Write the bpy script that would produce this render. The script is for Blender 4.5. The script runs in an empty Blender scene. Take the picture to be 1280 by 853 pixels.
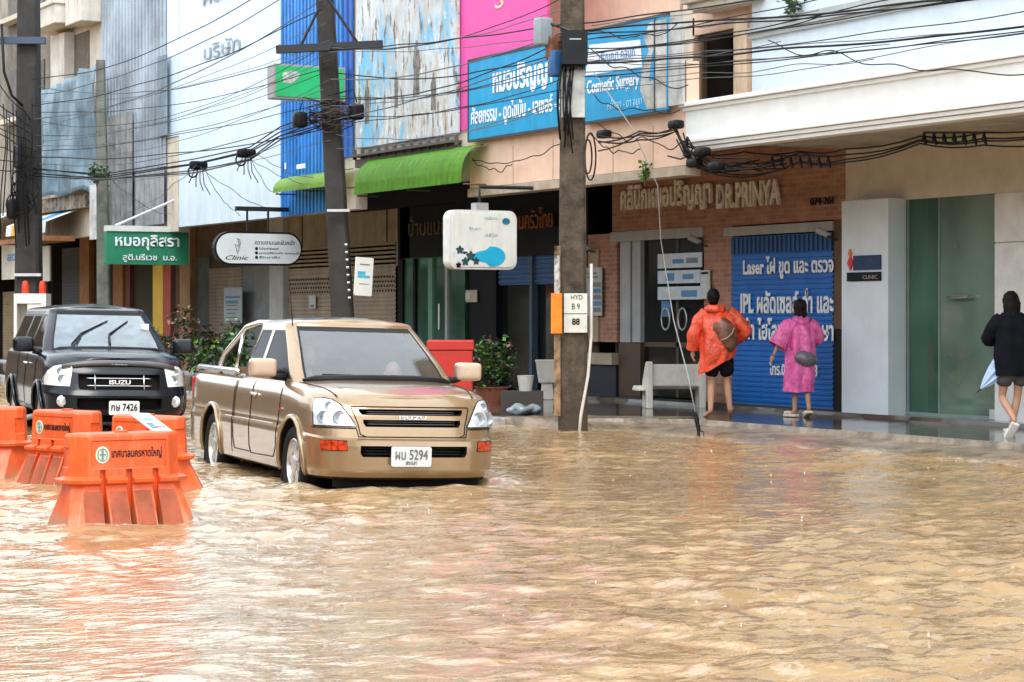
# scene script
import bpy, bmesh, math, random
from mathutils import Vector, Matrix
random.seed(7)
S = bpy.context.scene
COL = S.collection
PI = math.pi
# ---------------------------------------------------------------- camera geometry
FL, CH, HZ = 2750.0, 1.5, 395.0          # focal length in photo pixels, eye height over the water, horizon row
AL = math.atan2(1507, 2750)              # angle between the view and the street
FWD = Vector((math.sin(AL), math.cos(AL), 0)); RGT = Vector((math.cos(AL), -math.sin(AL), 0)); UP = Vector((0, 0, 1))
def ray(px, py): return FWD * FL + RGT * (px - 640) + UP * (HZ - py)
def onX(px, py, X):
    r = ray(px, py); return Vector((0, 0, CH)) + r * (X / r.x)
def onZ(px, py, z):
    r = ray(px, py); return Vector((0, 0, CH)) + r * ((z - CH) / r.z)
def onD(px, py, D): return Vector((0, 0, CH)) + ray(px, py) * (D / FL)
XF, XO = 18.75, 16.1                     # shop fronts, and the upper storeys that overhang the pavement
def YF(px): return onX(px, 0, XF).y
def YO(px): return onX(px, 0, XO).y
def ZF(px, py): return onX(px, py, XF).z
def ZO(px, py): return onX(px, py, XO).z

# ---------------------------------------------------------------- materials
MATS = {}
def mat(name, col, rough=.6, metal=0., vary=.12, vscale=3., bump=0., bscale=20., streak=0., streakcol=(.05, .045, .04), spec=.5,
        trans=0., ior=1.45, alpha=1., emit=None, coat=0., sscale=(1.2, 1.2, .12)):
    if name in MATS: return MATS[name]
    if max(col) < .03 and rough > .3 and coat == 0: spec = min(spec, .15)
    m = bpy.data.materials.new(name); m.use_nodes = True; MATS[name] = m
    nt = m.node_tree; N = nt.nodes; L = nt.links; b = N['Principled BSDF']
    b.inputs['Roughness'].default_value = rough; b.inputs['Metallic'].default_value = metal
    b.inputs['Specular IOR Level'].default_value = spec; b.inputs['Transmission Weight'].default_value = trans
    b.inputs['IOR'].default_value = ior; b.inputs['Alpha'].default_value = alpha; b.inputs['Coat Weight'].default_value = coat
    b.inputs['Coat Roughness'].default_value = .05
    tc = N.new('ShaderNodeTexCoord')
    rgb = N.new('ShaderNodeMixRGB'); rgb.blend_type = 'MULTIPLY'; rgb.inputs['Color1'].default_value = (*col, 1); rgb.inputs['Fac'].default_value = 1
    nz = N.new('ShaderNodeTexNoise'); nz.inputs['Scale'].default_value = vscale; nz.inputs['Detail'].default_value = 6; nz.inputs['Roughness'].default_value = .65
    L.new(tc.outputs['Object'], nz.inputs['Vector'])
    cr = N.new('ShaderNodeValToRGB'); a = max(0, 1 - vary * 2)
    cr.color_ramp.elements[0].position = .3; cr.color_ramp.elements[0].color = (a, a, a, 1); cr.color_ramp.elements[1].position = .62
    cr.color_ramp.elements[1].color = (1, 1, 1, 1)
    L.new(nz.outputs['Fac'], cr.inputs['Fac']); L.new(cr.outputs['Color'], rgb.inputs['Color2'])
    out = rgb.outputs['Color']
    if streak > 0:
        mp = N.new('ShaderNodeMapping'); mp.inputs['Scale'].default_value = sscale; L.new(tc.outputs['Object'], mp.inputs['Vector'])
        n2 = N.new('ShaderNodeTexNoise'); n2.inputs['Scale'].default_value = 5; n2.inputs['Detail'].default_value = 7; n2.inputs['Roughness'].default_value = .7
        L.new(mp.outputs['Vector'], n2.inputs['Vector'])
        c2 = N.new('ShaderNodeValToRGB'); c2.color_ramp.elements[0].position = .5; c2.color_ramp.elements[0].color = (0, 0, 0, 1)
        c2.color_ramp.elements[1].position = .72; c2.color_ramp.elements[1].color = (streak,) * 3 + (1,)
        L.new(n2.outputs['Fac'], c2.inputs['Fac'])
        mx = N.new('ShaderNodeMixRGB'); mx.inputs['Color2'].default_value = (*streakcol, 1); L.new(c2.outputs['Color'], mx.inputs['Fac'])
        L.new(out, mx.inputs['Color1']); out = mx.outputs['Color']
    L.new(out, b.inputs['Base Color'])
    if bump > 0:
        n3 = N.new('ShaderNodeTexNoise'); n3.inputs['Scale'].default_value = bscale; n3.inputs['Detail'].default_value = 5
        L.new(tc.outputs['Object'], n3.inputs['Vector'])
        bp = N.new('ShaderNodeBump'); bp.inputs['Strength'].default_value = bump; bp.inputs['Distance'].default_value = .02
        L.new(n3.outputs['Fac'], bp.inputs['Height']); L.new(bp.outputs['Normal'], b.inputs['Normal'])
    if emit:
        b.inputs['Emission Color'].default_value = (*col, 1); b.inputs['Emission Strength'].default_value = emit
    return m
def tide(m, z0, z1, col=(.30, .20, .10), amt=.85):
    # dried and wet mud left by the flood: ragged line at object height z0..z1
    N = m.node_tree.nodes; L = m.node_tree.links; b = N['Principled BSDF']; src = b.inputs['Base Color'].links[0].from_socket
    tc = N.new('ShaderNodeTexCoord'); sp = N.new('ShaderNodeSeparateXYZ'); L.new(tc.outputs['Object'], sp.inputs[0]); nz = N.new('ShaderNodeTexNoise'); nz.inputs['Scale'].default_value = 9; nz.inputs['Detail'].default_value = 7; L.new(tc.outputs['Object'], nz.inputs['Vector'])
    ad = N.new('ShaderNodeMath'); ad.operation = 'MULTIPLY_ADD'; ad.inputs[1].default_value = .35; L.new(nz.outputs['Fac'], ad.inputs[0]); L.new(sp.outputs['Z'], ad.inputs[2])
    mr = N.new('ShaderNodeMapRange'); mr.inputs['From Min'].default_value = z0 + .17; mr.inputs['From Max'].default_value = z1 + .17; mr.inputs['To Min'].default_value = amt; mr.inputs['To Max'].default_value = 0; L.new(ad.outputs[0], mr.inputs['Value'])
    mx = N.new('ShaderNodeMixRGB'); mx.inputs['Color2'].default_value = (*col, 1); L.new(mr.outputs[0], mx.inputs['Fac']); L.new(src, mx.inputs['Color1']); L.new(mx.outputs[0], b.inputs['Base Color'])
def brick_mat(name, c1, c2, mortar, scale=1.0):
    m = bpy.data.materials.new(name); m.use_nodes = True; MATS[name] = m
    N = m.node_tree.nodes; L = m.node_tree.links; b = N['Principled BSDF']
    tc = N.new('ShaderNodeTexCoord'); sp = N.new('ShaderNodeSeparateXYZ'); cb = N.new('ShaderNodeCombineXYZ')
    ad = N.new('ShaderNodeMath'); ad.operation = 'ADD'
    L.new(tc.outputs['Object'], sp.inputs[0]); L.new(sp.outputs['X'], ad.inputs[0]); L.new(sp.outputs['Y'], ad.inputs[1])
    L.new(ad.outputs[0], cb.inputs['X']); L.new(sp.outputs['Z'], cb.inputs['Y'])
    t = N.new('ShaderNodeTexBrick'); L.new(cb.outputs[0], t.inputs['Vector'])
    t.inputs['Color1'].default_value = (*c1, 1); t.inputs['Color2'].default_value = (*c2, 1); t.inputs['Mortar'].default_value = (*mortar, 1)
    t.inputs['Scale'].default_value = scale; t.inputs['Brick Width'].default_value = .22; t.inputs['Row Height'].default_value = .075
    t.inputs['Mortar Size'].default_value = .009; t.inputs['Bias'].default_value = -.1
    nz = N.new('ShaderNodeTexNoise'); nz.inputs['Scale'].default_value = 4; nz.inputs['Detail'].default_value = 8
    L.new(tc.outputs['Object'], nz.inputs['Vector'])
    mx = N.new('ShaderNodeMixRGB'); mx.blend_type = 'OVERLAY'; mx.inputs['Fac'].default_value = .5
    L.new(t.outputs['Color'], mx.inputs['Color1']); L.new(nz.outputs['Fac'], mx.inputs['Color2']); L.new(mx.outputs[0], b.inputs['Base Color'])
    b.inputs['Roughness'].default_value = .8
    bp = N.new('ShaderNodeBump'); bp.inputs['Strength'].default_value = .6; bp.inputs['Distance'].default_value = .01; bp.invert = True
    L.new(t.outputs['Fac'], bp.inputs['Height']); L.new(bp.outputs[0], b.inputs['Normal'])
    return m

# ---------------------------------------------------------------- object helpers
ORG = {}
def obj(name, bm, m, parent=None, smooth=False, world=True, angle=None):
    """link a bmesh (world coordinates) as one mesh object; below a parent it is moved into the parent's frame"""
    me = bpy.data.meshes.new(name)
    if isinstance(bm, bpy.types.Mesh): me = bm
    else:
        bmesh.ops.recalc_face_normals(bm, faces=bm.faces[:])
        bm.to_mesh(me); bm.free()
    me.name = name
    for mm in (m if isinstance(m, (list, tuple)) else [m]): me.materials.append(mm)
    o = bpy.data.objects.new(name, me); COL.objects.link(o)
    if smooth:
        for p in me.polygons: p.use_smooth = True
        if angle: me.set_sharp_from_angle(angle=math.radians(angle))
    if parent is not None:
        o.parent = parent
        if world and parent.name in ORG: me.transform(ORG[parent.name].inverted())
        if world and parent.name in ORG: ORG[o.name] = ORG[parent.name]
    return o
def tag(o, label=None, cat=None, group=None, kind=None):
    if label: o['label'] = label
    if cat: o['category'] = cat
    if group: o['group'] = group
    if kind: o['kind'] = kind
    return o
def thing(name, label, cat, loc=(0, 0, 0), rot=(0, 0, 0), group=None):
    o = bpy.data.objects.new(name, None); COL.objects.link(o); o.empty_display_size = .2
    o.location = loc; o.rotation_euler = rot
    from mathutils import Euler
    ORG[o.name] = Matrix.Translation(Vector(loc)) @ Euler(rot).to_matrix().to_4x4()
    return tag(o, label, cat, group)
def dup(o, parent=None):
    c = o.copy(); COL.objects.link(c)
    if parent: c.parent = parent
    for ch in [x for x in bpy.data.objects if x.parent == o]: dup(ch, c)
    return c
def bx(bm, x0, x1, y0, y1, z0, z1, M=None):
    if x0 > x1: x0, x1 = x1, x0
    if y0 > y1: y0, y1 = y1, y0
    if z0 > z1: z0, z1 = z1, z0
    v = [bm.verts.new(Vector(p) if M is None else M @ Vector(p)) for p in
         ((x0, y0, z0), (x1, y0, z0), (x1, y1, z0), (x0, y1, z0), (x0, y0, z1), (x1, y0, z1), (x1, y1, z1), (x0, y1, z1))]
    fs = [bm.faces.new([v[i] for i in f]) for f in ((0, 3, 2, 1), (4, 5, 6, 7), (0, 1, 5, 4), (1, 2, 6, 5), (2, 3, 7, 6), (3, 0, 4, 7))]
    return v, fs
def box(*a, bev=0, M=None, seg=2):
    bm = bmesh.new(); bx(bm, *a, M=M)
    if bev: bmesh.ops.bevel(bm, geom=bm.edges[:], offset=bev, segments=seg, affect='EDGES', profile=.6)
    return bm
def boxes(lst, bev=0, M=None):
    bm = bmesh.new()
    for a in lst:
        t = box(*a, bev=bev, M=M); me = bpy.data.meshes.new('t'); t.to_mesh(me); t.free(); bm.from_mesh(me); bpy.data.meshes.remove(me)
    return bm
def add(bm, other, M=None):
    me = bpy.data.meshes.new('t'); other.to_mesh(me); other.free()
    if M is not None: me.transform(M)
    bm.from_mesh(me); bpy.data.meshes.remove(me); return bm
def tube(pts, r, n=8, bm=None, cap=True):
    """swept tube through points; r a number or one per point"""
    bm = bm or bmesh.new(); pts = [Vector(p) for p in pts]
    rs = r if isinstance(r, (list, tuple)) else [r] * len(pts)
    rings = []; prev = None
    for i, p in enumerate(pts):
        d = (pts[min(i + 1, len(pts) - 1)] - pts[max(i - 1, 0)]).normalized()
        if prev is None:
            a = d.cross(Vector((0, 0, 1)));
            if a.length < .1: a = d.cross(Vector((0, 1, 0)))
            a.normalize()
        else:
            a = (prev - d * prev.dot(d)).normalized()
        b = d.cross(a); prev = a
        rings.append([bm.verts.new(p + (a * math.cos(2 * PI * k / n) + b * math.sin(2 * PI * k / n)) * rs[i]) for k in range(n)])
    for r0, r1 in zip(rings, rings[1:]):
        for k in range(n): bm.faces.new((r0[k], r0[(k + 1) % n], r1[(k + 1) % n], r1[k]))
    if cap: bm.faces.new(rings[0][::-1]); bm.faces.new(rings[-1])
    return bm
def egg(bm, c, rx, ry, rz, M=None, sub=3, taper=0.):
    t = bmesh.new(); bmesh.ops.create_icosphere(t, subdivisions=sub, radius=1)
    for v in t.verts:
        k = 1 + taper * v.co.z; v.co = Vector((v.co.x * rx * k, v.co.y * ry * k, v.co.z * rz))
    return add(bm, t, Matrix.Translation(c) @ (M or Matrix.Identity(4)))
def lathe(prof, n=24, axis='Z', M=None, bm=None, caps=True):
    """profile [(r, h)]"""
    bm = bm or bmesh.new(); rings = []
    for r, h in prof:
        ring = []
        for k in range(n):
            a = 2 * PI * k / n; c, s = r * math.cos(a), r * math.sin(a)
            p = Vector((c, s, h)) if axis == 'Z' else Vector((h, c, s)) if axis == 'X' else Vector((c, h, s))
            ring.append(bm.verts.new(p if M is None else M @ p))
        rings.append(ring)
    for r0, r1 in zip(rings, rings[1:]):
        for k in range(n): bm.faces.new((r0[k], r0[(k + 1) % n], r1[(k + 1) % n], r1[k]))
    if caps and prof[0][0] > 1e-4: bm.faces.new(rings[0][::-1])
    if caps and prof[-1][0] > 1e-4: bm.faces.new(rings[-1])
    bmesh.ops.remove_doubles(bm, verts=bm.verts, dist=1e-5)
    return bm
def frameM(o, xd, yd=(0, 0, 1)):
    x = Vector(xd).normalized(); y = Vector(yd).normalized(); z = x.cross(y).normalized(); y = z.cross(x)
    M = Matrix.Identity(4)
    for i in range(3): M[i][0], M[i][1], M[i][2], M[i][3] = x[i], y[i], z[i], o[i]
    return M
STREET = (0, -1, 0)                      # reading direction on walls that face the street
def poly(pts, t, M=None, bm=None):
    """flat outline pts (u,v) in a frame, thickness t towards the viewer"""
    bm = bm or bmesh.new(); M = M or Matrix.Identity(4)
    a = [bm.verts.new(M @ Vector((u, v, 0))) for u, v in pts]; b = [bm.verts.new(M @ Vector((u, v, t))) for u, v in pts]
    bm.faces.new(b); bm.faces.new(a[::-1])
    for i in range(len(pts)):
        j = (i + 1) % len(pts); bm.faces.new((a[i], a[j], b[j], b[i]))
    return bm
def rrect(w, h, r, n=6, cx=0, cy=0):
    out = []
    for sx, sy, a0 in ((1, 1, 0), (-1, 1, 90), (-1, -1, 180), (1, -1, 270)):
        for k in range(n + 1):
            a = math.radians(a0 + 90 * k / n); out.append((cx + sx * (w / 2 - r) + r * math.cos(a), cy + sy * (h / 2 - r) + r * math.sin(a)))
    return out
def ell(rx, ry, cx=0, cy=0, n=24): return [(cx + rx * math.cos(2 * PI * k / n), cy + ry * math.sin(2 * PI * k / n)) for k in range(n)]
def textbm(s, w, h, t, M, align='L', bold=0., shear=0., bm=None):
    """letters as solid geometry, fitted into w x h at the frame's origin (lower left)"""
    c = bpy.data.curves.new('t', 'FONT'); c.body = s; c.size = 1; c.extrude = .5; c.resolution_u = 3; c.offset = bold; c.shear = shear
    o = bpy.data.objects.new('t', c); COL.objects.link(o)
    dg = bpy.context.evaluated_depsgraph_get(); me = bpy.data.meshes.new_from_object(o.evaluated_get(dg))
    bpy.data.objects.remove(o); bpy.data.curves.remove(c)
    bm = bm or bmesh.new()
    if not len(me.vertices): return bm
    xs = [v.co.x for v in me.vertices]; ys = [v.co.y for v in me.vertices]
    x0, x1, y0, y1 = min(xs), max(xs), min(ys), max(ys)
    for v in me.vertices:
        v.co = M @ Vector(((v.co.x - x0) / (x1 - x0) * w, (v.co.y - y0) / (y1 - y0) * h, (v.co.z + .5) * t))
    bm.from_mesh(me); bpy.data.meshes.remove(me); return bm
def ribbed(L0, L1, z0, z1, pitch, depth, M, vertical=True, duty=.5):
    """trapezoid-ribbed sheet in frame M (u along, v up, w towards the viewer)"""
    bm = bmesh.new(); A, B = (L0, L1) if vertical else (z0, z1)
    n = max(1, int(round((B - A) / pitch))); p = (B - A) / n; prof = []
    for k in range(n):
        s = A + k * p; prof += [(s, 0), (s + p * (1 - duty) * .75, 0), (s + p * (1 - duty), depth), (s + p * .95, depth)]
    prof.append((B, 0)); rows = []
    for s, w in prof:
        if vertical: rows.append((bm.verts.new(M @ Vector((s, z0, w))), bm.verts.new(M @ Vector((s, z1, w)))))
        else: rows.append((bm.verts.new(M @ Vector((L0, s, w))), bm.verts.new(M @ Vector((L1, s, w)))))
    for a, b in zip(rows, rows[1:]): bm.faces.new((a[0], b[0], b[1], a[1]))
    return bm
def evalmesh(o):
    dg = bpy.context.evaluated_depsgraph_get(); me = bpy.data.meshes.new_from_object(o.evaluated_get(dg)); return me
def skinmesh(V, E, R, root=0, sub=2):
    """one continuous surface grown round a skeleton; V joints, E bones, R radii (number or pair)"""
    me = bpy.data.meshes.new('sk'); me.from_pydata([tuple(v) for v in V], E, []); o = bpy.data.objects.new('sk', me); COL.objects.link(o)
    o.modifiers.new('s', 'SKIN')
    for i, sv in enumerate(me.skin_vertices[0].data):
        r = R[i]; sv.radius = (r, r) if not isinstance(r, (tuple, list)) else r; sv.use_root = (i == root)
    m = o.modifiers.new('u', 'SUBSURF'); m.levels = sub; m.render_levels = sub
    out = evalmesh(o); bpy.data.objects.remove(o); bpy.data.meshes.remove(me); return out
def bmof(me):
    bm = bmesh.new(); bm.from_mesh(me); bpy.data.meshes.remove(me); return bm
_noise = __import__('mathutils').noise
def crumple(bm, amt, sc, seed=0):
    for v in bm.verts:
        v.co += v.normal * amt * _noise.noise(v.co * sc + Vector((seed, seed * 2, 0)))
    return bm
ORD = ['first', 'second', 'third', 'fourth', 'fifth', 'sixth', 'seventh', 'eighth', 'ninth', 'tenth', 'eleventh', 'twelfth', 'thirteenth', 'fourteenth', 'fifteenth', 'sixteenth']
# ---------------------------------------------------------------- vehicles
def lerp(a, b, t): return a + (b - a) * t
def interp(tab, x):
    if x <= tab[0][0]: return tab[0][1]
    for (a, va), (b, vb) in zip(tab, tab[1:]):
        if x <= b: return lerp(va, vb, (x - a) / (b - a))
    return tab[-1][1]
def smooth01(t): t = max(0, min(1, t)); return t * t * (3 - 2 * t)
def sup(x, w, y0, yc, n):                # front superellipse: y at lateral x
    return yc - (yc - y0) * max(0, 1 - min(1, abs(x) / w) ** n) ** (1 / n)
def supx(y, w, y0, yc, n):
    if y >= yc: return w
    return w * max(0, 1 - max(0, min(1, (yc - y) / (yc - y0))) ** n) ** (1 / n)
class Body:
    """closed hull of horizontal rings; half ring runs front centre -> side -> rear centre"""
    def __init__(s, levels, top, zb, L, nf=3.4, nr=9, nose=.85, tail=.25, crown=.05):
        s.lv, s.top, s.zb, s.L, s.nf, s.nr, s.nose, s.tail, s.crown = levels, top, zb, L, nf, nr, nose, tail, crown
    def at(s, v):
        return interp([(a[0], a[1]) for a in s.lv], v), interp([(a[0], a[2]) for a in s.lv], v)
    def v_of(s, y, z): return max(0, min(1, (z - s.zb) / (interp(s.top, y) - s.zb)))
    def front(s, x, z, d=0.):            # point on the nose, pushed out by d
        y = .1
        for _ in range(4):
            w, y0 = s.at(s.v_of(y, z)); y = sup(x, w, y0, s.nose, s.nf)
        e = .01; w, y0 = s.at(s.v_of(y, z)); y2 = sup(abs(x) + e, w, y0, s.nose, s.nf)
        nx, ny = (y2 - y), -e; l = math.hypot(nx, ny) or 1
        sx = 1 if x >= 0 else -1
        return Vector((x + sx * d * nx / l, y + d * ny / l, z))
    def side(s, y, z, sx, d=0.):
        w, y0 = s.at(s.v_of(y, z)); x = supx(y, w, y0, s.nose, s.nf)
        return Vector((sx * (x + d), y, z))
    def half(s, v):
        w, y0 = s.at(v); P = []
        for u in (0, .12, .24, .36, .48, .58, .67, .75, .82, .875, .92, .955): P.append((u * w, sup(u * w, w, y0, s.nose, s.nf)))
        ys = P[-1][1]; yt = s.L - s.tail
        k = 9
        for i in range(1, k): y = ys + (s.nose - ys) * i / k; P.append((supx(y, w, y0, s.nose, s.nf), y))
        m = 34
        for i in range(m + 1): P.append((w, lerp(s.nose, yt, i / m)))
        for u in (.985, .96, .92, .8, .55, .25, 0):
            P.append((u * w, yt + s.tail * max(0, 1 - u ** s.nr) ** (1 / s.nr)))
        return P
    def mesh(s, nv=14):
        bm = bmesh.new(); vs = sorted(set([i / nv for i in range(nv + 1)] + [a[0] for a in s.lv])); rows = []
        for v in vs:
            P = s.half(v); row = []
            for sx in (1, -1):
                half = []
                for i, (x, y) in enumerate(P):
                    z = s.zb + v * (interp(s.top, y) - s.zb)
                    if sx == -1 and (i == 0 or i == len(P) - 1): half.append(rows_tmp[i]); continue
                    half.append(bm.verts.new((sx * x, y, z)))
                if sx == 1: rows_tmp = half
                row.append(half)
            rows.append(row)
        n = len(rows[0][0])
        for a, b in zip(rows, rows[1:]):
            for sx in (0, 1):
                for i in range(n - 1):
                    q = (a[sx][i], a[sx][i + 1], b[sx][i + 1], b[sx][i]); q = q if sx == 0 else q[::-1]
                    bm.faces.new(q)
        def lid(row, top):
            M = 12; prev = None
            for i in range(n):
                R, Lf = row[0][i], row[1][i]
                if R is Lf: cur = [R]
                else:
                    cur = [R]; xi = R.co.x; c = s.crown * min(1, max(0, (R.co.y - .1) / .35)) if top else 0
                    for k in range(1, M):
                        x = xi * (1 - 2 * k / M)
                        cur.append(bm.verts.new((x, R.co.y, R.co.z + c * (1 - (x / xi) ** 4))))
                    cur.append(Lf)
                if prev is not None:
                    if len(prev) == 1 and len(cur) > 1:
                        for k in range(M): bm.faces.new((prev[0], cur[k], cur[k + 1]))
                    elif len(cur) == 1:
                        for k in range(M): bm.faces.new((prev[k], cur[0], prev[k + 1]))
                    else:
                        for k in range(M): bm.faces.new((prev[k], cur[k], cur[k + 1], prev[k + 1]))
                prev = cur
        lid(rows[-1], True); lid(rows[0], False)
        bmesh.ops.recalc_face_normals(bm, faces=bm.faces[:])
        return bm
def boolean(bm, cutters):
    me = bpy.data.meshes.new('b'); bm.to_mesh(me); bm.free(); o = bpy.data.objects.new('b', me); COL.objects.link(o); tmp = []
    for c in cutters:
        m2 = bpy.data.meshes.new('c'); c.to_mesh(m2); c.free(); oc = bpy.data.objects.new('c', m2); COL.objects.link(oc); tmp.append(oc)
        md = o.modifiers.new('b', 'BOOLEAN'); md.operation = 'DIFFERENCE'; md.object = oc; md.solver = 'EXACT'
    out = evalmesh(o); bpy.data.objects.remove(o)
    for t in tmp: bpy.data.objects.remove(t)
    return bmof(out)
def patch(fn, outline, d0, d1, n=1):
    """closed plate following a surface: fn(u, v, d) -> point; outline refined, filled through a grid of its bounding box"""
    pts = []
    for (a, b), (c, d) in zip(outline, outline[1:] + outline[:1]):
        k = max(1, int(max(abs(c - a), abs(d - b)) / .03))
        for i in range(k): pts.append((lerp(a, c, i / k), lerp(b, d, i / k)))
    bm = bmesh.new(); vs = [bm.verts.new((u, v, 0)) for u, v in pts]; f = bm.faces.new(vs)
    bmesh.ops.triangulate(bm, faces=[f])
    for ax in (0, 1):
        lo = min(p[ax] for p in pts); hi = max(p[ax] for p in pts); k = int((hi - lo) / .05)
        for i in range(1, k + 1):
            no = Vector((1, 0, 0)) if ax == 0 else Vector((0, 1, 0)); co = no * (lo + (hi - lo) * i / (k + 1))
            bmesh.ops.bisect_plane(bm, geom=bm.verts[:] + bm.edges[:] + bm.faces[:], plane_co=co, plane_no=no)
    fs = bm.faces[:]; g = bmesh.ops.extrude_face_region(bm, geom=fs)
    top = set(e for e in g['geom'] if isinstance(e, bmesh.types.BMVert))
    for v in bm.verts:
        u, w = v.co.x, v.co.y; v.co = fn(u, w, d1 if v in top else d0)
    bmesh.ops.recalc_face_normals(bm, faces=bm.faces[:]); return bm
def linepatch(fn, pts, wd, d):
    """thin seam along a surface"""
    bm = bmesh.new(); P = []
    for (a, b), (c, e) in zip(pts, pts[1:]):
        k = max(1, int(math.hypot(c - a, e - b) / .05))
        for i in range(k): P.append((lerp(a, c, i / k), lerp(b, e, i / k)))
    P.append(pts[-1]); return tube([fn(u, v, d) for u, v in P], wd, 6, bm)

class Cabin:
    """greenhouse; levels t 0 belt .. 1 roof edge"""
    def __init__(s, zt, y0, w, y1, zroof, doors, nf=4.5):
        s.zt, s.y0, s.w, s.y1, s.zroof, s.doors, s.nf = zt, y0, w, y1, zroof, doors, nf
    def ring(s, t):
        w, y0, y1 = interp(s.w, t), interp(s.y0, t), interp(s.y1, t); yc = y0 + .34; P = []; K = []
        for u in (0, .15, .3, .45, .63, .835, .862, .89, .94, .975): P.append((u * w, sup(u * w, w, y0, yc, s.nf))); K.append('F' if u < .89 else 'A')
        K[6] = 'A'; K[5] = 'S'                                   # last strip of the screen is its black border
        ya = P[-1][1]; ys = y0 + .17
        P.append((supx(lerp(ya, ys, .5), w, y0, yc, s.nf), lerp(ya, ys, .5))); K.append('A')
        last = ys
        for k, (a, b) in enumerate(s.doors):                     # windows (front edge, rear edge) as functions of t
            ya_ = a(t) if callable(a) else (ys if a is None else a); yb_ = b(t) if callable(b) else b
            ya_ = max(ya_, ys)
            for q, kk in ((ya_, 'S'), (ya_ + .025, 'G'), (lerp(ya_, yb_, .5), 'G'), (yb_ - .025, 'S'), (yb_, 'B')):
                P.append((supx(q, w, y0, yc, s.nf), q)); K.append(kk)
        yr = y1 - .16
        for q in (yr, y1 - .06): P.append((w * (1 if q == yr else .985), q)); K.append('B')
        for u in (.94, .86, .82, .5, .25, 0): P.append((u * w, y1 + (0 if u > .9 else .02))); K.append('B' if u > .83 else 'R')
        return P, K
    def z(s, t): return s.zt[0] + (s.zt[1] - s.zt[0]) * t
    def mesh(s):
        T = [0, .05, .1, .25, .4, .55, .7, .82, .87, .92, 1]
        ext = [(1.0, 0, 0), (.98, .012, .022), (.94, .05, .038), (.86, .12, .052)]   # rounded roof edge: inset, rise
        bm = bmesh.new(); gl = bmesh.new(); rows = []; kinds = None; mats = {}
        gv = {}
        allT = [(t, 0) for t in T] + [(1, j) for j in (1, 2, 3)]
        for t, j in allT:
            P, K = s.ring(t); kinds = K; row = []; wz = s.z(t)
            ymid = (interp(s.y0, 1) + interp(s.y1, 1)) / 2
            for sx in (1, -1):
                h = []
                for i, (x, y) in enumerate(P):
                    z = wz
                    if j:
                        f, ins, rz = ext[j]; x = x * (1 - ins); y = ymid + (y - ymid) * (1 - ins * .8); z = wz + rz
                    z_slope = 0
                    if sx == -1 and i in (0, len(P) - 1): h.append(row[0][i]); continue
                    h.append(bm.verts.new((sx * x, y, z + z_slope)))
                row.append(h)
            rows.append(row)
        n = len(kinds); ring_glass = {}
        glass_faces = []; seal = set()
        for ri, (a, b) in enumerate(zip(rows, rows[1:])):
            for sx in (0, 1):
                for i in range(n - 1):
                    q = [a[sx][i], a[sx][i + 1], b[sx][i + 1], b[sx][i]]; q = q if sx == 0 else q[::-1]
                    k = kinds[i]; side = k in 'GS' and i > 8
                    lo, hi = (0, 9) if not side else (1, 8)      # rows that hold glass
                    if k == 'R': lo, hi = (3, 8)
                    if k in 'FGR' and lo < ri < hi: glass_faces.append([v.co.copy() for v in q])
                    elif k in 'FGSR' and lo <= ri <= hi: seal.add(bm.faces.new(q))
                    else: bm.faces.new(q)
        row = rows[-1]; M = 10; prev = None; rise = s.zroof - (s.z(1) + ext[3][2])
        ymid = (interp(s.y0, 1) + interp(s.y1, 1)) / 2; hl = (interp(s.y1, 1) - interp(s.y0, 1)) / 2
        for i in range(n):
            R, Lf = row[0][i], row[1][i]
            if R is Lf: cur = [R]
            else:
                cur = [R]
                for k in range(1, M):
                    x = R.co.x * (1 - 2 * k / M); e = 1 - min(1, abs((R.co.y - ymid) / hl)) ** 3
                    cur.append(bm.verts.new((x, R.co.y, R.co.z + rise * e * (1 - (x / R.co.x) ** 2))))
                cur.append(Lf)
            if prev is not None:
                if len(prev) == 1:
                    for k in range(M): bm.faces.new((prev[0], cur[k], cur[k + 1]))
                elif len(cur) == 1:
                    for k in range(M): bm.faces.new((prev[k], cur[0], prev[k + 1]))
                else:
                    for k in range(M): bm.faces.new((prev[k], cur[k], cur[k + 1], prev[k + 1]))
            prev = cur
        for f in seal: f.material_index = 1
        for f in glass_faces:
            vs = []
            for c in f:
                key = (round(c.x, 5), round(c.y, 5), round(c.z, 5))
                if key not in gv: gv[key] = gl.verts.new(c)
                vs.append(gv[key])
            gl.faces.new(vs)
        gl.normal_update()
        for v in gl.verts: v.co -= Vector((v.co.x, v.co.y - ymid, 0)).normalized() * .002
        return bm, gl
def rbox(cx, cy, cz, sx, sy, sz, bev, seg=3, M=None):
    b = box(-sx / 2, sx / 2, -sy / 2, sy / 2, -sz / 2, sz / 2, bev=bev, seg=seg); T = Matrix.Translation((cx, cy, cz))
    bmesh.ops.transform(b, matrix=T if M is None else T @ M, verts=b.verts); return b
RUB = mat('tyre_rubber', (.018, .018, .018), .75, vary=.2, bump=.2, bscale=60)
BLK = mat('black_trim', (.012, .012, .013), .4, vary=.1)
DKW = mat('dark_underbody', (.01, .009, .008), .85)
ALLOY = mat('alloy_rim', (.62, .60, .56), .35, metal=.6, vary=.25, vscale=14)
CHROME = mat('chrome', (.7, .7, .72), .12, metal=1, vary=.05)
LENS = None
REFL = mat('headlight_reflector', (.80, .82, .83), .38, metal=.12, vary=.15, vscale=20)
AMBER = mat('amber_lens', (.62, .05, .008), .15, vary=.5, vscale=30, coat=.6)
WHITEP = mat('plate_white', (.62, .64, .62), .45, vary=.12)
INK = mat('black_lettering', (.015, .015, .02), .5)
SEATF = mat('grey_seat_fabric', (.07, .065, .06), .9)
GLASS = None
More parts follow.
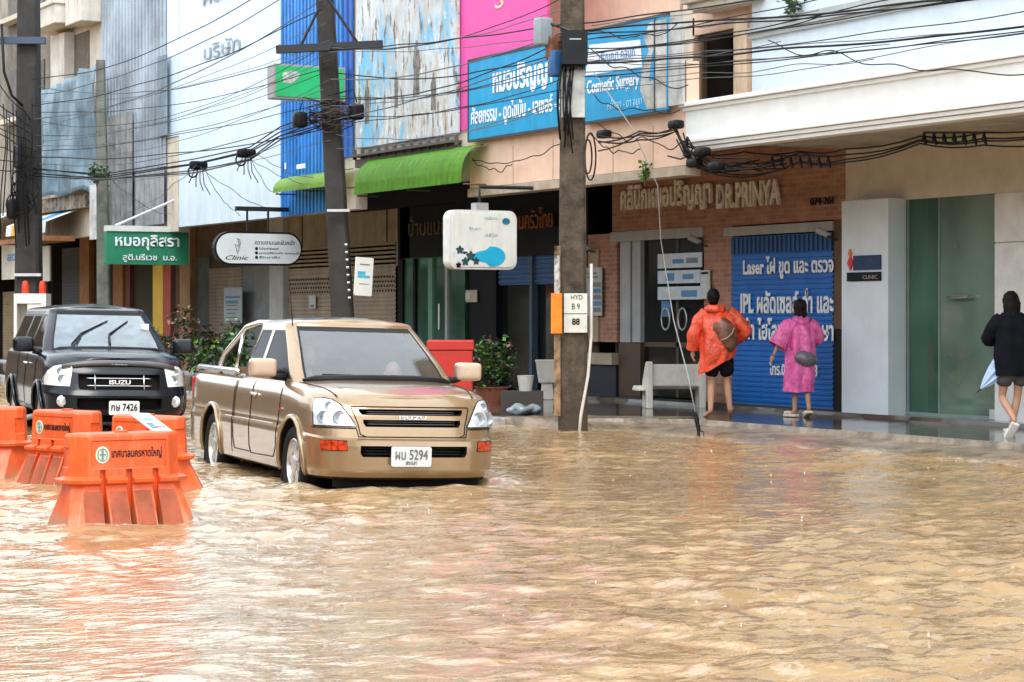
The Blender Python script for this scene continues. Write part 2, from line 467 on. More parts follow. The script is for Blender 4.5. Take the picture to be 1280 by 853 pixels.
def tinted(name, tint, ior=1.5, rough=.02, film=.16, fcol=(.45, .5, .52)):
    m = bpy.data.materials.new(name); m.use_nodes = True; N = m.node_tree.nodes; L = m.node_tree.links; N.clear()
    o = N.new('ShaderNodeOutputMaterial'); t = N.new('ShaderNodeBsdfTransparent'); t.inputs[0].default_value = (*tint, 1)
    g = N.new('ShaderNodeBsdfGlossy'); g.inputs['Roughness'].default_value = rough; g.inputs['Color'].default_value = (1, 1, 1, 1)
    fr = N.new('ShaderNodeFresnel'); ge = N.new('ShaderNodeNewGeometry'); e1 = N.new('ShaderNodeMath'); e1.operation = 'MULTIPLY_ADD'; e1.inputs[1].default_value = -2; e1.inputs[2].default_value = 1
    e2 = N.new('ShaderNodeMath'); e2.operation = 'POWER'; e2.inputs[0].default_value = ior; L.new(ge.outputs['Backfacing'], e1.inputs[0]); L.new(e1.outputs[0], e2.inputs[1]); L.new(e2.outputs[0], fr.inputs['IOR'])
    mx = N.new('ShaderNodeMixShader')
    tc = N.new('ShaderNodeTexCoord'); nz = N.new('ShaderNodeTexNoise'); nz.inputs['Scale'].default_value = 55; nz.inputs['Detail'].default_value = 3
    L.new(tc.outputs['Object'], nz.inputs['Vector']); bp = N.new('ShaderNodeBump'); bp.inputs['Strength'].default_value = .04; bp.inputs['Distance'].default_value = .01
    L.new(nz.outputs['Fac'], bp.inputs['Height']); L.new(bp.outputs[0], g.inputs['Normal'])
    d = N.new('ShaderNodeBsdfDiffuse'); d.inputs[0].default_value = (*fcol, 1); m2 = N.new('ShaderNodeMixShader')
    n2 = N.new('ShaderNodeTexNoise'); n2.inputs['Scale'].default_value = .9 if 'green' in name else 6; n2.inputs['Detail'].default_value = 2 if 'green' in name else 6; L.new(tc.outputs['Object'], n2.inputs['Vector'])
    cr = N.new('ShaderNodeMath'); cr.operation = 'MULTIPLY'; cr.inputs[1].default_value = film; L.new(n2.outputs['Fac'], cr.inputs[0])
    L.new(cr.outputs[0], m2.inputs[0]); L.new(t.outputs[0], m2.inputs[1]); L.new(d.outputs[0], m2.inputs[2])
    L.new(fr.outputs[0], mx.inputs[0]); L.new(m2.outputs[0], mx.inputs[1]); L.new(g.outputs[0], mx.inputs[2]); L.new(mx.outputs[0], o.inputs[0])
    if 'green' in name: bp.inputs['Strength'].default_value = .01
    MATS[name] = m; return m
CARGLASS = tinted('wet_sky_film_windscreen', (.50, .54, .56), 2.0, film=.10)  # pale diffuse film paints some sky reflection onto the wet glass
LENS = tinted('clear_headlight_lens', (.97, .98, 1), 1.5, film=0.)
SUVGLASS = tinted('rain_wet_sky_film', (.40, .44, .46), 2.2, film=.42, fcol=(.40, .56, .66))  # blue-white diffuse film stands in for sky mirrored in the wet screen
SIDEGLASS = tinted('dark_tinted_glass', (.05, .055, .055), 1.10, film=.01)
SHOPGLASS = tinted('shop_glass', (.45, .52, .50), 1.4, film=.03)
GREENGLASS = tinted('green_shop_glass', (.30, .55, .42), 1.4, film=.75, fcol=(.13, .27, .20))

def wheel(root, x, y, r, wd, sgn):
    T = Matrix.Translation((x, y, r))
    hw = wd / 2
    prof = [(r * .66, -hw * .8), (r * .8, -hw), (r * .93, -hw * .97), (r * .985, -hw * .8), (r, -hw * .4), (r, hw * .4), (r * .985, hw * .8), (r * .93, hw * .97), (r * .8, hw), (r * .66, hw * .8)]
    w = thing_part = obj('wheel', lathe(prof, 40, 'X', T, caps=False), RUB, root, True, world=False, angle=40)
    rm = lathe([(r * .67, -hw * .85), (r * .67, hw * .82), (r * .63, hw * .86), (r * .60, hw * .7), (r * .58, hw * .2)], 36, 'X', Matrix.Translation((x, y, r)) @ (Matrix.Scale(1, 4) if sgn > 0 else Matrix.Rotation(PI, 4, 'Z')))
    b = bmesh.new()
    for k in range(6):
        a = 2 * PI * k / 6 + .3; Mr = Matrix.Rotation(a, 4, 'X')
        t = box(hw * .35, hw * .72, -.035, .035, r * .08, r * .62, bev=.012); bmesh.ops.transform(t, matrix=Mr, verts=t.verts); add(b, t)
    add(b, lathe([(0, hw * .3), (.075, hw * .3), (.075, hw * .78), (.05, hw * .88), (0, hw * .88)][::-1], 18, 'X'))
    add(rm, b, T @ (Matrix.Identity(4) if sgn > 0 else Matrix.Rotation(PI, 4, 'Z')))
    obj('rim', rm, ALLOY, w, True, world=False, angle=35)
    d = lathe([(0, 0), (r * .56, 0), (r * .56, .02), (0, .02)][::-1], 24, 'X', Matrix.Translation((x - .02, y, r)))
    obj('brake_disc', d, mat('dark_brake_metal', (.06, .05, .045), .5, metal=.6), w, world=False)
    return w
def vehicle(name, label, cat, loc, rot, paint, P):
    root = thing(name, label, cat, loc, rot); dz = P['dz']; L = P['L']
    top = [(y, z + dz) for y, z in P['top']]
    B = Body(P['lv'], top, P['zb'] + dz, L, nf=P.get('nf', 3.4), crown=P.get('crown', .04))
    bm = B.mesh(); r = P['r']; ax = P['axles']; ra = r + .055; cut = []
    for y in ax:
        for sx in (1, -1):
            cut.append(lathe([(0, -.16), (ra, -.16), (ra, .5), (0, .5)], 40, 'X', Matrix.Translation((sx * .78, y, r + .015)) @ (Matrix.Identity(4) if sx > 0 else Matrix.Rotation(PI, 4, 'Z'))))
    if P.get('bed'):
        y0, y1 = P['bed']; cut.append(box(-.70, .70, y0, y1, .62 + dz, 1.5 + dz))
    # gap behind the bumper opening
    for (x0, x1, z0, z1, dep) in P['holes']: cut.append(patch(B.front, [(x0 + .02, z0), (x1 - .02, z0), (x1, z0 + .03), (x1 - .0, z1), (x0 + .0, z1), (x0, z0 + .03)], -dep, .05))
    bm = boolean(bm, cut)
    for f in bm.faces:
        c = f.calc_center_median(); n = f.normal
        for y in ax:
            if math.hypot(c.y - y, c.z - r - .015) < ra + .004 and abs(c.x) < .83: f.material_index = 1
        if c.z < P['zb'] + dz + .01: f.material_index = 1
        for (x0, x1, z0, z1, dep) in P['holes']:
            if x0 - .01 < c.x < x1 + .01 and z0 - .01 < c.z < z1 + .01 and c.y > B.front(c.x, c.z).y + .006 and c.y < B.front(c.x, c.z).y + dep + .03 and c.y < .6: f.material_index = 1
    body = obj('body', bm, [paint, DKW], root, True, world=False, angle=32)
    # under-structure: floor pan and axle
    obj('chassis', boxes([(-.55, .55, .35, L - .3, .24 + dz, .40 + dz), (-.7, .7, ax[0] - .05, ax[0] + .05, r - .06, r + .06), (-.7, .7, ax[1] - .06, ax[1] + .06, r - .08, r + .08)], bev=.02), DKW, root, world=False)
    for y in ax:
        for sx in (1, -1):
            b = bmesh.new(); pts = []
            for k in range(21):
                a = math.radians(-12 + 204 * k / 20); yy, zz = y + (ra + .012) * math.cos(a), r + .015 + (ra + .012) * math.sin(a)
                pts.append(B.side(yy, max(zz, P['zb'] + dz + .02), sx, P.get('flare', .006)))
            tube(pts, .022, 8, b)
            obj('fender_flare', b, paint, root, True, world=False)
    # cabin
    Cb = Cabin(*P['cab']); cm, gl = Cb.mesh()
    obj('cabin', cm, [paint, BLK], root, True, world=False, angle=38)
    # screen and side windows as separate panes
    gl.faces.ensure_lookup_table(); yA = interp(P['cab'][1], 1)
    isl = []; seen = set()
    for f in gl.faces:
        if f.index in seen: continue
        st = [f]; cur = []; seen.add(f.index)
        while st:
            g = st.pop(); cur.append(g)
            for e in g.edges:
                for h in e.link_faces:
                    if h.index not in seen: seen.add(h.index); st.append(h)
        isl.append(cur)
    for cur in isl:
        nb = bmesh.new(); mp = {}
        for f in cur: nb.faces.new([mp.setdefault(v, None) or mp.__setitem__(v, nb.verts.new(v.co)) or mp[v] for v in f.verts])
        cx = sum(v.co.x for v in nb.verts) / len(nb.verts); cy = sum(v.co.y for v in nb.verts) / len(nb.verts)
        scr = abs(cx) < .2
        o = obj(('windscreen' if cy < P['cab'][2][0][1] + 1.6 else 'rear_window') if scr else 'side_window', nb, P.get('glass', CARGLASS) if (scr and cy < 2.2) else SIDEGLASS, root, True, world=False)
        if scr and cy < 2.2: wsobj = o
    # interior
    zc = Cb.z(0)
    obj('dashboard', boxes([(-.66, .66, P['cab'][1][0][1] + .28, P['cab'][1][0][1] + .62, zc - .35, zc - .04)], bev=.05), mat('grey_dashboard', (.05, .05, .05), .7), root, world=False)
    for x in (-.36, .36):
        b = rbox(x, P['seat'] + .02, zc - .02, .48, .14, .62, .05, M=Matrix.Rotation(math.radians(-14), 4, 'X'))
        add(b, rbox(x, P['seat'] - .28, zc - .33, .48, .5, .14, .05)); add(b, rbox(x, P['seat'] + .10, zc + .38, .24, .09, .16, .035))
        obj('seat', b, SEATF, root, True, world=False, angle=40)
    sw = bmesh.new(); Ms = Matrix.Translation((-.36, P['cab'][1][0][1] + .72, zc - .02)) @ Matrix.Rotation(math.radians(65), 4, 'X')
    tube([Ms @ Vector((.18 * math.cos(a), .18 * math.sin(a), 0)) for a in [2 * PI * k / 24 for k in range(25)]], .014, 8, sw, cap=False)
    tube([Ms @ Vector((-.18, 0, 0)), Ms @ Vector((0, -.02, -.05)), Ms @ Vector((.18, 0, 0))], .014, 6, sw)
    obj('steering_wheel', sw, BLK, root, True, world=False)
    for y in ax:
        for sx in (1, -1): wheel(root, sx * P['track'], y, r, P['tw'], sx)
    return root, B, Cb

# ---- gold pickup
HD = P_HD = None
GOLD = mat('champagne_gold_paint', (.325, .218, .12), .22, metal=.55, vary=.05, vscale=5, coat=.8, streak=.25, streakcol=(.42, .3, .19), sscale=(1, 1, .5))
tide(GOLD, .34, .62, (.27, .18, .09), .55)
def pose(X0, D0, a, zr, roll): # front centre in camera metres
    p = RGT * X0 + FWD * D0; return (p.x, p.y, zr), (0, roll, a - AL)
LV = [(0, .79, .13), (.035, .835, .05), (.12, .855, .012), (.42, .868, 0), (.50, .866, .006), (.525, .856, .05), (.60, .856, .065), (.80, .845, .105), (.92, .825, .15), (.97, .805, .195), (1, .775, .25)]
gp = dict(dz=0, L=4.98, zb=.245, r=.335, tw=.23, track=.735, axles=(.90, 3.95), bed=(3.12, 4.86), nf=3.5,
          top=[(0, .915), (.25, .945), (.6, .99), (1.1, 1.035), (1.5, 1.045), (3, 1.05), (5, 1.06)], lv=LV, crown=.055,
          holes=[(-.44, .44, .70, .760, .09), (-.47, .47, .80, .850, .09), (-.48, .48, .445, .540, .1)],
          cab=((1.045, 1.55), [(0, 1.10), (.5, 1.47), (1, 1.90)], [(0, .775), (.3, .75), (1, .635)], [(0, 3.04), (1, 2.98)], 1.65,
               [(None, lambda t: 2.33), (lambda t: 2.43, lambda t: 2.93 - .14 * t)], 4.2), seat=2.35, flare=.008)
loc, rot = pose(-.84, 18.85, .365, -.16, .028)
pick, B, Cb = vehicle('pickup_truck', 'gold extended-cab pickup driving through the brown flood water', 'pickup', loc, rot, GOLD, gp)
def W(name, b, m, parent=None, sm=False, angle=None): return obj(name, b, m, parent or pick, sm, world=False, angle=angle)
def mirx(o): return [(-u, v) for u, v in o]
# headlights
hl = [(.50, .70), (.55, .79), (.61, .88), (.66, .922), (.72, .935), (.78, .925), (.80, .85), (.805, .70)]
for s in (1, -1):
    o = hl if s > 0 else mirx(hl)[::-1]
    h = W('headlight', patch(B.front, o, -.01, .006), REFL, sm=True, angle=30)
    b = bmesh.new()
    for (cx, cz, rr) in ((.63, .775, .06), (.745, .775, .055), (.70, .875, .035)):
        p = B.front(s * cx, cz, .006); lathe([(rr, 0), (rr * .95, .012), (rr * .55, -.0), (0, -.0)], 20, 'Y', Matrix.Translation(p) @ Matrix.Rotation(PI, 4, 'Z'), b)
    W('lamp_bowl', b, mat('lamp_bowl_mirror', (.42, .46, .50), .28, metal=.7), h, True, 40)
    W('lens', patch(B.front, o, .02, .028), LENS, h, True, 30)
    W('headlight_gasket', linepatch(lambda u, v, d: B.front(u, v, d), o + [o[0]], .006, .004), BLK, sm=True)
    fo = [(.585, .500), (.595, .58), (.775, .575), (.77, .495)]; fo = fo if s > 0 else mirx(fo)[::-1]
    f = W('indicator_lamp', patch(B.front, fo, -.004, .008), AMBER, sm=True, angle=30)
    W('indicator_surround', linepatch(lambda u, v, d: B.front(u, v, d), fo + [fo[0]], .006, .003), BLK, f)
# grille surround seam, bars, opening slats
g = [(-.47, .635), (-.485, .72), (-.53, .855), (-.53, .87), (.53, .87), (.53, .855), (.485, .72), (.47, .635), (.42, .615), (-.42, .615)]
W('grille_seam', linepatch(B.front, g + [g[0]], .005, .001), DKW, sm=True)
b = bmesh.new()
for z in (.81, .828, .722, .742): tube([B.front(x / 20, z, -.03) for x in range(-8, 9)], .005, 6, b)
W('grille', b, mat('dull_grey_slat', (.10, .10, .11), .4, metal=.4), sm=True)
b = bmesh.new()
for z in (.47, .495, .52): tube([B.front(x / 20, z, -.04) for x in range(-9, 10)], .006, 6, b)
W('bumper_grille', b, BLK, sm=True)
W('bumper_seam', linepatch(B.front, [(-.86, .685), (-.5, .684), (-.485, .615), (.485, .615), (.5, .684), (.86, .685)], .005, .002), DKW, sm=True)
W('badge', textbm('ISUZU', .25, .032, .006, frameM(B.front(-.125, .766, .003), (1, 0, 0)), bold=.02), CHROME)
pl = W('number_plate', poly(rrect(.36, .17, .02), .012, frameM(B.front(0, .455, .03) + Vector((-.05, -.01, 0)), (1, 0, 0))), WHITEP)
W('plate_number', textbm('ผบ 5294', .29, .085, .004, frameM(B.front(0, .43, .044) + Vector((-.195, -.012, 0)), (1, 0, 0))), mat('plate_ink', (.09, .1, .1), .5), pl)
W('plate_province', textbm('สงขลา', .10, .03, .004, frameM(B.front(0, .385, .044) + Vector((-.10, -.013, 0)), (1, 0, 0))), mat('plate_ink', (.09, .1, .1), .5), pl)
W('front_valance', boxes([(-.66, .66, .22, .28, .17, .27)], bev=.02), DKW)
# hood seams and creases
def hood(x, y, d=0.):
    v = interp(B.top, y); w, y0 = B.at(1); xi = supx(y, w, y0, B.nose, B.nf); c = B.crown * min(1, max(0, (y - .1) / .35))
    return Vector((x, y, v + (c * (1 - (x / max(xi, .01)) ** 4) if abs(x) < xi else 0) + d))
for s in (1, -1): W('hood_seam', tube([hood(s * lerp(.62, .73, k / 10), lerp(.30, 1.12, k / 10), 0) for k in range(11)], .0045, 6), DKW, sm=True)
for s in (1, -1): W('washer_nozzle', box(s * .29 - .015, s * .29 + .015, .98, 1.01, hood(0, 1, 0).z - .01, hood(0, 1, 0).z + .012, bev=.004), BLK)
# scuttle + wipers
W('scuttle_panel', tube([(x / 10, sup(x / 10, .80, .98, 1.4, 3) + .03, 1.068 + .02 * (1 - (x / 7) ** 2)) for x in range(-7, 8)], [.012] + [.04] * 13 + [.012], 8), BLK, sm=True)
for x0, x1 in ((-.52, .02), (.12, .62)):
    W('wiper', tube([(x1 - .02, 1.06, 1.09), (lerp(x0, x1, .6), 1.085, 1.115), (x0, 1.14, 1.12)], [.012, .01, .008], 6), BLK, sm=True)
# side seams, sill, handles
for s in (-1, 1):
    fn = lambda u, v, d: B.side(u, v, s, d)
    b = bmesh.new()
    b = linepatch(fn, [(1.36, 1.03), (1.34, .80), (1.42, .45), (1.50, .36), (2.33, .35), (2.39, .42), (2.39, 1.03)], .005, .001)
    W('door_seam', b, DKW, sm=True)
    W('door_seam', linepatch(fn, [(2.39, .36), (2.97, .36), (3.02, .45), (3.02, 1.04)], .005, .001), DKW, sm=True)
    W('bed_gap', linepatch(fn, [(3.075, .32), (3.075, 1.05)], .006, .0), DKW, sm=True)
    W('side_crease', linepatch(fn, [(1.5, .66), (3.4, .66)], .007, -.002), GOLD, sm=True)
    hd = W('door_handle', tube([B.side(2.20, .90, s, .004), B.side(2.22, .905, s, .03), B.side(2.31, .91, s, .032), B.side(2.335, .91, s, .004)], .014, 8), CHROME, sm=True)
    W('handle_dish', patch(fn, ell(.05, .032, 2.265, .90, 16), .001, .004), mat('dish_shadow_paint', (.38, .27, .17), .3, metal=.4), hd)
    W('side_repeater', patch(fn, ell(.035, .018, 1.27, .80, 14), .0, .012), AMBER)
    W('sill_step', boxes([(s * .80, s * .845, 1.45, 3.35, .285, .33)], bev=.012), GOLD)
    m = rbox(s * .985, 1.47, 1.165, .25, .13, .17, .05, seg=4)
    mo = W('wing_mirror', m, mat('mirror_cap_peach', (.50, .36, .25), .28, coat=.7), sm=True)
    W('mirror_arm', tube([(s * .74, 1.46, 1.08), (s * .86, 1.46, 1.085), (s * .93, 1.47, 1.11)], [.04, .03, .03], 10), BLK, mo, True)
    W('mirror_glass', box(s * .88, s * 1.09, 1.537, 1.541, 1.10, 1.23), mat('mirror_glass', (.6, .65, .7), .03, metal=1), mo)
    W('mud_flap', box(s * .63, s * .83, 1.30, 1.315, .10, .34), RUB); W('mud_flap', box(s * .63, s * .83, 4.36, 4.375, .10, .36), RUB)
    W('bed_rail', tube([(s * .79, 3.14, 1.085), (s * .795, 3.2, 1.10), (s * .795, 4.8, 1.11), (s * .79, 4.9, 1.08)], .027, 10), mat('satin_chrome_rail', (.6, .62, .66), .25, metal=1), sm=True)
    W('sport_bar', tube([(s * .77, 4.02, 1.06), (s * .765, 4.0, 1.15), (s * .75, 3.88, 1.26), (s * .68, 3.28, 1.53), (s * .60, 3.14, 1.575), (0, 3.12, 1.585)], .030, 10), CHROME, sm=True)
    W('sport_bar_strut', tube([(s * .77, 3.36, 1.06), (s * .69, 3.38, 1.49)], .02, 8), CHROME, sm=True)
    W('tail_lamp', boxes([(s * .70, s * .835, 4.93, 4.99, .72, 1.0)], bev=.015), mat('red_lens', (.5, .01, .01), .2))
W('antenna', tube([(-.62, 1.82, 1.55), (-.64, 1.9, 1.95)], [.006, .003], 6), BLK, sm=True)
# ---- black estate car
BLACKP = mat('wet_black_paint', (.006, .009, .014), .15, metal=.0, vary=.1, coat=.0, bump=.03, bscale=120, spec=.42)
LV2 = [(0, .80, .13), (.035, .85, .05), (.12, .875, .01), (.40, .89, 0), (.47, .885, .03), (.60, .875, .065), (.80, .865, .11), (.92, .845, .16), (.97, .825, .21), (1, .79, .27)]
sp = dict(dz=.10, L=4.80, zb=.31, r=.37, tw=.25, track=.75, axles=(.92, 3.75), nf=3.6, crown=.06, glass=SUVGLASS,
          top=[(0, .96), (.25, 1.0), (.6, 1.05), (1.1, 1.09), (1.5, 1.09), (3, 1.10), (5, 1.10)], lv=LV2,
          holes=[(-.50, .50, .74, .93, .08), (-.52, .52, .50, .64, .10)],
          cab=((1.19, 1.70), [(0, 1.08), (.5, 1.45), (1, 1.88)], [(0, .80), (.3, .77), (1, .63)], [(0, 4.72), (1, 4.5)], 1.815,
               [(None, lambda t: 2.30), (lambda t: 2.38, lambda t: 3.2), (lambda t: 3.3, lambda t: 4.4)], 4.2), seat=2.35, flare=.02)
loc, rot = pose(-4.80, 26.9, .335, -.15, .02)
suv, B, Cb = vehicle('estate_car', 'black four-wheel-drive car behind the orange barriers with its wipers raised', 'car', loc, rot, BLACKP, sp)
pick_, pick = pick, suv
d = .10
hl = [(.60, .78), (.575, .92), (.56, 1.035), (.66, 1.045), (.76, 1.02), (.83, .96), (.86, .88), (.862, .79)]
for s in (1, -1):
    o = hl if s > 0 else mirx(hl)[::-1]
    h = W('headlight', patch(B.front, o, -.01, .008), mat('bright_headlight_reflector', (.95, .92, .84), .3, metal=.15, vary=.05), sm=True, angle=30)
    b = bmesh.new()
    for (cx, cz, rr) in ((.68, .87, .055), (.70, .965, .045)):
        p = B.front(s * cx, cz, .008); lathe([(rr, 0), (rr * .95, .012), (rr * .55, 0), (0, 0)], 20, 'Y', Matrix.Translation(p) @ Matrix.Rotation(PI, 4, 'Z'), b)
    W('lamp_bowl', b, MATS['lamp_bowl_mirror'], h, True, 40)
    W('lens', patch(B.front, o, .022, .03), LENS, h, True, 30)
    p = B.front(s * .68, .60, .012)
    f = W('fog_lamp', lathe([(0, -.012), (.05, -.006), (.058, .01), (.07, .012), (.07, .03)], 20, 'Y', Matrix.Translation(p)), mat('fog_lamp_glass', (.75, .78, .8), .12, metal=.6), sm=True, angle=40)
    fn = lambda u, v, dd: B.side(u, v, s, dd)
    for q in ([(1.34, 1.1), (1.33, .85), (1.45, .5), (2.3, .48), (2.36, .55), (2.36, 1.15)], [(2.36, .5), (3.05, .5), (3.2, .75), (3.28, 1.15)]):
        W('door_seam', linepatch(fn, q, .005, .001), DKW, sm=True)
    W('door_handle', tube([B.side(2.12, 1.02, s, .004), B.side(2.14, 1.025, s, .035), B.side(2.28, 1.03, s, .035), B.side(2.30, 1.03, s, .004)], .014, 8), CHROME, sm=True)
    W('side_step', tube([(s * .86, 1.45, .36), (s * .95, 1.55, .33), (s * .95, 3.2, .33), (s * .86, 3.3, .36)], .035, 8), mat('step_grey', (.25, .26, .27), .4), sm=True)
    m = rbox(s * 1.02, 1.40, 1.27, .26, .14, .19, .055, seg=4)
    mo = W('wing_mirror', m, BLACKP, sm=True)
    W('mirror_arm', tube([(s * .78, 1.38, 1.17), (s * .90, 1.40, 1.19)], [.045, .035], 10), BLK, mo, True)
    W('mirror_glass', box(s * .91, s * 1.13, 1.471, 1.475, 1.20, 1.34), MATS['mirror_glass'], mo)
b = bmesh.new()
for z in (.79, .88): tube([B.front(x / 20, z, -.01) for x in range(-8, 9)], .008, 6, b)
for x in (-.30, .30): tube([B.front(x, z, -.012) for z in (.745, .84, .93)], .012, 6, b)
W('grille', b, mat('grille_chrome', (.55, .56, .58), .25, metal=1), sm=True)
W('badge', textbm('ISUZU', .26, .055, .008, frameM(B.front(-.13, .808, .004), (1, 0, 0)), bold=.03), mat('badge_silver', (.8, .8, .8), .3))
W('bonnet_deflector', tube([B.front(x / 12, 1.02 - .06 * abs(x / 8.2) ** 3, .03) + Vector((0, .05, .045)) for x in range(-8, 9)], .036, 8), mat('smoked_grey_plastic', (.10, .095, .09), .25, vary=.2), sm=True)
W('bonnet_badge', textbm('V-CROSS', .20, .025, .004, frameM(B.front(-.1, 1.045, .03) + Vector((0, .0, 0)), (1, 0, 0))), mat('badge_silver', (.8, .8, .8), .3))
pl = W('number_plate', poly(rrect(.37, .17, .02), .012, frameM(B.front(0, .525, .03) + Vector((0.04, -.02, 0)), (1, 0, 0))), mat('plate_bright', (.78, .8, .8), .4))
W('plate_number', textbm('กษ 7426', .32, .09, .004, frameM(B.front(0, .49, .05) + Vector((-.12, -.016, 0)), (1, 0, 0)), bold=.015), INK, pl)
W('plate_province', textbm('สงขลา', .10, .03, .004, frameM(B.front(0, .45, .05) + Vector((-.01, -.017, 0)), (1, 0, 0))), INK, pl)
W('scuttle_panel', tube([(x / 10, sup(x / 10, .84, .96, 1.4, 3) + .03, 1.205 + .02 * (1 - (x / 7.5) ** 2)) for x in range(-7, 8)], [.012] + [.04] * 13 + [.012], 8), BLK, sm=True)
def scr(x, t, d=.02):
    w = interp(Cb.w, t); y0 = interp(Cb.y0, t); return Vector((x, sup(x, w, y0, y0 + .34, Cb.nf) - d, Cb.z(t)))
for x0, xm, xt in ((-.52, -.30, .08), (.02, .06, .34)):
    wp = W('wiper', tube([scr(x0, -.02, .05), scr(lerp(x0, xm, .6), .2, .06), scr(xm, .42, .045)], [.014, .012, .01], 6), BLK, sm=True)
    W('wiper_blade', tube([scr(lerp(x0, xm, .35), .18, .02), scr(xm, .44, .03), scr(xt, .78, .022)], [.008, .014, .008], 6), BLK, wp, True)
W('tax_sticker', boxes([(.50, .60, scr(.55, .60, .0).y - .012, scr(.55, .60, .0).y - .008, Cb.z(.55), Cb.z(.72))]), mat('sticker', (.75, .8, .85), .5))
pick = pick_
# ---------------------------------------------------------------- ground, pavement, water
ZP = .12                                  # pavement height over the water
m = mat('road_bed', (.10, .08, .06), .8)
g = bmesh.new(); f = g.faces.new([g.verts.new(p) for p in ((-60, -20, -.30), (60, -20, -.30), (60, 260, -.30), (-60, 260, -.30))])
tag(obj('ground', g, m), kind='structure')
wetc = mat('wet_concrete_pavement', (.11, .09, .07), .07, vary=.38, vscale=1.8, bump=.18, bscale=5, spec=.5, streak=.5, streakcol=(.19, .155, .11), sscale=(.8, .35, 1))
rampm = mat('muddy_ramp_concrete', (.27, .21, .145), .20, vary=.38, vscale=3.5, bump=1.0, bscale=11, spec=.4, streak=.8, streakcol=(.15, .12, .09), sscale=(2.5, .5, 1))
def sheet(rows, mats_, name):
    bm = bmesh.new(); R = [[bm.verts.new(p) for p in r] for r in rows]
    for a, b in zip(R, R[1:]):
        for i in range(len(a) - 1): bm.faces.new((a[i], a[i + 1], b[i + 1], b[i]))
    return tag(obj(name, bm, mats_, smooth=True, angle=30), kind='structure')
rows = []; yy = -4.
while yy < 110:
    e = .10 * _noise.noise(Vector((yy * .45, 3, 0))) + .05 * _noise.noise(Vector((yy * 1.7, 9, 0)))
    t = smooth01((26.2 - yy) / 1.6)       # ramp in front of the clinic, kerb further on
    x0 = lerp(14.35, 15.15, t); x1 = lerp(14.37, 16.25, t)
    q = lambda x, s=0: .012 * _noise.noise(Vector((x * .8, yy * .8, s)))
    rows.append([(x0 - .05 + e * t, yy, -.35), (x0 + e * t, yy, lerp(-.05, -.09, t)), (lerp(x0, x1, .5) + e * t * .5, yy, lerp(.09, .025, t) + q(x0) * t * 2), (x1, yy, ZP - lerp(.005, .07, t) + q(x1) * .5), (x1 + .03, yy, ZP + q(x1) * .5),
                 (lerp(x1, 18.4, .33), yy, ZP + q(16.8)), (lerp(x1, 18.4, .66), yy, ZP + q(17.5)), (18.4, yy, ZP + .01), (18.42, yy, ZP + .06), (19.2, yy, ZP + .06), (30, yy, ZP + .06)])
    yy += .35
pv = sheet(rows, [wetc, rampm], 'pavement')
for p in pv.data.polygons:
    if p.center.y < 26.3 and p.center.x < 16.28: p.material_index = 1
k = mat('worn_kerb_paint', (.50, .50, .48), .45, vary=.35, vscale=5, bump=.3)
tag(obj('kerb', boxes([(14.18, 14.36, 26.4 + 1.02 * i, 26.4 + 1.02 * i + 1.0, -.3, .105) for i in range(60)], bev=.012), k), kind='structure')

# water: summed wave trains as real relief, finer ripples as bump
import numpy as np
def heights(X, Y):
    rng = np.random.RandomState(3); Z = np.zeros_like(X)
    for i in range(90):
        wl = .11 * (1.5 / .11) ** rng.rand(); th = rng.normal(1.07, .8) ; kx, ky = np.cos(th) * 2 * np.pi / wl, np.sin(th) * 2 * np.pi / wl
        A = .0026 * wl ** .80 * (1.65 if wl < .5 else .95); ph = rng.rand() * 6.28
        wob = .6 * np.sin(X * rng.rand() * 1.3 + Y * rng.rand() * 1.1 + ph)
        Z += A * np.sin(kx * X + ky * Y + ph + wob)
    env = .75 + .45 * np.sin(X * .55 + 1.2 * np.sin(Y * .31)) * np.sin(Y * .42 + .8)
    return Z * env
def ring_wave(X, Y, cx, cy, a, r0, w): d = np.hypot(X - cx, Y - cy); return a * np.exp(-((d - r0) / w) ** 2)
SHORE = [(RGT * ((px - 640) / FL * D) + FWD * D).to_tuple()[:2] + (r_,) for px, D, r_ in ((716, 28.7, .24), (152, 16.05, .42), (84, 19.75, .45), (186, 18.75, .45), (-8, 20.7, .45))]
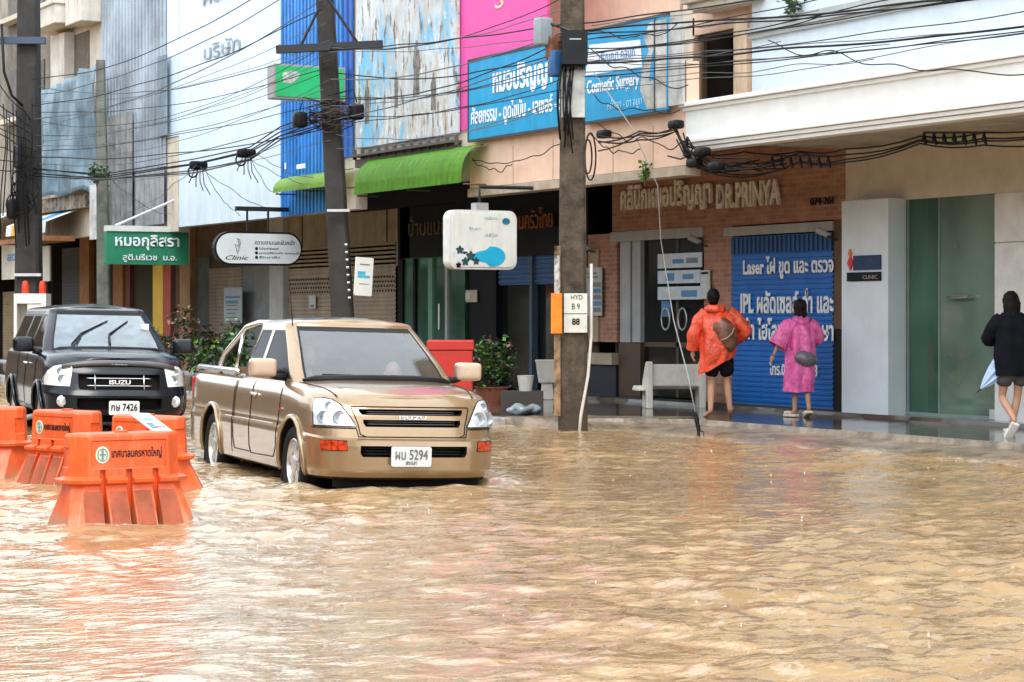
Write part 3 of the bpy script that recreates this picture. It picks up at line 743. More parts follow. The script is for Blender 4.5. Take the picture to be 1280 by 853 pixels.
def watersheet(x0, x1, y0, y1, st, name, dist=True):
    nx, ny = int((x1 - x0) / st) + 1, int((y1 - y0) / st) + 1
    X, Y = np.meshgrid(np.linspace(x0, x1, nx), np.linspace(y0, y1, ny))
    Z = heights(X, Y)
    fade = np.clip(np.minimum(np.minimum(X - x0, x1 - X), np.minimum(Y - y0, y1 - Y)) / .6, 0, 1); 
    M = pick_inv
    lx = M[0][0] * X + M[0][1] * Y + M[0][3]; ly = M[1][0] * X + M[1][1] * Y + M[1][3]
    bow = .045 * np.exp(-((ly + .18) / .30) ** 2) * np.exp(-(lx / .85) ** 4)
    for wy in (.9, 3.95):
        for wx in (-.86, .86): bow += .05 * np.exp(-((ly - wy + .40) / .22) ** 2 - ((lx - wx) / .2) ** 2) + .03 * np.exp(-((ly - wy - .55) / .3) ** 2 - ((lx - wx * 1.2) / .25) ** 2)
    wake = np.exp(-((np.abs(lx) - 1.05 - .22 * ly) / .28) ** 2) * np.clip((ly + .4) / .6, 0, 1) * np.exp(-ly / 5.) * .035
    foam = np.exp(-((np.abs(lx) - .98 - .20 * ly) / .16) ** 2) * np.clip((ly + .3) / .5, 0, 1) * np.exp(-ly / 4.5) * .9 + .8 * np.exp(-((ly + .12) / .12) ** 2) * (np.abs(lx) < .9)
    for wy in (.9, 3.95):
        for wx in (-.86, .86): foam += np.exp(-((ly - wy) / .42) ** 2 - ((lx - wx) / .20) ** 2)
    for (cx_, cy_, rr_) in SHORE: foam += .9 * np.exp(-((np.hypot(X - cx_, Y - cy_) - rr_) / .09) ** 2); bow += .012 * np.exp(-((np.hypot(X - cx_, Y - cy_) - rr_ - .1) / .1) ** 2)
    xs_ = np.interp(Y, [24.6, 26.2], [15.15, 14.37]); foam += .5 * np.exp(-((X - xs_ + .10) / .12) ** 2)
    Z = (Z + bow + wake) * fade
    me = bpy.data.meshes.new(name); n = nx * ny
    me.vertices.add(n); me.vertices.foreach_set('co', np.stack([X, Y, Z], -1).astype(np.float32).ravel())
    idx = np.arange(n).reshape(ny, nx); q = np.stack([idx[:-1, :-1], idx[:-1, 1:], idx[1:, 1:], idx[1:, :-1]], -1).reshape(-1, 4)
    me.loops.add(q.size); me.loops.foreach_set('vertex_index', q.ravel().astype(np.int32)); me.polygons.add(len(q))
    me.polygons.foreach_set('loop_start', (np.arange(len(q)) * 4).astype(np.int32)); me.update(calc_edges=True)
    at = me.attributes.new('foam', 'FLOAT', 'POINT'); at.data.foreach_set('value', np.clip(foam, 0, 1).astype(np.float32).ravel())
    for p in (me.polygons,): p.foreach_set('use_smooth', np.ones(len(q), bool))
    return me
wm = bpy.data.materials.new('muddy_flood_water'); wm.use_nodes = True; N = wm.node_tree.nodes; L = wm.node_tree.links; b = N['Principled BSDF']
b.inputs['Roughness'].default_value = .04; b.inputs['IOR'].default_value = 1.62; b.inputs['Specular IOR Level'].default_value = .5
tc = N.new('ShaderNodeTexCoord'); mp = N.new('ShaderNodeMapping'); mp.inputs['Rotation'].default_value = (0, 0, AL); mp.inputs['Scale'].default_value = (.75, 1.35, 1)
L.new(tc.outputs['Object'], mp.inputs['Vector'])
n1 = N.new('ShaderNodeTexNoise'); n1.inputs['Scale'].default_value = 1.8; n1.inputs['Detail'].default_value = 9; n1.inputs['Roughness'].default_value = .65; n1.inputs['Distortion'].default_value = .6
L.new(mp.outputs[0], n1.inputs['Vector']); cr = N.new('ShaderNodeValToRGB')
cr.color_ramp.elements[0].position = .36; cr.color_ramp.elements[0].color = (.24, .152, .072, 1); cr.color_ramp.elements[1].position = .68; cr.color_ramp.elements[1].color = (.385, .262, .135, 1)
L.new(n1.outputs['Fac'], cr.inputs['Fac']); fa = N.new('ShaderNodeAttribute'); fa.attribute_name = 'foam'; fn_ = N.new('ShaderNodeTexNoise'); fn_.inputs['Scale'].default_value = 11; fn_.inputs['Detail'].default_value = 8; fn_.inputs['Distortion'].default_value = 1.2; L.new(tc.outputs['Object'], fn_.inputs['Vector'])
fr_ = N.new('ShaderNodeValToRGB'); fr_.color_ramp.elements[0].position = .42; fr_.color_ramp.elements[0].color = (0, 0, 0, 1); fr_.color_ramp.elements[1].position = .58; fr_.color_ramp.elements[1].color = (1, 1, 1, 1); L.new(fn_.outputs['Fac'], fr_.inputs[0])
fm = N.new('ShaderNodeMath'); fm.operation = 'MULTIPLY'; L.new(fa.outputs['Fac'], fm.inputs[0]); L.new(fr_.outputs[0], fm.inputs[1])
fx = N.new('ShaderNodeMixRGB'); fx.inputs['Color2'].default_value = (.70, .60, .46, 1); L.new(fm.outputs[0], fx.inputs['Fac']); L.new(cr.outputs['Color'], fx.inputs['Color1']); L.new(fx.outputs[0], b.inputs['Base Color'])
n2 = N.new('ShaderNodeTexNoise'); n2.inputs['Scale'].default_value = 7.5; n2.inputs['Detail'].default_value = 4; n2.inputs['Roughness'].default_value = .5; L.new(mp.outputs[0], n2.inputs['Vector'])
bp = N.new('ShaderNodeBump'); bp.inputs['Strength'].default_value = .5; bp.inputs['Distance'].default_value = .035; L.new(n2.outputs['Fac'], bp.inputs['Height'])
n3 = N.new('ShaderNodeTexVoronoi'); n3.inputs['Scale'].default_value = 16; L.new(tc.outputs['Object'], n3.inputs['Vector'])
rp = N.new('ShaderNodeValToRGB'); rp.color_ramp.elements[0].position = .0; rp.color_ramp.elements[0].color = (1, 1, 1, 1); rp.color_ramp.elements[1].position = .18; rp.color_ramp.elements[1].color = (0, 0, 0, 1)
L.new(n3.outputs['Distance'], rp.inputs[0]); bp2 = N.new('ShaderNodeBump'); bp2.inputs['Strength'].default_value = .5; bp2.inputs['Distance'].default_value = .015
L.new(rp.outputs[0], bp2.inputs['Height']); L.new(bp.outputs[0], bp2.inputs['Normal']); L.new(bp2.outputs[0], b.inputs['Normal'])
from mathutils import Euler
pick_inv = (Matrix.Translation(pick.location) @ Matrix.Rotation(pick.rotation_euler.z, 4, 'Z')).inverted()
wo = obj('water', watersheet(-3, 15.6, 5, 46, .045, 'water'), wm); tag(wo, kind='structure')
g = bmesh.new()
for (a0, a1, b0, b1) in ((-60, -3, -20, 260), (-3, 15.2, -20, 5), (-3, 14.9, 46, 260)):
    g.faces.new([g.verts.new(p) for p in ((a0, b0, 0), (a1, b0, 0), (a1, b1, 0), (a0, b1, 0))])
tag(obj('water', g, wm), kind='structure')
# raindrops striking the water
g = bmesh.new(); g2 = bmesh.new(); random.seed(5)
for i in range(300):
    D = 9.5 + 16 * random.random() ** .8; px = random.uniform(-60, 1320); 
    p = RGT * ((px - 640) / FL * D) + FWD * D
    if p.x > 15.1 or p.x < -2.5: continue
    lp = pick_inv @ Vector((p.x, p.y, 0))
    if abs(lp.x) < 1.1 and -.2 < lp.y < 5.2: continue
    h = random.uniform(.004, .016) * random.choice((1, 1, 1.5)); r = random.uniform(.002, .005)
    zz_ = random.uniform(.0, .02)
    if i % 3 == 0: lathe([(0, 0), (r * 1.5, .001), (r * .5, h * .5), (r * .9, h * .85), (0, h)], 6, 'Z', Matrix.Translation((p.x, p.y, zz_)), g)
    q_ = random.uniform(.012, .034); tube([(p.x + q_ * math.cos(2 * PI * k / 12), p.y + q_ * math.sin(2 * PI * k / 12), zz_ + .006) for k in range(random.choice((7, 9, 13)))], .0016, 4, g2)
tag(obj('rain_splashes', g, mat('splash_water', (.9, .88, .84), .1, vary=0)), 'small white rain splashes scattered over the brown flood water', 'splashes', kind='stuff')

tag(obj('rain_rings', g2, wm, smooth=True), 'small round ripples raised by raindrops on the flood water', 'ripples', kind='stuff')

# ---------------------------------------------------------------- building kit
def bld(name, label, y0, y1, group=None): return thing(name, label, 'building', (XF, (y0 + y1) / 2, ZP), group=group)
def part(name, b, m, root, **k): return obj(name, b, m, root, **k)
SOF = 4.0; LIP = 3.37; TOPZ = 12.5
PLST = mat('cream_plaster', (.62, .56, .47), .8, vary=.12, streak=.45, streakcol=(.25, .22, .18))
SOFM = mat('stained_soffit', (.56, .50, .42), .85, vary=.2, vscale=2, streak=.3)
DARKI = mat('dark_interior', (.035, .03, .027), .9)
def shell(root, y0, y1, upm, upx=XO, topz=TOPZ, sofm=None, lip=None):
    lip = lip or LIP
    part('upper_wall', boxes([(upx + .02, upx + .25, y0, y1, lip, topz)]), upm, root)
    part('side_wall', boxes([(upx + .25, XF + 9, y0 + .003, y0 + .2, SOF + .2, topz)]), upm, root)
    part('side_wall', boxes([(upx + .25, XF + 9, y1 - .2, y1 - .003, SOF + .2, topz)]), upm, root)
    part('roof', boxes([(upx + .26, XF + 9, y0 + .21, y1 - .21, topz - .3, topz - .1)]), SOFM, root)
    part('soffit', boxes([(upx + .252, XF + 6, y0 + .004, y1 - .004, SOF, SOF + .18)]), sofm or SOFM, root)
    # the room behind the shop front
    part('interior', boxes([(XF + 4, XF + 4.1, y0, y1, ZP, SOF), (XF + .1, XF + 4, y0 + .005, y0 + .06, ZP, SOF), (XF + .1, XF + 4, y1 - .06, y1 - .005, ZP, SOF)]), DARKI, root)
def shutter(root, px0, px1, ytop, m, name='roller_shutter', pitch=.085, X=XF, zb=ZP + .08, depth=.018, y0=None, y1=None):
    a, b_ = (onX(px0, 0, X).y, onX(px1, 0, X).y) if y0 is None else (y0, y1); zt = onX(px0, ytop, X).z if ytop > 20 else ytop
    M = frameM((X, a, 0), STREET); L_ = a - b_
    s = part(name, ribbed(0, L_, zb, zt, pitch, depth, M, vertical=False), m, root)
    part('bottom_rail', box(0, L_, zb - .06, zb, 0, .03, M=M), mat('rail_steel', (.2, .2, .2), .4, metal=.5), s)
    return M, L_, zt
def panel(name, px0, px1, yt, yb, m, root=None, X=XF, t=.03, **k):
    """upright slab facing the street between two photo columns"""
    a, b_ = onX(px0, 0, X).y, onX(px1, 0, X).y; zt, zb = onX(px0, yt, X).z, onX(px0, yb, X).z
    return obj(name, box(X - t, X, b_, a, zb, zt), m, root, **k)
def wrect(px0, px1, yt, yb, X):
    a, b_ = onX(px0, 0, X).y, onX(px1, 0, X).y; return a, b_, onX(px0, yt, X).z, onX(px0, yb, X).z

# ---- 1 white clinic on the right -------------------------------------------------
YR = 24.57
B1 = bld('clinic_building', 'white clinic building with moulded canopy and green glass front beside the brick clinic', 14, YR)
TANW = mat('beige_tile_wall', (.68, .63, .55), .5, vary=.08, streak=.2, streakcol=(.4, .36, .3))
WHT = mat('white_moulding_paint', (.80, .82, .81), .6, vary=.05, streak=.10, streakcol=(.5, .48, .42))
UPP = mat('pale_blue_cladding', (.62, .72, .80), .5, vary=.06, streak=.10, streakcol=(.4, .42, .42))
gy0, gy1 = YF(1245), YF(1131)
zg = ZF(1131, 250)
part('wall', boxes([(XF, XF + .25, gy1, YR, ZP, 4.0), (XF, XF + .25, 8, gy0, ZP, 4.0), (XF + .003, XF + .25, gy0, gy1, zg, 4.0)]), TANW, B1)
part('white_panel', boxes([(XF - .03, XF - .002, YF(1300), gy0 - .01, ZP + .03, ZF(1245, 305)), (XF - .03, XF - .002, YF(1300), gy0 - .01, ZF(1245, 303), ZF(1245, 243))]), mat('white_gloss_panel', (.78, .78, .76), .3), B1)
ym_ = YF(1172); gw = part('window', box(XF + .04, XF + .055, gy0, ym_ - .012, ZP + .1, zg), tinted('pale_green_glass', (.34, .56, .46), 1.6, film=1.0, fcol=(.26, .38, .31)), B1)  # paler film puts the street's reflection into this pane's colour
part('window', box(XF + .04, XF + .055, ym_ + .012, gy1, ZP + .1, zg), GREENGLASS, B1)
part('mullion', box(XF + .02, XF + .07, ym_ - .01, ym_ + .01, ZP + .1, zg), mat('green_grey_frame', (.25, .33, .30), .4), B1)  # bar added along the edge of the painted reflection
part('frame', boxes([(XF + .0, XF + .07, gy0, gy1, ZP + .02, ZP + .10), (XF + .02, XF + .07, gy1 - .05, gy1, ZP + .1, zg), (XF + .02, XF + .07, gy0, gy0 + .04, ZP + .1, zg)]), mat('green_grey_frame', (.25, .33, .30), .4), gw)
part('blind', ribbed(0, gy1 - gy0, ZP + .12, zg, .11, .02, frameM((XF + .10, gy1, 0), STREET)), mat('green_blind', (.12, .30, .20), .6, vary=.15), B1)
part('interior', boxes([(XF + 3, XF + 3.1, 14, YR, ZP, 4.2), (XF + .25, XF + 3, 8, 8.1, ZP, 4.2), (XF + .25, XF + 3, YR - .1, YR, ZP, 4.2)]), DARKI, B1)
h = part('door_handle', tube([(XF - .0, YF(1188), ZF(1188, 372)), (XF - .05, YF(1188), ZF(1188, 372)), (XF - .05, YF(1214), ZF(1214, 371)), (XF, YF(1214), ZF(1214, 371))], .018, 8), CHROME, B1)
part('notice', box(XF - .004, XF + .03, YF(1246), YF(1237), ZF(1237, 524), ZF(1237, 512)), WHITEP, B1)
# canopy: outer face, mouldings, soffit
y0c = 4.
cz0, cz1 = 3.68, 4.34
part('canopy', boxes([(XO + .08, XF, y0c, YR - .02, cz0 + .13, cz0 + .3)]), SOFM, B1)
c = part('canopy_fascia', box(XO, XO + .2, y0c, YR, cz0 + .16, cz1 - .12), WHT, B1)
for i, (zz, dx, hh) in enumerate(((cz0, .0, .05), (cz0 + .055, .035, .05), (cz0 + .11, .07, .05), (cz1 - .12, .03, .05), (cz1 - .065, .07, .06))):
    part('moulding', boxes([(XO - dx, XO + .22, y0c, YR + dx, zz, zz + hh)], bev=.008), WHT, c)
part('canopy_end', boxes([(XO + .2, XF, YR - .15, YR, cz0 + .16, cz1 - .12)]), WHT, B1)
part('canopy_roof', boxes([(XO + .2, XF, y0c, YR - .16, cz1 - .16, cz1 - .1)]), SOFM, B1)
UX = 16.75
uy1 = onX(940, 0, UX).y
part('upper_wall', boxes([(UX, UX + .25, y0c, uy1, cz1 - .1, 6.4)]), UPP, B1)
part('added_upper_storeys', boxes([(UX - .2, UX + 6, y0c, uy1, 6.41, 15)]), mat('ochre_reflection_wall', (.42, .30, .17), .8, vary=.2, streak=.3), B1)  # unseen storeys added above the view, ochre so the water reflects gold
b = bmesh.new()
zc = onX(960, 40, UX).z
part('wall_cornice', boxes([(UX - .10, UX - .002, y0c, uy1 + .02, zc, zc + .08), (UX - .06, UX - .002, y0c, uy1 + .01, zc - .06, zc - .003), (UX - .03, UX - .002, y0c, uy1, zc + .083, zc + .16)]), mat('grey_cornice', (.42, .44, .44), .6, streak=.3), B1)
# grey column with the logo
cx = XF - .30; a, b_ = onX(1052, 0, cx).y, onX(1110, 0, cx).y; zt = onX(1052, 252, cx).z
part('advert_column', box(cx, XF - .003, b_, a, ZP - .02, zt, bev=.006), mat('pale_grey_panel', (.70, .78, .83), .35, vary=.07, vscale=1.5, streak=.12, streakcol=(.45, .48, .5)), B1)
Mx = frameM((cx - .002, a, 0), STREET)
def pu(px): return a - onX(px, 0, cx).y
def pz(px, py): return onX(px, py, cx).z
sg = obj('logo_sign', box(pu(1068), pu(1102), pz(1068, 338), pz(1068, 320), 0, .02, M=Mx), mat('navy_sign_blue', (.01, .035, .11), .4)); tag(sg, 'navy logo sign with red diamond on the pale grey column', 'sign')
b = textbm('SENSERA', pu(1099) - pu(1075), .10, .004, Mx @ Matrix.Translation((pu(1074), pz(1074, 333), .021)))
obj('lettering', b, mat('faded_blue_letter', (.03, .10, .22), .5), sg)
b = poly([(pu(1064) + x, pz(1064, 329) + z) for x, z in ((-.06, 0), (0, .10), (.06, 0), (0, -.10))], .025, Mx)
obj('emblem', b, mat('logo_red', (.70, .03, .05), .4), sg)
obj('emblem_tip', poly([(pu(1064) + x, pz(1064, 316) + z) for x, z in ((-.035, -.02), (0, .05), (.035, -.02), (0, -.06))], .03, Mx), mat('logo_orange', (.75, .25, .06), .4), sg)
sg = obj('hours_sign', box(pu(1060), pu(1102), pz(1060, 352), pz(1060, 341), 0, .02, M=Mx), mat('black_sign', (.012, .014, .015), .4)); tag(sg, 'narrow black sign below the navy logo on the pale grey column', 'sign')
obj('lettering', textbm('CLINIC', .32, .05, .003, Mx @ Matrix.Translation((pu(1080), pz(1080, 349), .021))), mat('sign_grey_letter', (.45, .4, .38), .5), sg)

# ---- 2 brick clinic ---------------------------------------------------------------
Y2 = 30.8
B2 = bld('clinic_building', 'brick-fronted clinic with peach upper storey and blue roller shutter', YR, Y2)
PEACH = mat('peach_wall_paint', (.80, .56, .42), .75, vary=.07, streak=.22, streakcol=(.4, .27, .2))
BRK = brick_mat('red_brown_brick', (.44, .20, .125), (.30, .135, .09), (.36, .27, .20))
MATS['BRK'] = BRK
part('fascia', box(XO + .02, XO + .22, YR + .01, Y2, LIP + .14, 4.9), PEACH, B2)
part('fascia_lip', boxes([(XO - .02, XO + .25, YR + .012, Y2 + .01, LIP, LIP + .13)], bev=.01), mat('tan_concrete_lip', (.48, .40, .30), .8, vary=.2, streak=.3), B2)
b = bmesh.new()
for px in (640, 690, 765, 815): part('panel_joint', box(XO + .014, XO + .022, YO(px) - .006, YO(px) + .006, LIP + .14, 4.1), mat('joint_line', (.45, .3, .22), .8), B2)
part('soffit', boxes([(XO + .252, XF + 5, YR + .01, Y2 - .005, SOF, SOF + .16)]), SOFM, B2)
# facade
def pier(px0, px1, zb=ZP, zt=2.75, m=BRK, name='brick_pier', t=.0): return part(name, box(XF - t, XF + .3, YF(px1), YF(px0), zb, zt), m, B2)
zl = ZF(765, 292)
pier(735, 771, ZP + .95, zl); pier(880, 915, ZP, zl)
part('wall', box(XF - .0, XF + .3, YR, Y2, zl, SOF - .01), BRK, B2)
pier(1042, 1056, ZP + 1.2, zl, mat('brown_pillar', (.16, .085, .05), .7, vary=.2)); pier(1042, 1056, ZP, ZP + 1.198, mat('dark_pillar_base', (.02, .018, .018), .5))
part('pier_strip', box(XF - .04, XF - .003, YF(750), YF(740), ZP + .95, ZF(740, 312)), mat('tan_strip', (.42, .33, .22), .7, vary=.2), B2)
LT = mat('grey_lintel', (.42, .42, .40), .6, vary=.1, streak=.2)
part('lintel', box(XF - .035, XF - .002, YF(880), YF(765), ZF(765, 303), ZF(765, 291)), LT, B2)
part('lintel', box(XF - .035, XF - .002, YF(1043), YF(907), ZF(907, 296), ZF(907, 285)), LT, B2)
part('counter', box(XF - .1, XF + .2, YF(771), YF(736), ZF(736, 455), ZF(736, 441)), mat('tan_counter', (.42, .35, .25), .6), B2)
part('plinth', box(XF - .02, XF + .25, YF(771), YF(736), ZP, ZF(736, 456)), mat('navy_plinth', (.02, .025, .04), .4), B2)
part('step', box(XF - .25, XF + .1, YR, Y2, ZP - .05, ZP + .075), mat('dark_wet_step', (.05, .045, .04), .2), B2)
# door
dr = part('door_frame', boxes([(XF + .02, XF + .10, YF(786.5), YF(774), ZF(774, 428), zl), (XF + .02, XF + .10, YF(799), YF(789), ZF(789, 428), zl)]), mat('grey_white_frame', (.40, .41, .42), .5), B2)
part('door_frame', boxes([(XF + .02, XF + .10, YF(799), YF(772), ZP + .08, ZF(774, 429))]), mat('brown_lower_frame', (.09, .055, .035), .5), B2)
part('door_glass', box(XF + .10, XF + .112, YF(880), YF(799), ZP + .1, zl), SHOPGLASS, B2)
part('door_rail', boxes([(XF + .09, XF + .13, YF(880), YF(799), ZF(820, 434), ZF(820, 428)), (XF + .09, XF + .13, YF(842), YF(839), ZP + .1, zl)]), mat('brown_lower_frame', (.09, .055, .035), .5), B2)
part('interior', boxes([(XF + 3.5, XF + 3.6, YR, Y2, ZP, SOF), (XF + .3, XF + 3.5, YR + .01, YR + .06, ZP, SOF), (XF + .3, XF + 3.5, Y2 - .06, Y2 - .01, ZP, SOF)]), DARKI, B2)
part('reception_desk', box(XF + 1.2, XF + 1.6, YF(865), YF(800) + .3, ZP, 1.15), mat('desk_wood', (.22, .10, .04), .5), B2)
SHB = mat('blue_shutter_paint', (.008, .15, .52), .38, vary=.12, vscale=2, streak=.3, streakcol=(.02, .05, .14))
M, L_, zt = shutter(B2, 915, 1042, 297, SHB, pitch=.075)
part('shutter_vent_band', ribbed(0, L_, ZF(915, 318), ZF(915, 298), .11, .02, frameM((XF - .02, YF(915), 0), STREET)), mat('dark_shutter_blue', (.012, .07, .22), .4), B2)
WL = mat('white_paint_letters', (.92, .95, .95), .6, vary=.15, vscale=18)
def onwall(s, px0, px1, pyb, pyt, m, X, t=.012, root=None, name='lettering', **k):
    a_, b2 = onX(px0, 0, X).y, onX(px1, 0, X).y; z0, z1 = onX(px0, pyb, X).z, onX(px0, pyt, X).z
    return obj(name, textbm(s, a_ - b2, z1 - z0, t, frameM((X, a_, z0), STREET), **k), m, root)
sx = XF - .024
for s, p0, p1, yb, yt in (('Laser ไฝ ขูด และ ตรวจ', 929, 1042, 350, 322), ('IPL ผลัดเซลล์ ก่ำ และ', 926, 1042, 392, 362), ('ฝ้า ไฮโลฟอร์ม รักษา', 930, 1042, 425, 397), ('โทร.074-234663', 962, 1022, 469, 452)):
    onwall(s, p0, p1, yb, yt, WL, sx, .005, B2, 'painted_lettering', bold=.028)
LET = mat('weathered_sign_letters', (.95, .89, .76), .6, vary=.25, vscale=8)
s1 = onwall('คลินิกหมอปริญญา', 778, 891, 270, 232, LET, XF - .05, .045, None, 'fascia_lettering', bold=.03); tag(s1, 'raised cream Thai lettering on the brick clinic front', 'sign lettering')
s2 = onwall('DR.PRINYA', 898, 977, 262, 231, LET, XF - .05, .045, None, 'fascia_lettering', bold=.03); tag(s2, 'raised cream English lettering on the brick clinic front, right of the Thai letters', 'sign lettering')
s3 = onwall('074-261', 1014, 1042, 257, 248, INK, XF - .03, .02, None, 'house_number'); tag(s3, 'small black numerals on the brick wall above the blue shutter', 'house number')
def spot(px, py, lab, dirx=-1):
    p = onX(px, py, XF); t = thing('spotlight', lab, 'lamp', p, group='small spotlights on the brick front')
    obj('bracket', tube([p, p + Vector((-.12, 0, .02)), p + Vector((-.16, .0, .05))], .015, 6), mat('lamp_dark', (.06, .055, .05), .5), t)
    obj('lamp_head', tube([p + Vector((-.10, .02, .05)), p + Vector((-.22, .16, .14))], [.035, .05], 12), mat('lamp_grey', (.45, .44, .42), .4), t)
spot(884, 308, 'small grey spotlight on the brick pier between the door and the blue shutter')
spot(1046, 300, 'small grey spotlight at the top right corner of the blue shutter')
spot(746, 316, 'small grey spotlight on the brick pier next to the tall concrete pole')
# notices at the door
def notice(label, px0, px1, yt, yb, X, m=WHITEP, lines=(), group=None, cat='notice'):
    a_, b2, z1, z0 = wrect(px0, px1, yt, yb, X); M = frameM((X, a_, z0), STREET); w_, h_ = a_ - b2, z1 - z0
    n = thing('notice_board', label, cat, (X, (a_ + b2) / 2, z0), group=group)
    obj('board', box(0, w_, 0, h_, 0, .015, M=M), m, n)
    for (u0, v0, u1, v1, mm) in lines: obj('print', box(u0 * w_, u1 * w_, v0 * h_, v1 * h_, .0155, .019, M=M), mm, n)
    return n, M, w_, h_
PB = mat('print_blue', (.10, .28, .55), .5, vary=.2, vscale=30); PG = mat('print_grey', (.25, .27, .3), .5, vary=.3, vscale=40); PLB = mat('paper_pale_blue', (.60, .70, .80), .5, vary=.08, vscale=9)
rows_ = lambda n, m_, a=.1, b=.9: [(a, (i + .3) / n, b - .1 * (i % 3), (i + .6) / n, m_) for i in range(n)]
notice('upper of three pale blue notices in the clinic doorway', 823, 878, 318, 336, XF - .02, PLB, [(.04, .1, .3, .9, WHITEP), (.35, .3, .6, .6, PB), (.66, .3, .92, .65, PG)], 'pale notices in the clinic doorway')
notice('middle of three pale blue notices in the clinic doorway', 823, 876, 339, 355, XF - .02, PLB, [(.2, .2, .4, .8, PB), (.6, .3, .85, .7, PB)], 'pale notices in the clinic doorway')
notice('lowest of three pale blue notices in the clinic doorway', 823, 878, 359, 375, XF - .02, PLB, [(.1, .2, .45, .7, WHITEP), (.55, .2, .9, .7, PB)], 'pale notices in the clinic doorway')
notice('white price list overlapping the right edge of the doorway notices', 876.5, 888, 338, 374, XF - .04, WHITEP, [(.1, .86, .9, .94, PB)] + rows_(5, PLB), 'pale notices in the clinic doorway')
n_, M, w_, h_ = notice('tall white notice with blue blocks on the brick pier beside the concrete pole', 733.5, 753, 335, 395, XF - .06, mat('aged_white_panel', (.52, .52, .50), .5, vary=.15), [(.35, .08 + .13 * i, .95, .17 + .13 * i, PB if i % 2 else PG) for i in range(5)] + [(.1, .78, .8, .82, PG), (.1, .86, .7, .9, PG)])
# silver bicycle wheels printed? -> two round chrome handles on the door
for px, lab in ((834, 'left'), (855, 'right')):
    p = onX(px, 399, XF + .06)
    part('door_pull', tube([p + Vector((-.03, .12 * math.cos(t_), .17 * math.sin(t_))) for t_ in [2 * PI * k / 20 for k in range(21)]], .014, 6, cap=False), mat('pale_pull', (.6, .62, .62), .3, metal=.5), B2, smooth=True)
part('door_decal', box(XF + .07, XF + .085, YF(833), YF(822), ZF(822, 396), ZF(822, 376)), PB, B2)
# upper floor above the cyan sign
ux2 = 17.4
part('upper_wall', boxes([(ux2, ux2 + .2, onX(850, 0, ux2).y, Y2, 4.6, 14)]), PEACH, B2)
part('balcony_parapet', boxes([(XO + .05, XO + .2, onX(850, 0, XO).y, Y2, 4.9, onX(735, 38, XO).z)]), PLST, B2)
zc2 = onX(830, 22, 16.5).z
part('cornice', boxes([(16.5, 16.9, onX(940, 0, 16.5).y + .05, YO(828), zc2, zc2 + .10), (16.4, 16.9, onX(940, 0, 16.5).y + .05, YO(826), zc2 + .103, zc2 + .2), (16.3, 16.9, onX(940, 0, 16.5).y + .05, YO(824), zc2 + .203, zc2 + .26)], bev=.01), PLST, B2)
# open window bay between cornice and canopy
wx = 16.9; wy1, wy0 = onX(854, 0, wx).y, onX(924, 0, wx).y
wz1, wz0 = onX(862, 46, wx).z, 4.25
part('upper_wall', boxes([(wx, wx + .2, wy1, YR + 1.0, 4.3, zc2), (wx, wx + .2, uy1 - .3, wy0, 4.3, zc2), (wx, wx + .2, wy0, wy1, wz1, zc2 + .3)]), PEACH, B2)
part('window_pier', box(wx - .1, wx - .003, onX(941, 0, wx).y, wy0 - .01, 4.3, wz1 + .1), mat('peach_cream_pier', (.78, .60, .44), .7, vary=.15, streak=.3), B2)
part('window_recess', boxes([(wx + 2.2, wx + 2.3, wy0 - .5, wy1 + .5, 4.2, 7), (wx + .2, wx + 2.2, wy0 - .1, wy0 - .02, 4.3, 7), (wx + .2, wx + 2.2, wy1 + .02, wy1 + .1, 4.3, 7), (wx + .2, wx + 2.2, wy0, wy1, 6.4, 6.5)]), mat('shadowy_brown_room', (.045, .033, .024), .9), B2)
wn = part('window_frame', boxes([(wx + .06, wx + .12, wy1 - .05, wy1, wz0, wz1), (wx + .06, wx + .12, wy1 - .42, wy1 - .38, wz0, wz1), (wx + .06, wx + .12, wy0, wy1, wz1 - .05, wz1)]), mat('window_brown', (.12, .08, .05), .6), B2)
bt = thing('motorcycle', 'dark motorcycle parked behind the open upper window', 'motorcycle', (wx + .5, wy0 + .35, 4.3))
Mt = Matrix.Translation((wx + .5, wy0 + .42, 4.62))
obj('wheel', tube([(wx + .5 + .10 * math.cos(t_), wy0 + .30 + .22 * math.cos(t_), 4.64 + .25 * math.sin(t_)) for t_ in [2 * PI * k / 20 for k in range(21)]], .045, 8, cap=False), RUB, bt, smooth=True)
obj('fork', tube([(wx + .5, wy0 + .30, 4.64), (wx + .48, wy0 + .48, 5.05), (wx + .35, wy0 + .62, 5.12)], .022, 8), CHROME, bt, smooth=True)
obj('fairing', rbox(wx + .55, wy0 + .62, 4.86, .3, .4, .28, .08), BLK, bt, smooth=True)

# cyan banner in two lengths
CY = mat('cyan_banner', (.0, .30, .58), .45, vary=.10, vscale=2.2, streak=.12, streakcol=(.3, .6, .75))
WB = mat('banner_white', (.75, .80, .84), .5, vary=.08)
XS = XO - .10
def banner(label, px0, px1, yt, yb, name='banner_sign', m=CY, X=XS, cat='banner', group=None, t=.04):
    a_, b2, z1, z0 = wrect(px0, px1, yt, yb, X); M = frameM((X, a_, z0), STREET); n = thing(name, label, cat, (X, (a_ + b2) / 2, z0), group=group)
    obj('sheet', box(0, a_ - b2, 0, z1 - z0, -t, 0, M=M), m, n); return n, M, a_ - b2, z1 - z0
n, M, w_, h_ = banner('cyan banner with large white Thai lettering left of the concrete pole', 586, 705, 78, 175)
obj('frame', boxes([(0, w_, h_ + .003, h_ + .04, -.05, .01), (0, w_, -.04, -.003, -.05, .01), (-.03, -.001, -.04, h_ + .04, -.05, .01)], M=M), mat('dark_frame', (.04, .05, .06), .5), n)
obj('lettering', textbm('หมอปริญญา', .62 * w_, .40 * h_, .006, M @ Matrix.Translation((.27 * w_, .47 * h_, .003)), bold=.03), WB, n)
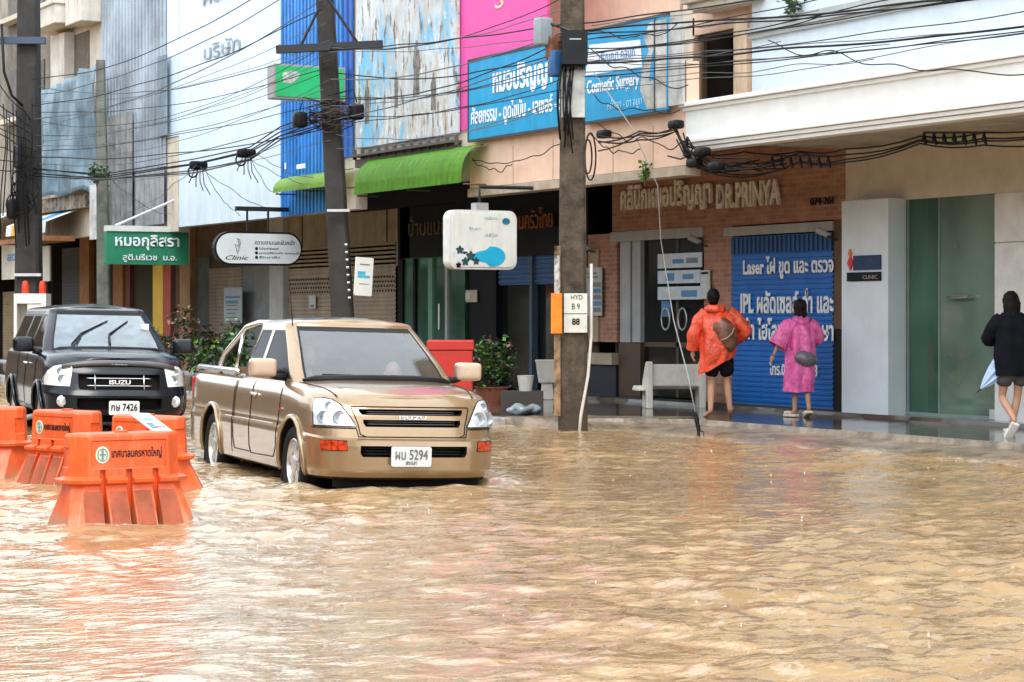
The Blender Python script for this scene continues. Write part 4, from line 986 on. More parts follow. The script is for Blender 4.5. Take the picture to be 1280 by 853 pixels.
obj('lettering', textbm('ศัลยกรรม - ดูดไขมัน - เลเซอร์ - ร', .96 * w_, .30 * h_, .006, M @ Matrix.Translation((.03 * w_, .12 * h_, .003)), bold=.02), WB, n)
n, M, w_, h_ = banner('cyan and white banner advertising surgery, right of the concrete pole', 727, 834, 43, 153)
obj('frame', boxes([(0, w_, h_ + .003, h_ + .04, -.05, .01), (0, w_, -.04, -.003, -.05, .01), (.86 * w_, .87 * w_, 0, h_, .004, .014)], M=M), mat('dark_frame', (.04, .05, .06), .5), n)
obj('white_block', poly([(.05 * w_, .52 * h_), (.72 * w_, .50 * h_), (.70 * w_, .80 * h_), (.1 * w_, .86 * h_)], .004, M), WB, n)
obj('lettering', textbm('ปริญญา คลินิก', .42 * w_, .15 * h_, .004, M @ Matrix.Translation((.22 * w_, .60 * h_, .006))), PB, n)
obj('lettering', textbm('Cosmetic Surgery', .62 * w_, .20 * h_, .006, M @ Matrix.Translation((.07 * w_, .26 * h_, .003)), bold=.02), WB, n)
obj('lettering', textbm('หน้าอก - ตา จมูก', .40 * w_, .14 * h_, .005, M @ Matrix.Translation((.32 * w_, .06 * h_, .003))), mat('pale_cyan_letters', (.35, .65, .8), .5), n)
obj('portrait_area', poly([(.78 * w_, .03 * h_), (.99 * w_, .02 * h_), (.995 * w_, .97 * h_), (.80 * w_, .96 * h_), (.74 * w_, .80 * h_), (.80 * w_, .66 * h_), (.72 * w_, .5 * h_), (.70 * w_, .25 * h_)], .004, M), mat('faded_portrait', (.55, .55, .52), .5, vary=.4, vscale=1.8), n)
obj('blue_area', poly([(.80 * w_, .33 * h_), (.86 * w_, .34 * h_), (.855 * w_, .66 * h_), (.835 * w_, .62 * h_)], .007, M), CY, n)
# grey-white end of the banner
n, M, w_, h_ = banner('weathered white panel at the right end of the cyan banner', 835.5, 853, 28, 133, m=mat('dirty_white_panel', (.55, .56, .55), .6, vary=.2, streak=.5), cat='panel', name='sign_panel')
n, M, w_, h_ = banner('blank white patch of panel between the two cyan banners', 706, 726.5, 70, 155, m=mat('dirty_white_panel', (.55, .56, .55), .6), cat='panel', name='sign_panel', X=XS + .02)

# ---- 3 dark shop under the faded billboard ----------------------------------------------
Y3 = YO(443)
MAG = mat('magenta_sheet', (.72, .08, .36), .5, vary=.08, vscale=1.5)
B3 = bld('shophouse', 'shophouse with dark front and blue half shutters left of the brick clinic', Y2, Y3)
shell(B3, Y2 + .003, Y3, PLST, lip=3.66)
NAVY = mat('navy_beam', (.006, .010, .024), .5, vary=.2)
part('beam', box(XF - .12, XF - .003, YF(735) - .02, YF(445), 3.60, SOF - .003), NAVY, B3)
n, M, w_, h_ = banner('magenta hoarding above the cyan banner', 572.5, 684, -330, 164, m=MAG, X=XO + .0, cat='hoarding', name='hoarding')
obj('white_mark', textbm('S', .28, .30, .006, M @ Matrix.Translation((onX(572.5, 0, XO).y - onX(619, 0, XO).y, onX(619, 12, XO).z - onX(572.5, 164, XO).z, .003))), mat('cream_mark', (.7, .6, .4), .5), n)
# faded billboard
fb = mat('faded_billboard_print', (.62, .68, .72), .55, vary=.18, vscale=1.2)
def faded():
    m = fb; N = m.node_tree.nodes; L = m.node_tree.links; b = N['Principled BSDF']; tc = N.new('ShaderNodeTexCoord')
    old = b.inputs['Base Color'].links[0].from_socket
    def layer(scale, sz, p0, p1, col, detail=7, off=0):
        nonlocal old
        mp = N.new('ShaderNodeMapping'); mp.inputs['Scale'].default_value = (1, scale, sz); mp.inputs['Location'].default_value = (off, off, 0); L.new(tc.outputs['Object'], mp.inputs[0])
        n = N.new('ShaderNodeTexNoise'); n.inputs['Scale'].default_value = 1; n.inputs['Detail'].default_value = detail; n.inputs['Roughness'].default_value = .7; L.new(mp.outputs[0], n.inputs['Vector'])
        r = N.new('ShaderNodeValToRGB'); r.color_ramp.elements[0].position = p0; r.color_ramp.elements[0].color = (0, 0, 0, 1); r.color_ramp.elements[1].position = p1; r.color_ramp.elements[1].color = (1, 1, 1, 1)
        L.new(n.outputs['Fac'], r.inputs[0]); x = N.new('ShaderNodeMixRGB'); x.inputs['Color2'].default_value = (*col, 1); L.new(r.outputs[0], x.inputs['Fac']); L.new(old, x.inputs['Color1']); old = x.outputs[0]
    layer(1.0, .5, .50, .60, (.16, .45, .70), 3, 4); layer(5.5, 1.6, .50, .60, (.48, .42, .34), 9, 1); layer(7, 1.8, .54, .60, (.13, .115, .10), 10, 9); layer(9, 3.5, .60, .66, (.42, .14, .10), 8, 3); layer(5, 2.2, .60, .64, (.75, .78, .80), 9, 13)
    L.new(old, b.inputs['Base Color'])
faded()
n, M, w_, h_ = banner('large faded and peeling billboard between the blue sheeting and the magenta hoarding', 445, 572, -330, 186, m=fb, X=XO - .06, cat='billboard', name='billboard')
obj('ledge', boxes([(0, w_, -.16, -.12, -.1, .12), (0, w_, -.34, -.20, -.1, .02)], M=M), mat('ledge_dark', (.10, .09, .085), .7), n)
for i in range(13): obj('bracket', box(i * w_ / 12, i * w_ / 12 + .03, -.2, -.02, .0, .06, M=M), MATS['ledge_dark'], n)
for (u, v, sx_, sz_) in ((.12, .055, .20, .75), (.42, .08, .16, .6), (.62, .10, .26, .9), (.78, .06, .2, .6)):   # washed-out standing figures in the print
    obj('print_figure', poly([(u * w_ + sx_ * x, v * h_ + sz_ * z) for x, z in ((-.5, 0), (-.4, .45), (-.55, .62), (-.3, .85), (-.12, .86), (-.15, 1), (.15, 1), (.12, .86), (.35, .82), (.5, .5), (.35, .4), (.4, 0))], .004, M), mat('faded_figure_print', (.26, .23, .21), .6, vary=.45, vscale=9), n)
# green awning
GRN = mat('green_corrugated_sheet', (.16, .42, .03), .4, vary=.12, vscale=3)
def awning(label, y0_, y1_, xw, xo, zt_, zb_, m, group='green awnings', cut=.35):
    t = thing('awning', label, 'awning', (xw, (y0_ + y1_) / 2, zb_), group=group); bm = bmesh.new(); n_ = 40
    for k in range(n_ + 1):
        pass
    R = []
    for k in range(n_ * 2 + 1):
        y = lerp(y0_, y1_, k / (n_ * 2)); rib = .018 * (1 if k % 4 < 2 else 0); row = []
        for j in range(9):
            a_ = j / 8; row.append(bm.verts.new((xw - (xw - xo) * math.sin(a_ * PI / 2) ** 1.0 - rib * a_, y, zb_ + (zt_ - zb_) * math.cos(a_ * PI / 2) ** .7 + rib * (1 - a_))))
        R.append(row)
    for a_, b2 in zip(R, R[1:]):
        for j in range(8): bm.faces.new((a_[j], a_[j + 1], b2[j + 1], b2[j]))
    bmesh.ops.solidify(bm, geom=bm.faces[:], thickness=.006)
    obj('sheet', bm, m, t)
    b = bmesh.new()
    for y in (y0_ + .02, (y0_ + y1_) / 2, y1_ - .02): tube([(xw, y, zb_ - .02), (xo + .03, y, zb_ - .02)], .015, 6, b)
    obj('strut', b, mat('rust_strut', (.13, .08, .05), .7), t); return t
za = ZO(445, 234)
awning('bright green curved awning below the faded billboard', onX(581, 0, 15.7).y, onX(447, 0, 15.7).y, XO - .02, 15.65, 4.16, 3.56, GRN)
awning('light green awning across the foot of the blue sheeting', onX(412, 0, 15.6).y, onX(342, 0, 15.6).y, XO - .02, 15.6, 4.06, 3.76, mat('lime_sheet', (.34, .58, .12), .45, vary=.1))
# ground floor of 3
def prt(root, name, px0, px1, zb, zt, m, x0=XF, x1=XF + .25): return part(name, box(x0, x1, YF(px1), YF(px0), zb, zt), m, root)
BD = mat('black_shopfront', (.007, .007, .010), .45, vary=.2)
prt(B3, 'shop_header', 609, 735, 2.55, SOF, BD)
prt(B3, 'column', 609, 620, ZP, 2.55, BD); prt(B3, 'column', 722, 733, ZP, 2.55, mat('tan_column', (.22, .16, .10), .7))
M, L_, zt = shutter(B3, 621, 663, ZF(640, 305) * 0 + 355, mat('navy_shutter', (.02, .07, .17), .45, vary=.15), name='half_shutter', zb=ZF(640, 357), y0=YF(621), y1=YF(663)) if False else (None, None, None)
for p0, p1 in ((621, 663), (666, 696)):
    a_ = YF(p0); M = frameM((XF + .05, a_, 0), STREET)
    part('half_shutter', ribbed(0, a_ - YF(p1), ZF(660, 356), ZF(660, 304), .08, .02, M, vertical=False), mat('navy_shutter', (.025, .10, .24), .45, vary=.15), B3)
prt(B3, 'mullion', 663, 666, ZP, 2.55, mat('steel_blue_post', (.06, .09, .13), .4), XF - .02, XF + .1)
prt(B3, 'shop_glass', 620, 697, ZP + .1, ZF(660, 357), SHOPGLASS, XF + .12, XF + .13)
s4 = onwall('ร้านครัวไทย', 640, 692, 288, 262, mat('orange_brown_letters', (.33, .12, .035), .5, vary=.3, vscale=20), XF - .06, .03, None, 'shop_lettering'); tag(s4, 'orange brown script lettering on the dark shop header', 'sign lettering')
s5 = onwall('บ้านขนม', 512, 560, 296, 272, mat('dim_gold_letters', (.16, .12, .06), .5, vary=.4, vscale=20), XF - .06, .03, None, 'shop_lettering'); tag(s5, 'dim gold lettering above the green glass shop door', 'sign lettering')
random.seed(11)
for i in range(5):  # pale fabric lengths leaning inside
    px = 630 + i * 13; p = onX(px, 470, XF + .8)
    part('hanging_cloth', tube([(p.x, p.y, ZP + .1), (p.x + .02, p.y + .05, 1.0), (p.x, p.y + .15 - .07 * i, 1.75)], [.06, .05, .03], 8), mat('pale_brown_cloth', (.30, .23, .17), .9, vary=.3), B3)

# ---- 4 blue sheeted unit --------------------------------------------------------------------
Y4 = YO(352)
B4 = bld('shophouse', 'shophouse clad in bright blue corrugated sheet with a green glass shop below', Y3, Y4)
BLU = mat('bright_blue_sheet', (.01, .20, .62), .38, vary=.25, vscale=1.5, streak=.5, streakcol=(.10, .38, .75))
shell(B4, Y3, Y4 - .003, PLST, topz=10.5)
M = frameM((XO - .02, Y4, 0), STREET)
part('blue_sheeting', ribbed(0, Y4 - YO(430), ZO(352, 271), 10.5, .16, .03, M), BLU, B4)
part('blue_sheeting', ribbed(Y4 - YO(430), Y4 - YO(443), SOF + .3, 10.5, .2, .03, M), mat('deep_blue_sheet', (.005, .09, .40), .45, vary=.15, streak=.3, streakcol=(.02, .2, .5)), B4)
part('white_marks', boxes([(Y4 - YO(359), Y4 - YO(361), ZO(359, 212), ZO(359, 204), .031, .034), (Y4 - YO(374), Y4 - YO(385), ZO(374, 212), ZO(374, 206), .031, .034)], M=M), WB, B4)
prt(B4, 'shop_header', 512, 609, 2.62, SOF, BD)
prt(B4, 'column', 497, 500, ZP, SOF, BD); prt(B4, 'column', 578, 609, ZP, 2.62, BD, XF + .1)
gg = prt(B4, 'shop_window', 500, 578, ZP + .1, 2.62, GREENGLASS, XF + .05, XF + .06)
for p0, p1, m_ in ((500, 503, BD), (516, 519, BD), (535, 540, mat('pale_green_frame', (.16, .34, .24), .4)), (556, 559, MATS.get('grey_white_frame'))): part('mullion', box(XF, XF + .08, YF(p1), YF(p0), ZP + .1, 2.6), m_, gg)
part('inner_panel', box(XF + .5, XF + .52, YF(577), YF(540), ZP, 2.5), mat('mint_panel', (.22, .42, .34), .5, vary=.2), B4)
part('door_handle', tube([(XF - .06, YF(552), ZF(552, 380)), (XF - .06, YF(552), ZF(552, 412))], .02, 8), CHROME, B4)
n_, M, w_, h_ = notice('small framed card on the dark column right of the green glass door', 580, 597, 363, 378, XF + .08, mat('card_cream', (.5, .44, .34), .5), [(.1, .2, .5, .8, WHITEP)])

# ---- 5 white panelled unit ----------------------------------------------------------------------
Y5 = YO(210)
B5 = bld('shophouse', 'tall shophouse faced with pale blue-white panels above brown roller shutters', Y4, Y5)
PWB = mat('pale_blue_white_panel', (.62, .76, .88), .4, vary=.05, vscale=1.2, streak=.10, streakcol=(.45, .55, .62))
shell(B5, Y4 + .003, Y5, PWB, topz=9.6)
M = frameM((XO - .005, Y5, 0), STREET)
part('panel_cladding', ribbed(Y5 - YO(224), Y5 - Y4 - .02, ZO(224, 284), 9.6, .45, .006, M), PWB, B5)
part('upper_panel', box(0, Y5 - YO(224) - .01, ZO(215, 172), 9.6, 0, .02, M=M), PWB, B5)
part('cream_edge', box(0, Y5 - YO(224) - .01, ZO(215, 290), ZO(215, 173), 0, .01, M=M), PLST, B5)
onwall('บริษัท', 255, 300, 76, 56, mat('faded_grey_letters', (.33, .38, .42), .6, vary=.3, vscale=10), XO - .03, .01, B5, 'faded_lettering')
onwall('คลินิก', 254, 306, 8, -10, mat('faded_grey_letters', (.33, .38, .42), .6), XO - .03, .01, B5, 'faded_lettering')
BRS = mat('brown_shutter', (.42, .345, .25), .5, vary=.15, vscale=2, streak=.35, streakcol=(.12, .085, .05))
TSB = mat('tan_sign_board', (.40, .35, .27), .7, vary=.2, vscale=2, streak=.4)
prt(B5, 'shop_header', 354, 497, 2.48, SOF, TSB)
for px in (378, 412, 425, 484): part('panel_joint', box(XF - .012, XF - .002, YF(px) - .015, YF(px) + .015, 2.5, SOF), DKW, B5)
shutter(B5, 361, 424, ZF(400, 309), BRS, zb=ZP + .08, y0=YF(361), y1=YF(424))
shutter(B5, 432, 495, ZF(400, 309), BRS, zb=ZP + .08, y0=YF(432), y1=YF(495))
for p0, p1 in ((361, 424), (432, 495)):
    b = bmesh.new()
    a_, b2 = YF(p0), YF(p1); n_ = int((a_ - b2) / .13)
    for i in range(n_):
        for j in range(4): bx(b, XF - .026, XF - .019, b2 + .13 * i + .065 * (j % 2) + .01, b2 + .13 * i + .065 * (j % 2) + .055, 1.98 + .09 * j, 1.98 + .09 * j + .04)
    part('shutter_holes', b, DKW, B5)
prt(B5, 'column', 424, 432, ZP, 2.48, mat('brown_column', (.13, .10, .075), .7), XF - .05)
prt(B5, 'column', 343, 360, ZP, SOF, mat('white_column', (.52, .53, .52), .6, vary=.12, streak=.2), XF - .12)
n_, M, w_, h_ = notice('small white paper taped on the left brown roller shutter', 387, 395, 370, 386, XF - .05, WHITEP, [(.2, .1, .8, .3, PG)])

# ---- 6 grey corrugated unit ------------------------------------------------------------------------
Y6 = YO(128)
B6 = bld('shophouse', 'shophouse covered in grey corrugated metal beyond the pale panelled one', Y5, Y6)
GRC = mat('silver_grey_sheet', (.40, .47, .55), .42, metal=.25, vary=.3, vscale=.8, streak=.6, streakcol=(.24, .26, .29), sscale=(2.4, 2.4, .10))
shell(B6, Y5 + .003, Y6, GRC, topz=9.8)
M = frameM((XO - .03, Y6, 0), STREET)
part('metal_sheeting', ribbed(0, Y6 - Y5 - .02, ZO(170, 215), 9.8, .22, .035, M), GRC, B6)
M2 = frameM((XO - .12, Y6, 0), STREET)
part('lower_sheeting', ribbed(.1, Y6 - YO(172), ZO(130, 290), ZO(130, 150), .42, .06, M2), mat('weathered_grey_sheet', (.27, .28, .29), .6, vary=.3, streak=.6), B6)
part('lower_sheeting', ribbed(Y6 - YO(172), Y6 - Y5 - .05, ZO(180, 283), ZO(180, 215), .3, .03, frameM((XO - .07, Y6, 0), STREET)), mat('mid_grey_sheet', (.31, .34, .37), .55, vary=.2, streak=.5), B6)
part('patch_sheet', boxes([(Y6 - YO(205), Y6 - YO(216), ZO(205, 172), ZO(205, 72), .0, .03)], M=M2), mat('blue_grey_patch', (.20, .27, .33), .6, vary=.2, streak=.5), B6)
prt(B6, 'shop_header', 264, 354, 2.62, SOF, mat('brown_header', (.16, .12, .085), .8, vary=.2))
GW = mat('grey_wall', (.26, .29, .30), .6, vary=.15)
prt(B6, 'wall', 303, 343, ZP, 2.62, GW); prt(B6, 'wall', 243, 262, ZP, 2.9, mat('grey_green_wall', (.15, .18, .18), .6, vary=.2))
shutter(B6, 262, 303, ZF(280, 335), BRS, y0=YF(262), y1=YF(303))
n_, M, w_, h_ = notice('pale standing poster with blue stripes by the grey wall behind the pickup', 280.5, 303, 360, 404, XF - .25, mat('poster_pale', (.45, .52, .55), .5, vary=.1), [(.1, .7, .9, .76, PB), (.1, .55, .8, .63, mat('print_teal', (.08, .32, .45), .5))] + rows_(9, PG, .15, .85)[:5], cat='poster')
# ---- 7, 8, 9 ... further down
def zz(Y, py):  # height over photo row at the overhang plane
    D = (XO - 0) * 0 + Y * math.cos(AL) + XO * math.sin(AL); return CH + (HZ - py) * D / FL
Y7 = YO(62)
B7 = bld('shophouse', 'cream shophouse with small balcony and blue tarpaulin, left of the grey sheeted one', Y6, Y7)
shell(B7, Y6 + .003, Y7, PLST, topz=10.4)
cb = mat('cream_balcony', (.66, .62, .55), .75, vary=.12, streak=.4)
part('balcony', boxes([(XO - .7, XO, YO(105), YO(66), ZO(80, 40), ZO(80, 17))], bev=.02), cb, B7)
part('balcony_rim', boxes([(XO - .76, XO + .02, YO(105) - .05, YO(66) + .05, ZO(80, 17) + .003, ZO(80, 11))], bev=.02), cb, B7)
part('balcony', boxes([(XO - .5, XO, YO(127), YO(107), ZO(120, 30), ZO(120, -20))], bev=.02), cb, B7)
part('recess', boxes([(XO - .005, XO + .018, YO(111), YO(94), ZO(100, 112), ZO(100, 42))]), mat('brown_recess', (.17, .14, .11), .9, vary=.2), B7)
part('column', boxes([(XO - .25, XO + .0, YO(93), YO(76), ZO(85, 118), ZO(85, 44))]), cb, B7)
TARP = mat('blue_grey_tarpaulin', (.13, .22, .29), .4, vary=.3, vscale=1.5, streak=.4, streakcol=(.32, .42, .48))
bm = bmesh.new(); R = []
for i in range(41):
    u = i / 40; y = lerp(onX(46, 0, XO - .45).y, onX(121, 0, XO - .45).y, u); row = []
    for j in range(25):
        v = j / 24; z = lerp(ZO(60, 250) if True else 0, ZO(60, 122) - .35 * math.sin(u * 3.1) * 0 + .3 * u, v)
        row.append(bm.verts.new((XO - .45 + .16 * _noise.noise(Vector((u * 7, v * 2, 0))) + .05 * _noise.noise(Vector((u * 24, v * 5, 3))), y + .06 * _noise.noise(Vector((v * 5, u * 3, 1))), z + .10 * _noise.noise(Vector((u * 6, 0, 5))))))
    R.append(row)
for a_, b2 in zip(R, R[1:]):
    for j in range(24): bm.faces.new((a_[j], b2[j], b2[j + 1], a_[j + 1]))
tp = obj('tarpaulin', bm, TARP, smooth=True); tag(tp, 'crumpled blue-grey tarpaulin hung below the cream balcony', 'tarpaulin')
tp.modifiers.new('s', 'SOLIDIFY').thickness = .01
part('stone_band', box(XO - .3, XO, YO(122), YO(54), ZO(60, 268), ZO(60, 251)), mat('mossy_stone', (.30, .26, .20), .9, vary=.5, vscale=6), B7)
ORP = mat('orange_brown_pillar', (.42, .19, .055), .6, vary=.2)
prt(B7, 'pillar', 232, 245, ZP, SOF, mat('tan_orange_pillar', (.50, .30, .16), .6, vary=.15), XF - .15)
prt(B7, 'pillar', 222, 231, ZP, SOF, mat('brown_pillar_dark', (.15, .07, .035), .6), XF - .05)
prt(B7, 'wall', 208, 221, ZP, SOF, DARKI); prt(B7, 'shop_header', 191, 264, 2.9, SOF, mat('brown_header', (.16, .12, .085), .8))
Y8 = 57.5
B8 = bld('shophouse', 'grey shophouse with striped awning behind the tall dark pole', Y7, Y8)
GRB = mat('stained_grey_building', (.34, .30, .25), .8, vary=.35, vscale=.6, streak=.5, streakcol=(.20, .13, .08))
shell(B8, Y7 + .003, Y8, GRB, topz=10.9)
prt(B8, 'pillar', 148, 160, ZP, SOF, ORP, XF - .15); prt(B8, 'pillar', 160, 167, ZP, SOF, mat('red_brown_pillar', (.20, .05, .03), .6), XF - .1)
prt(B8, 'wall', 167, 191, ZP, SOF, mat('dark_olive_wall', (.055, .05, .03), .7)); prt(B8, 'pillar', 135, 148, ZP, SOF, DARKI)
Y9 = 62
B9 = bld('shophouse', 'grey-brown shophouse with dark roller shutter near the left end of the street', Y8, Y9)
shell(B9, Y8 + .003, Y9, GRB, topz=10.9)
prt(B9, 'pillar', 106, 118, ZP, SOF, ORP, XF - .15); prt(B9, 'wall', 118, 135, ZP, SOF, DARKI)
shutter(B9, 78, 104, ZF(90, 310), mat('dark_blue_grey_shutter', (.07, .085, .10), .5, vary=.2), y0=YF(78), y1=YF(104))
Y10 = 70
B10 = bld('shophouse', 'furthest shophouse at the left edge with tan roller shutter', Y9, Y10)
shell(B10, Y9 + .003, Y10, mat('ribbed_grey_wall', (.33, .33, .30), .7, vary=.3, vscale=1, streak=.4))
shutter(B10, 6, 20, ZF(10, 365), mat('tan_shutter_far', (.45, .33, .19), .6, vary=.2), y0=YF(4), y1=YF(20)); prt(B10, 'wall', 22, 60, ZP, SOF, DARKI)
for k, (ya, yb) in enumerate(((58, 61), (53.6, 56.8))):
    for zl_ in (6.6, 9.2):
        rt = B9 if k == 0 else B8
        w0 = part('window', boxes([(XO - .01, XO + .018, ya, yb, zl_, zl_ + 1.3)]), mat('brown_window', (.10, .08, .06), .5, vary=.4, vscale=3), rt)
        part('sill', boxes([(XO - .3, XO - .012, ya - .1, yb + .1, zl_ - .14, zl_ - .02)]), PLST, w0)
B11 = bld('shophouse', 'pale building closing the far end of the street row', Y10, 100); shell(B11, Y10 + .003, 100, PLST)
# awnings at the far left
def flataw(label, x0p, x1p, yt, yb, m, X=XO, out=1.3, cols=None):
    ya, yb_ = YO(x0p), YO(x1p); z1, z0 = ZO(x0p, yt), ZO(x0p, yb); t = thing('awning', label, 'awning', (X, (ya + yb_) / 2, z0))
    n_ = len(cols) if cols else 1
    for i in range(n_):
        a_, b2 = lerp(ya, yb_, i / n_), lerp(ya, yb_, (i + 1) / n_); bm = bmesh.new()
        bm.faces.new([bm.verts.new(p) for p in ((X - .05, a_, z1), (X - .05, b2, z1), (X - out, b2, z0 + .25), (X - out, a_, z0 + .25))]); bm.faces.new([bm.verts.new(p) for p in ((X - out, a_, z0 + .25), (X - out, b2, z0 + .25), (X - out - .02, b2, z0), (X - out - .02, a_, z0))])
        bmesh.ops.remove_doubles(bm, verts=bm.verts, dist=1e-4); bmesh.ops.solidify(bm, geom=bm.faces[:], thickness=.01); obj('canvas', bm, cols[i] if cols else m, t)
    return t
cW = mat('canvas_white', (.62, .64, .62), .7, vary=.1); cO = mat('canvas_ochre', (.60, .33, .05), .7, vary=.1); cB = mat('canvas_blue', (.03, .25, .55), .7, vary=.1)
flataw('striped ochre, white and blue awning beside the tall dark pole', 53, 104, 268, 297, None, cols=[cW, cO, cO, cW, cB, cB, cW], out=.9)
part('awning_frame', box(XO - .95, XO - .2, YO(104), YO(46), ZO(60, 306), ZO(60, 300)), mat('rusty_beam', (.30, .13, .05), .8, vary=.3), B8)
flataw('plain pale awning at the left edge of the street', -14, 24, 270, 301, mat('canvas_pale_blue', (.55, .62, .66), .6), out=1.0)
n, M, w_, h_ = banner('tall white poster with blue lettering behind the tall dark pole at the left edge', 2, 23, 305, 350, m=mat('poster_cream', (.62, .60, .52), .5), X=XO + .02, cat='poster', name='poster')
obj('lettering', textbm('สด', .5 * w_, .2 * h_, .005, M @ Matrix.Translation((.35 * w_, .5 * h_, .003)), bold=.03), PB, n)
n, M, w_, h_ = banner('narrow pale poster just right of the tall dark pole', 53, 62, 308, 352, m=mat('poster_cream', (.62, .60, .52), .5), X=XO + .3, cat='poster', name='poster')
n, M, w_, h_ = banner('tall yellow banner standing in front of the far shops', 191, 203.5, 332, 420, m=mat('yellow_banner', (.68, .42, .02), .5), X=17.6, cat='banner', name='banner')
n, M, w_, h_ = banner('tall dark red banner beside the yellow one', 204, 213, 332, 420, m=mat('dark_red_banner', (.35, .045, .02), .5), X=17.6, cat='banner', name='banner')
n, M, w_, h_ = banner('white torn cloth hanging beside the thin grey pole', 112, 124, 232, 300, m=mat('torn_cloth', (.6, .62, .64), .7, vary=.3), X=15.6, cat='cloth', name='hanging_cloth')

# ---- the row across the street, met only in reflections and as shade
for k, (ya, yb, h_, c_) in enumerate(((-45, -14, 8.5, (.40, .36, .30)), (-13.9, 16, 7.5, (.55, .52, .47)), (16.1, 48, 8, (.48, .44, .38)), (48.1, 92, 10, (.24, .19, .15)), (92.1, 145, 11, (.25, .22, .19)))):
    t = thing('shophouse_terrace', ('cream', 'pale', 'grey', 'brown', 'dun')[k] + ' terrace across the flooded street, seen only in reflections, %s' % ('behind the camera', 'opposite the clinics', 'opposite the far shops', 'further down', 'at its far end')[k], 'building', (-13, (ya + yb) / 2, 0))
    obj('wall', box(-24, -13, ya, yb, -.3, h_), mat('terrace_wall_%s' % ('cream', 'pale', 'grey', 'brown', 'dun')[k], c_, .8, vary=.2), t)
    n_ = int((yb - ya) / 5)
    for i in range(n_):
        y = ya + .5 + i * (yb - ya - .5) / n_
        obj('shop_opening', box(-13.0 + .001, -12.9, y, y + 4, .1, 2.8), mat('terrace_opening', (.04, .05, .06), .4), t)
        for z in (4.4, 7.4): obj('window', box(-12.999, -12.92, y + .6, y + 3.4, z, z + 1.4), mat('terrace_window', (.03, .04, .05), .15), t)
    obj('awning', box(-13, -11.2, ya, yb, 3.0, 3.15), mat('terrace_awning', (.12, .15, .20), .7), t)

t = thing('added_end_building', 'dark brown building added at the far end of the street, seen only in reflections', 'building', (1, 150, 0))  # unseen block, added so vehicle sides and glass reflect dark instead of sky
obj('wall', box(-24, 30, 146, 156, -.3, 13), mat('added_end_wall', (.13, .09, .06), .8, vary=.4, vscale=.5), t)
for i in range(6): obj('window', box(-22 + 7 * i, -18 + 7 * i, 145.9, 145.999, 5, 7), mat('terrace_window', (.03, .04, .05), .15), t)
# ---------------------------------------------------------------- signs hung square to the street
def hang(label, pxl, pxr, yt, yb, D, name='hanging_sign', cat='sign', shape=None, m=WHITEP, t=.14, r=None, edge=None):
    """sign board facing the camera end of the street: normal -Y; D view depth of its middle"""
    c = onD((pxl + pxr) / 2, (yt + yb) / 2, D); w_ = (pxr - pxl) * D / FL / math.cos(AL); h_ = (yb - yt) * D / FL
    n = thing(name, label, cat, c); M = frameM(c - Vector((w_ / 2, 0, h_ / 2)), (1, 0, 0))
    sh = rrect(w_, h_, r or .02, 8, w_ / 2, h_ / 2)
    obj('casing', poly(sh, t, M @ Matrix.Translation((0, 0, -t))), edge or m, n, smooth=False)
    if edge: obj('face', poly(rrect(w_ - .07, h_ - .07, max((r or .02) - .035, .01), 8, w_ / 2, h_ / 2), .012, M @ Matrix.Translation((0, 0, .001))), m, n)
    return n, M @ Matrix.Translation((0, 0, .014)), w_, h_
STEEL = mat('dark_bracket_steel', (.03, .032, .035), .5, metal=.4)
# green clinic sign
n, M, w_, h_ = hang('green sign with white Thai lettering hung square to the street above the black car', 138, 232, 290, 331, 46.5, m=mat('sign_green', (.02, .20, .11), .45, vary=.1), t=.2)
obj('top_light_strip', box(0, w_, h_ + .003, h_ + .12, -.2, .02, M=M), WHITEP, n)
obj('lettering', textbm('หมอกุลิสรา', .78 * w_, .46 * h_, .01, M @ Matrix.Translation((.10 * w_, .44 * h_, 0)), bold=.02), WB, n)
obj('lettering', textbm('สูติ.นรีเวช  ม.อ.', .66 * w_, .26 * h_, .01, M @ Matrix.Translation((.19 * w_, .07 * h_, 0)), bold=.01), WB, n)
p0 = M @ Vector((.12 * w_, h_ + .12, -.1)); obj('stay', tube([p0, Vector((XO, p0.y - .3, p0.z + .55))], .03, 6), mat('stay_white', (.6, .62, .63), .5), n)
# oval sign
n, M, w_, h_ = hang('white oval sign with black rim hanging from a black bar', 272, 375, 290, 332, 40.5, r=(42 * 40.5 / FL) / 2 - .001, m=mat('sign_face_white', (.70, .76, .78), .35, vary=.04), edge=BLK)
pc = M @ Vector((w_ / 2, h_, -.07)); zb_ = onD(320, 262, 40.5).z
obj('hanger', tube([M @ Vector((.38 * w_, h_ - .02, -.07)), M @ Vector((.38 * w_, h_, -.07)) + Vector((0, 0, zb_ - pc.z))], .022, 6), STEEL, n)
obj('hanger', tube([M @ Vector((.62 * w_, h_ - .02, -.07)), M @ Vector((.62 * w_, h_, -.07)) + Vector((0, 0, zb_ - pc.z))], .022, 6), STEEL, n)
obj('bar', box(M.translation.x + .25 * w_, M.translation.x + .85 * w_, pc.y - .04, pc.y + .04, zb_ - .03, zb_ + .05), STEEL, n)
obj('lettering', textbm('ความงามและผิวหนัง', .46 * w_, .14 * h_, .004, M @ Matrix.Translation((.45 * w_, .62 * h_, 0)), shear=.2), INK, n)
for i, (s_, ww) in enumerate((('โบท็อกซ์ ฟิลเลอร์', .22), ('เลเซอร์ผิวหน้า ยกกระชับ', .48), ('รักษาสิว', .24))):
    obj('lettering', textbm(s_, ww * w_, .075 * h_, .004, M @ Matrix.Translation((.50 * w_, (.47 - .13 * i) * h_, 0))), INK, n)
    obj('bullet', poly(ell(.03, .03, .47 * w_, (.50 - .13 * i) * h_, 10), .004, M), INK, n)
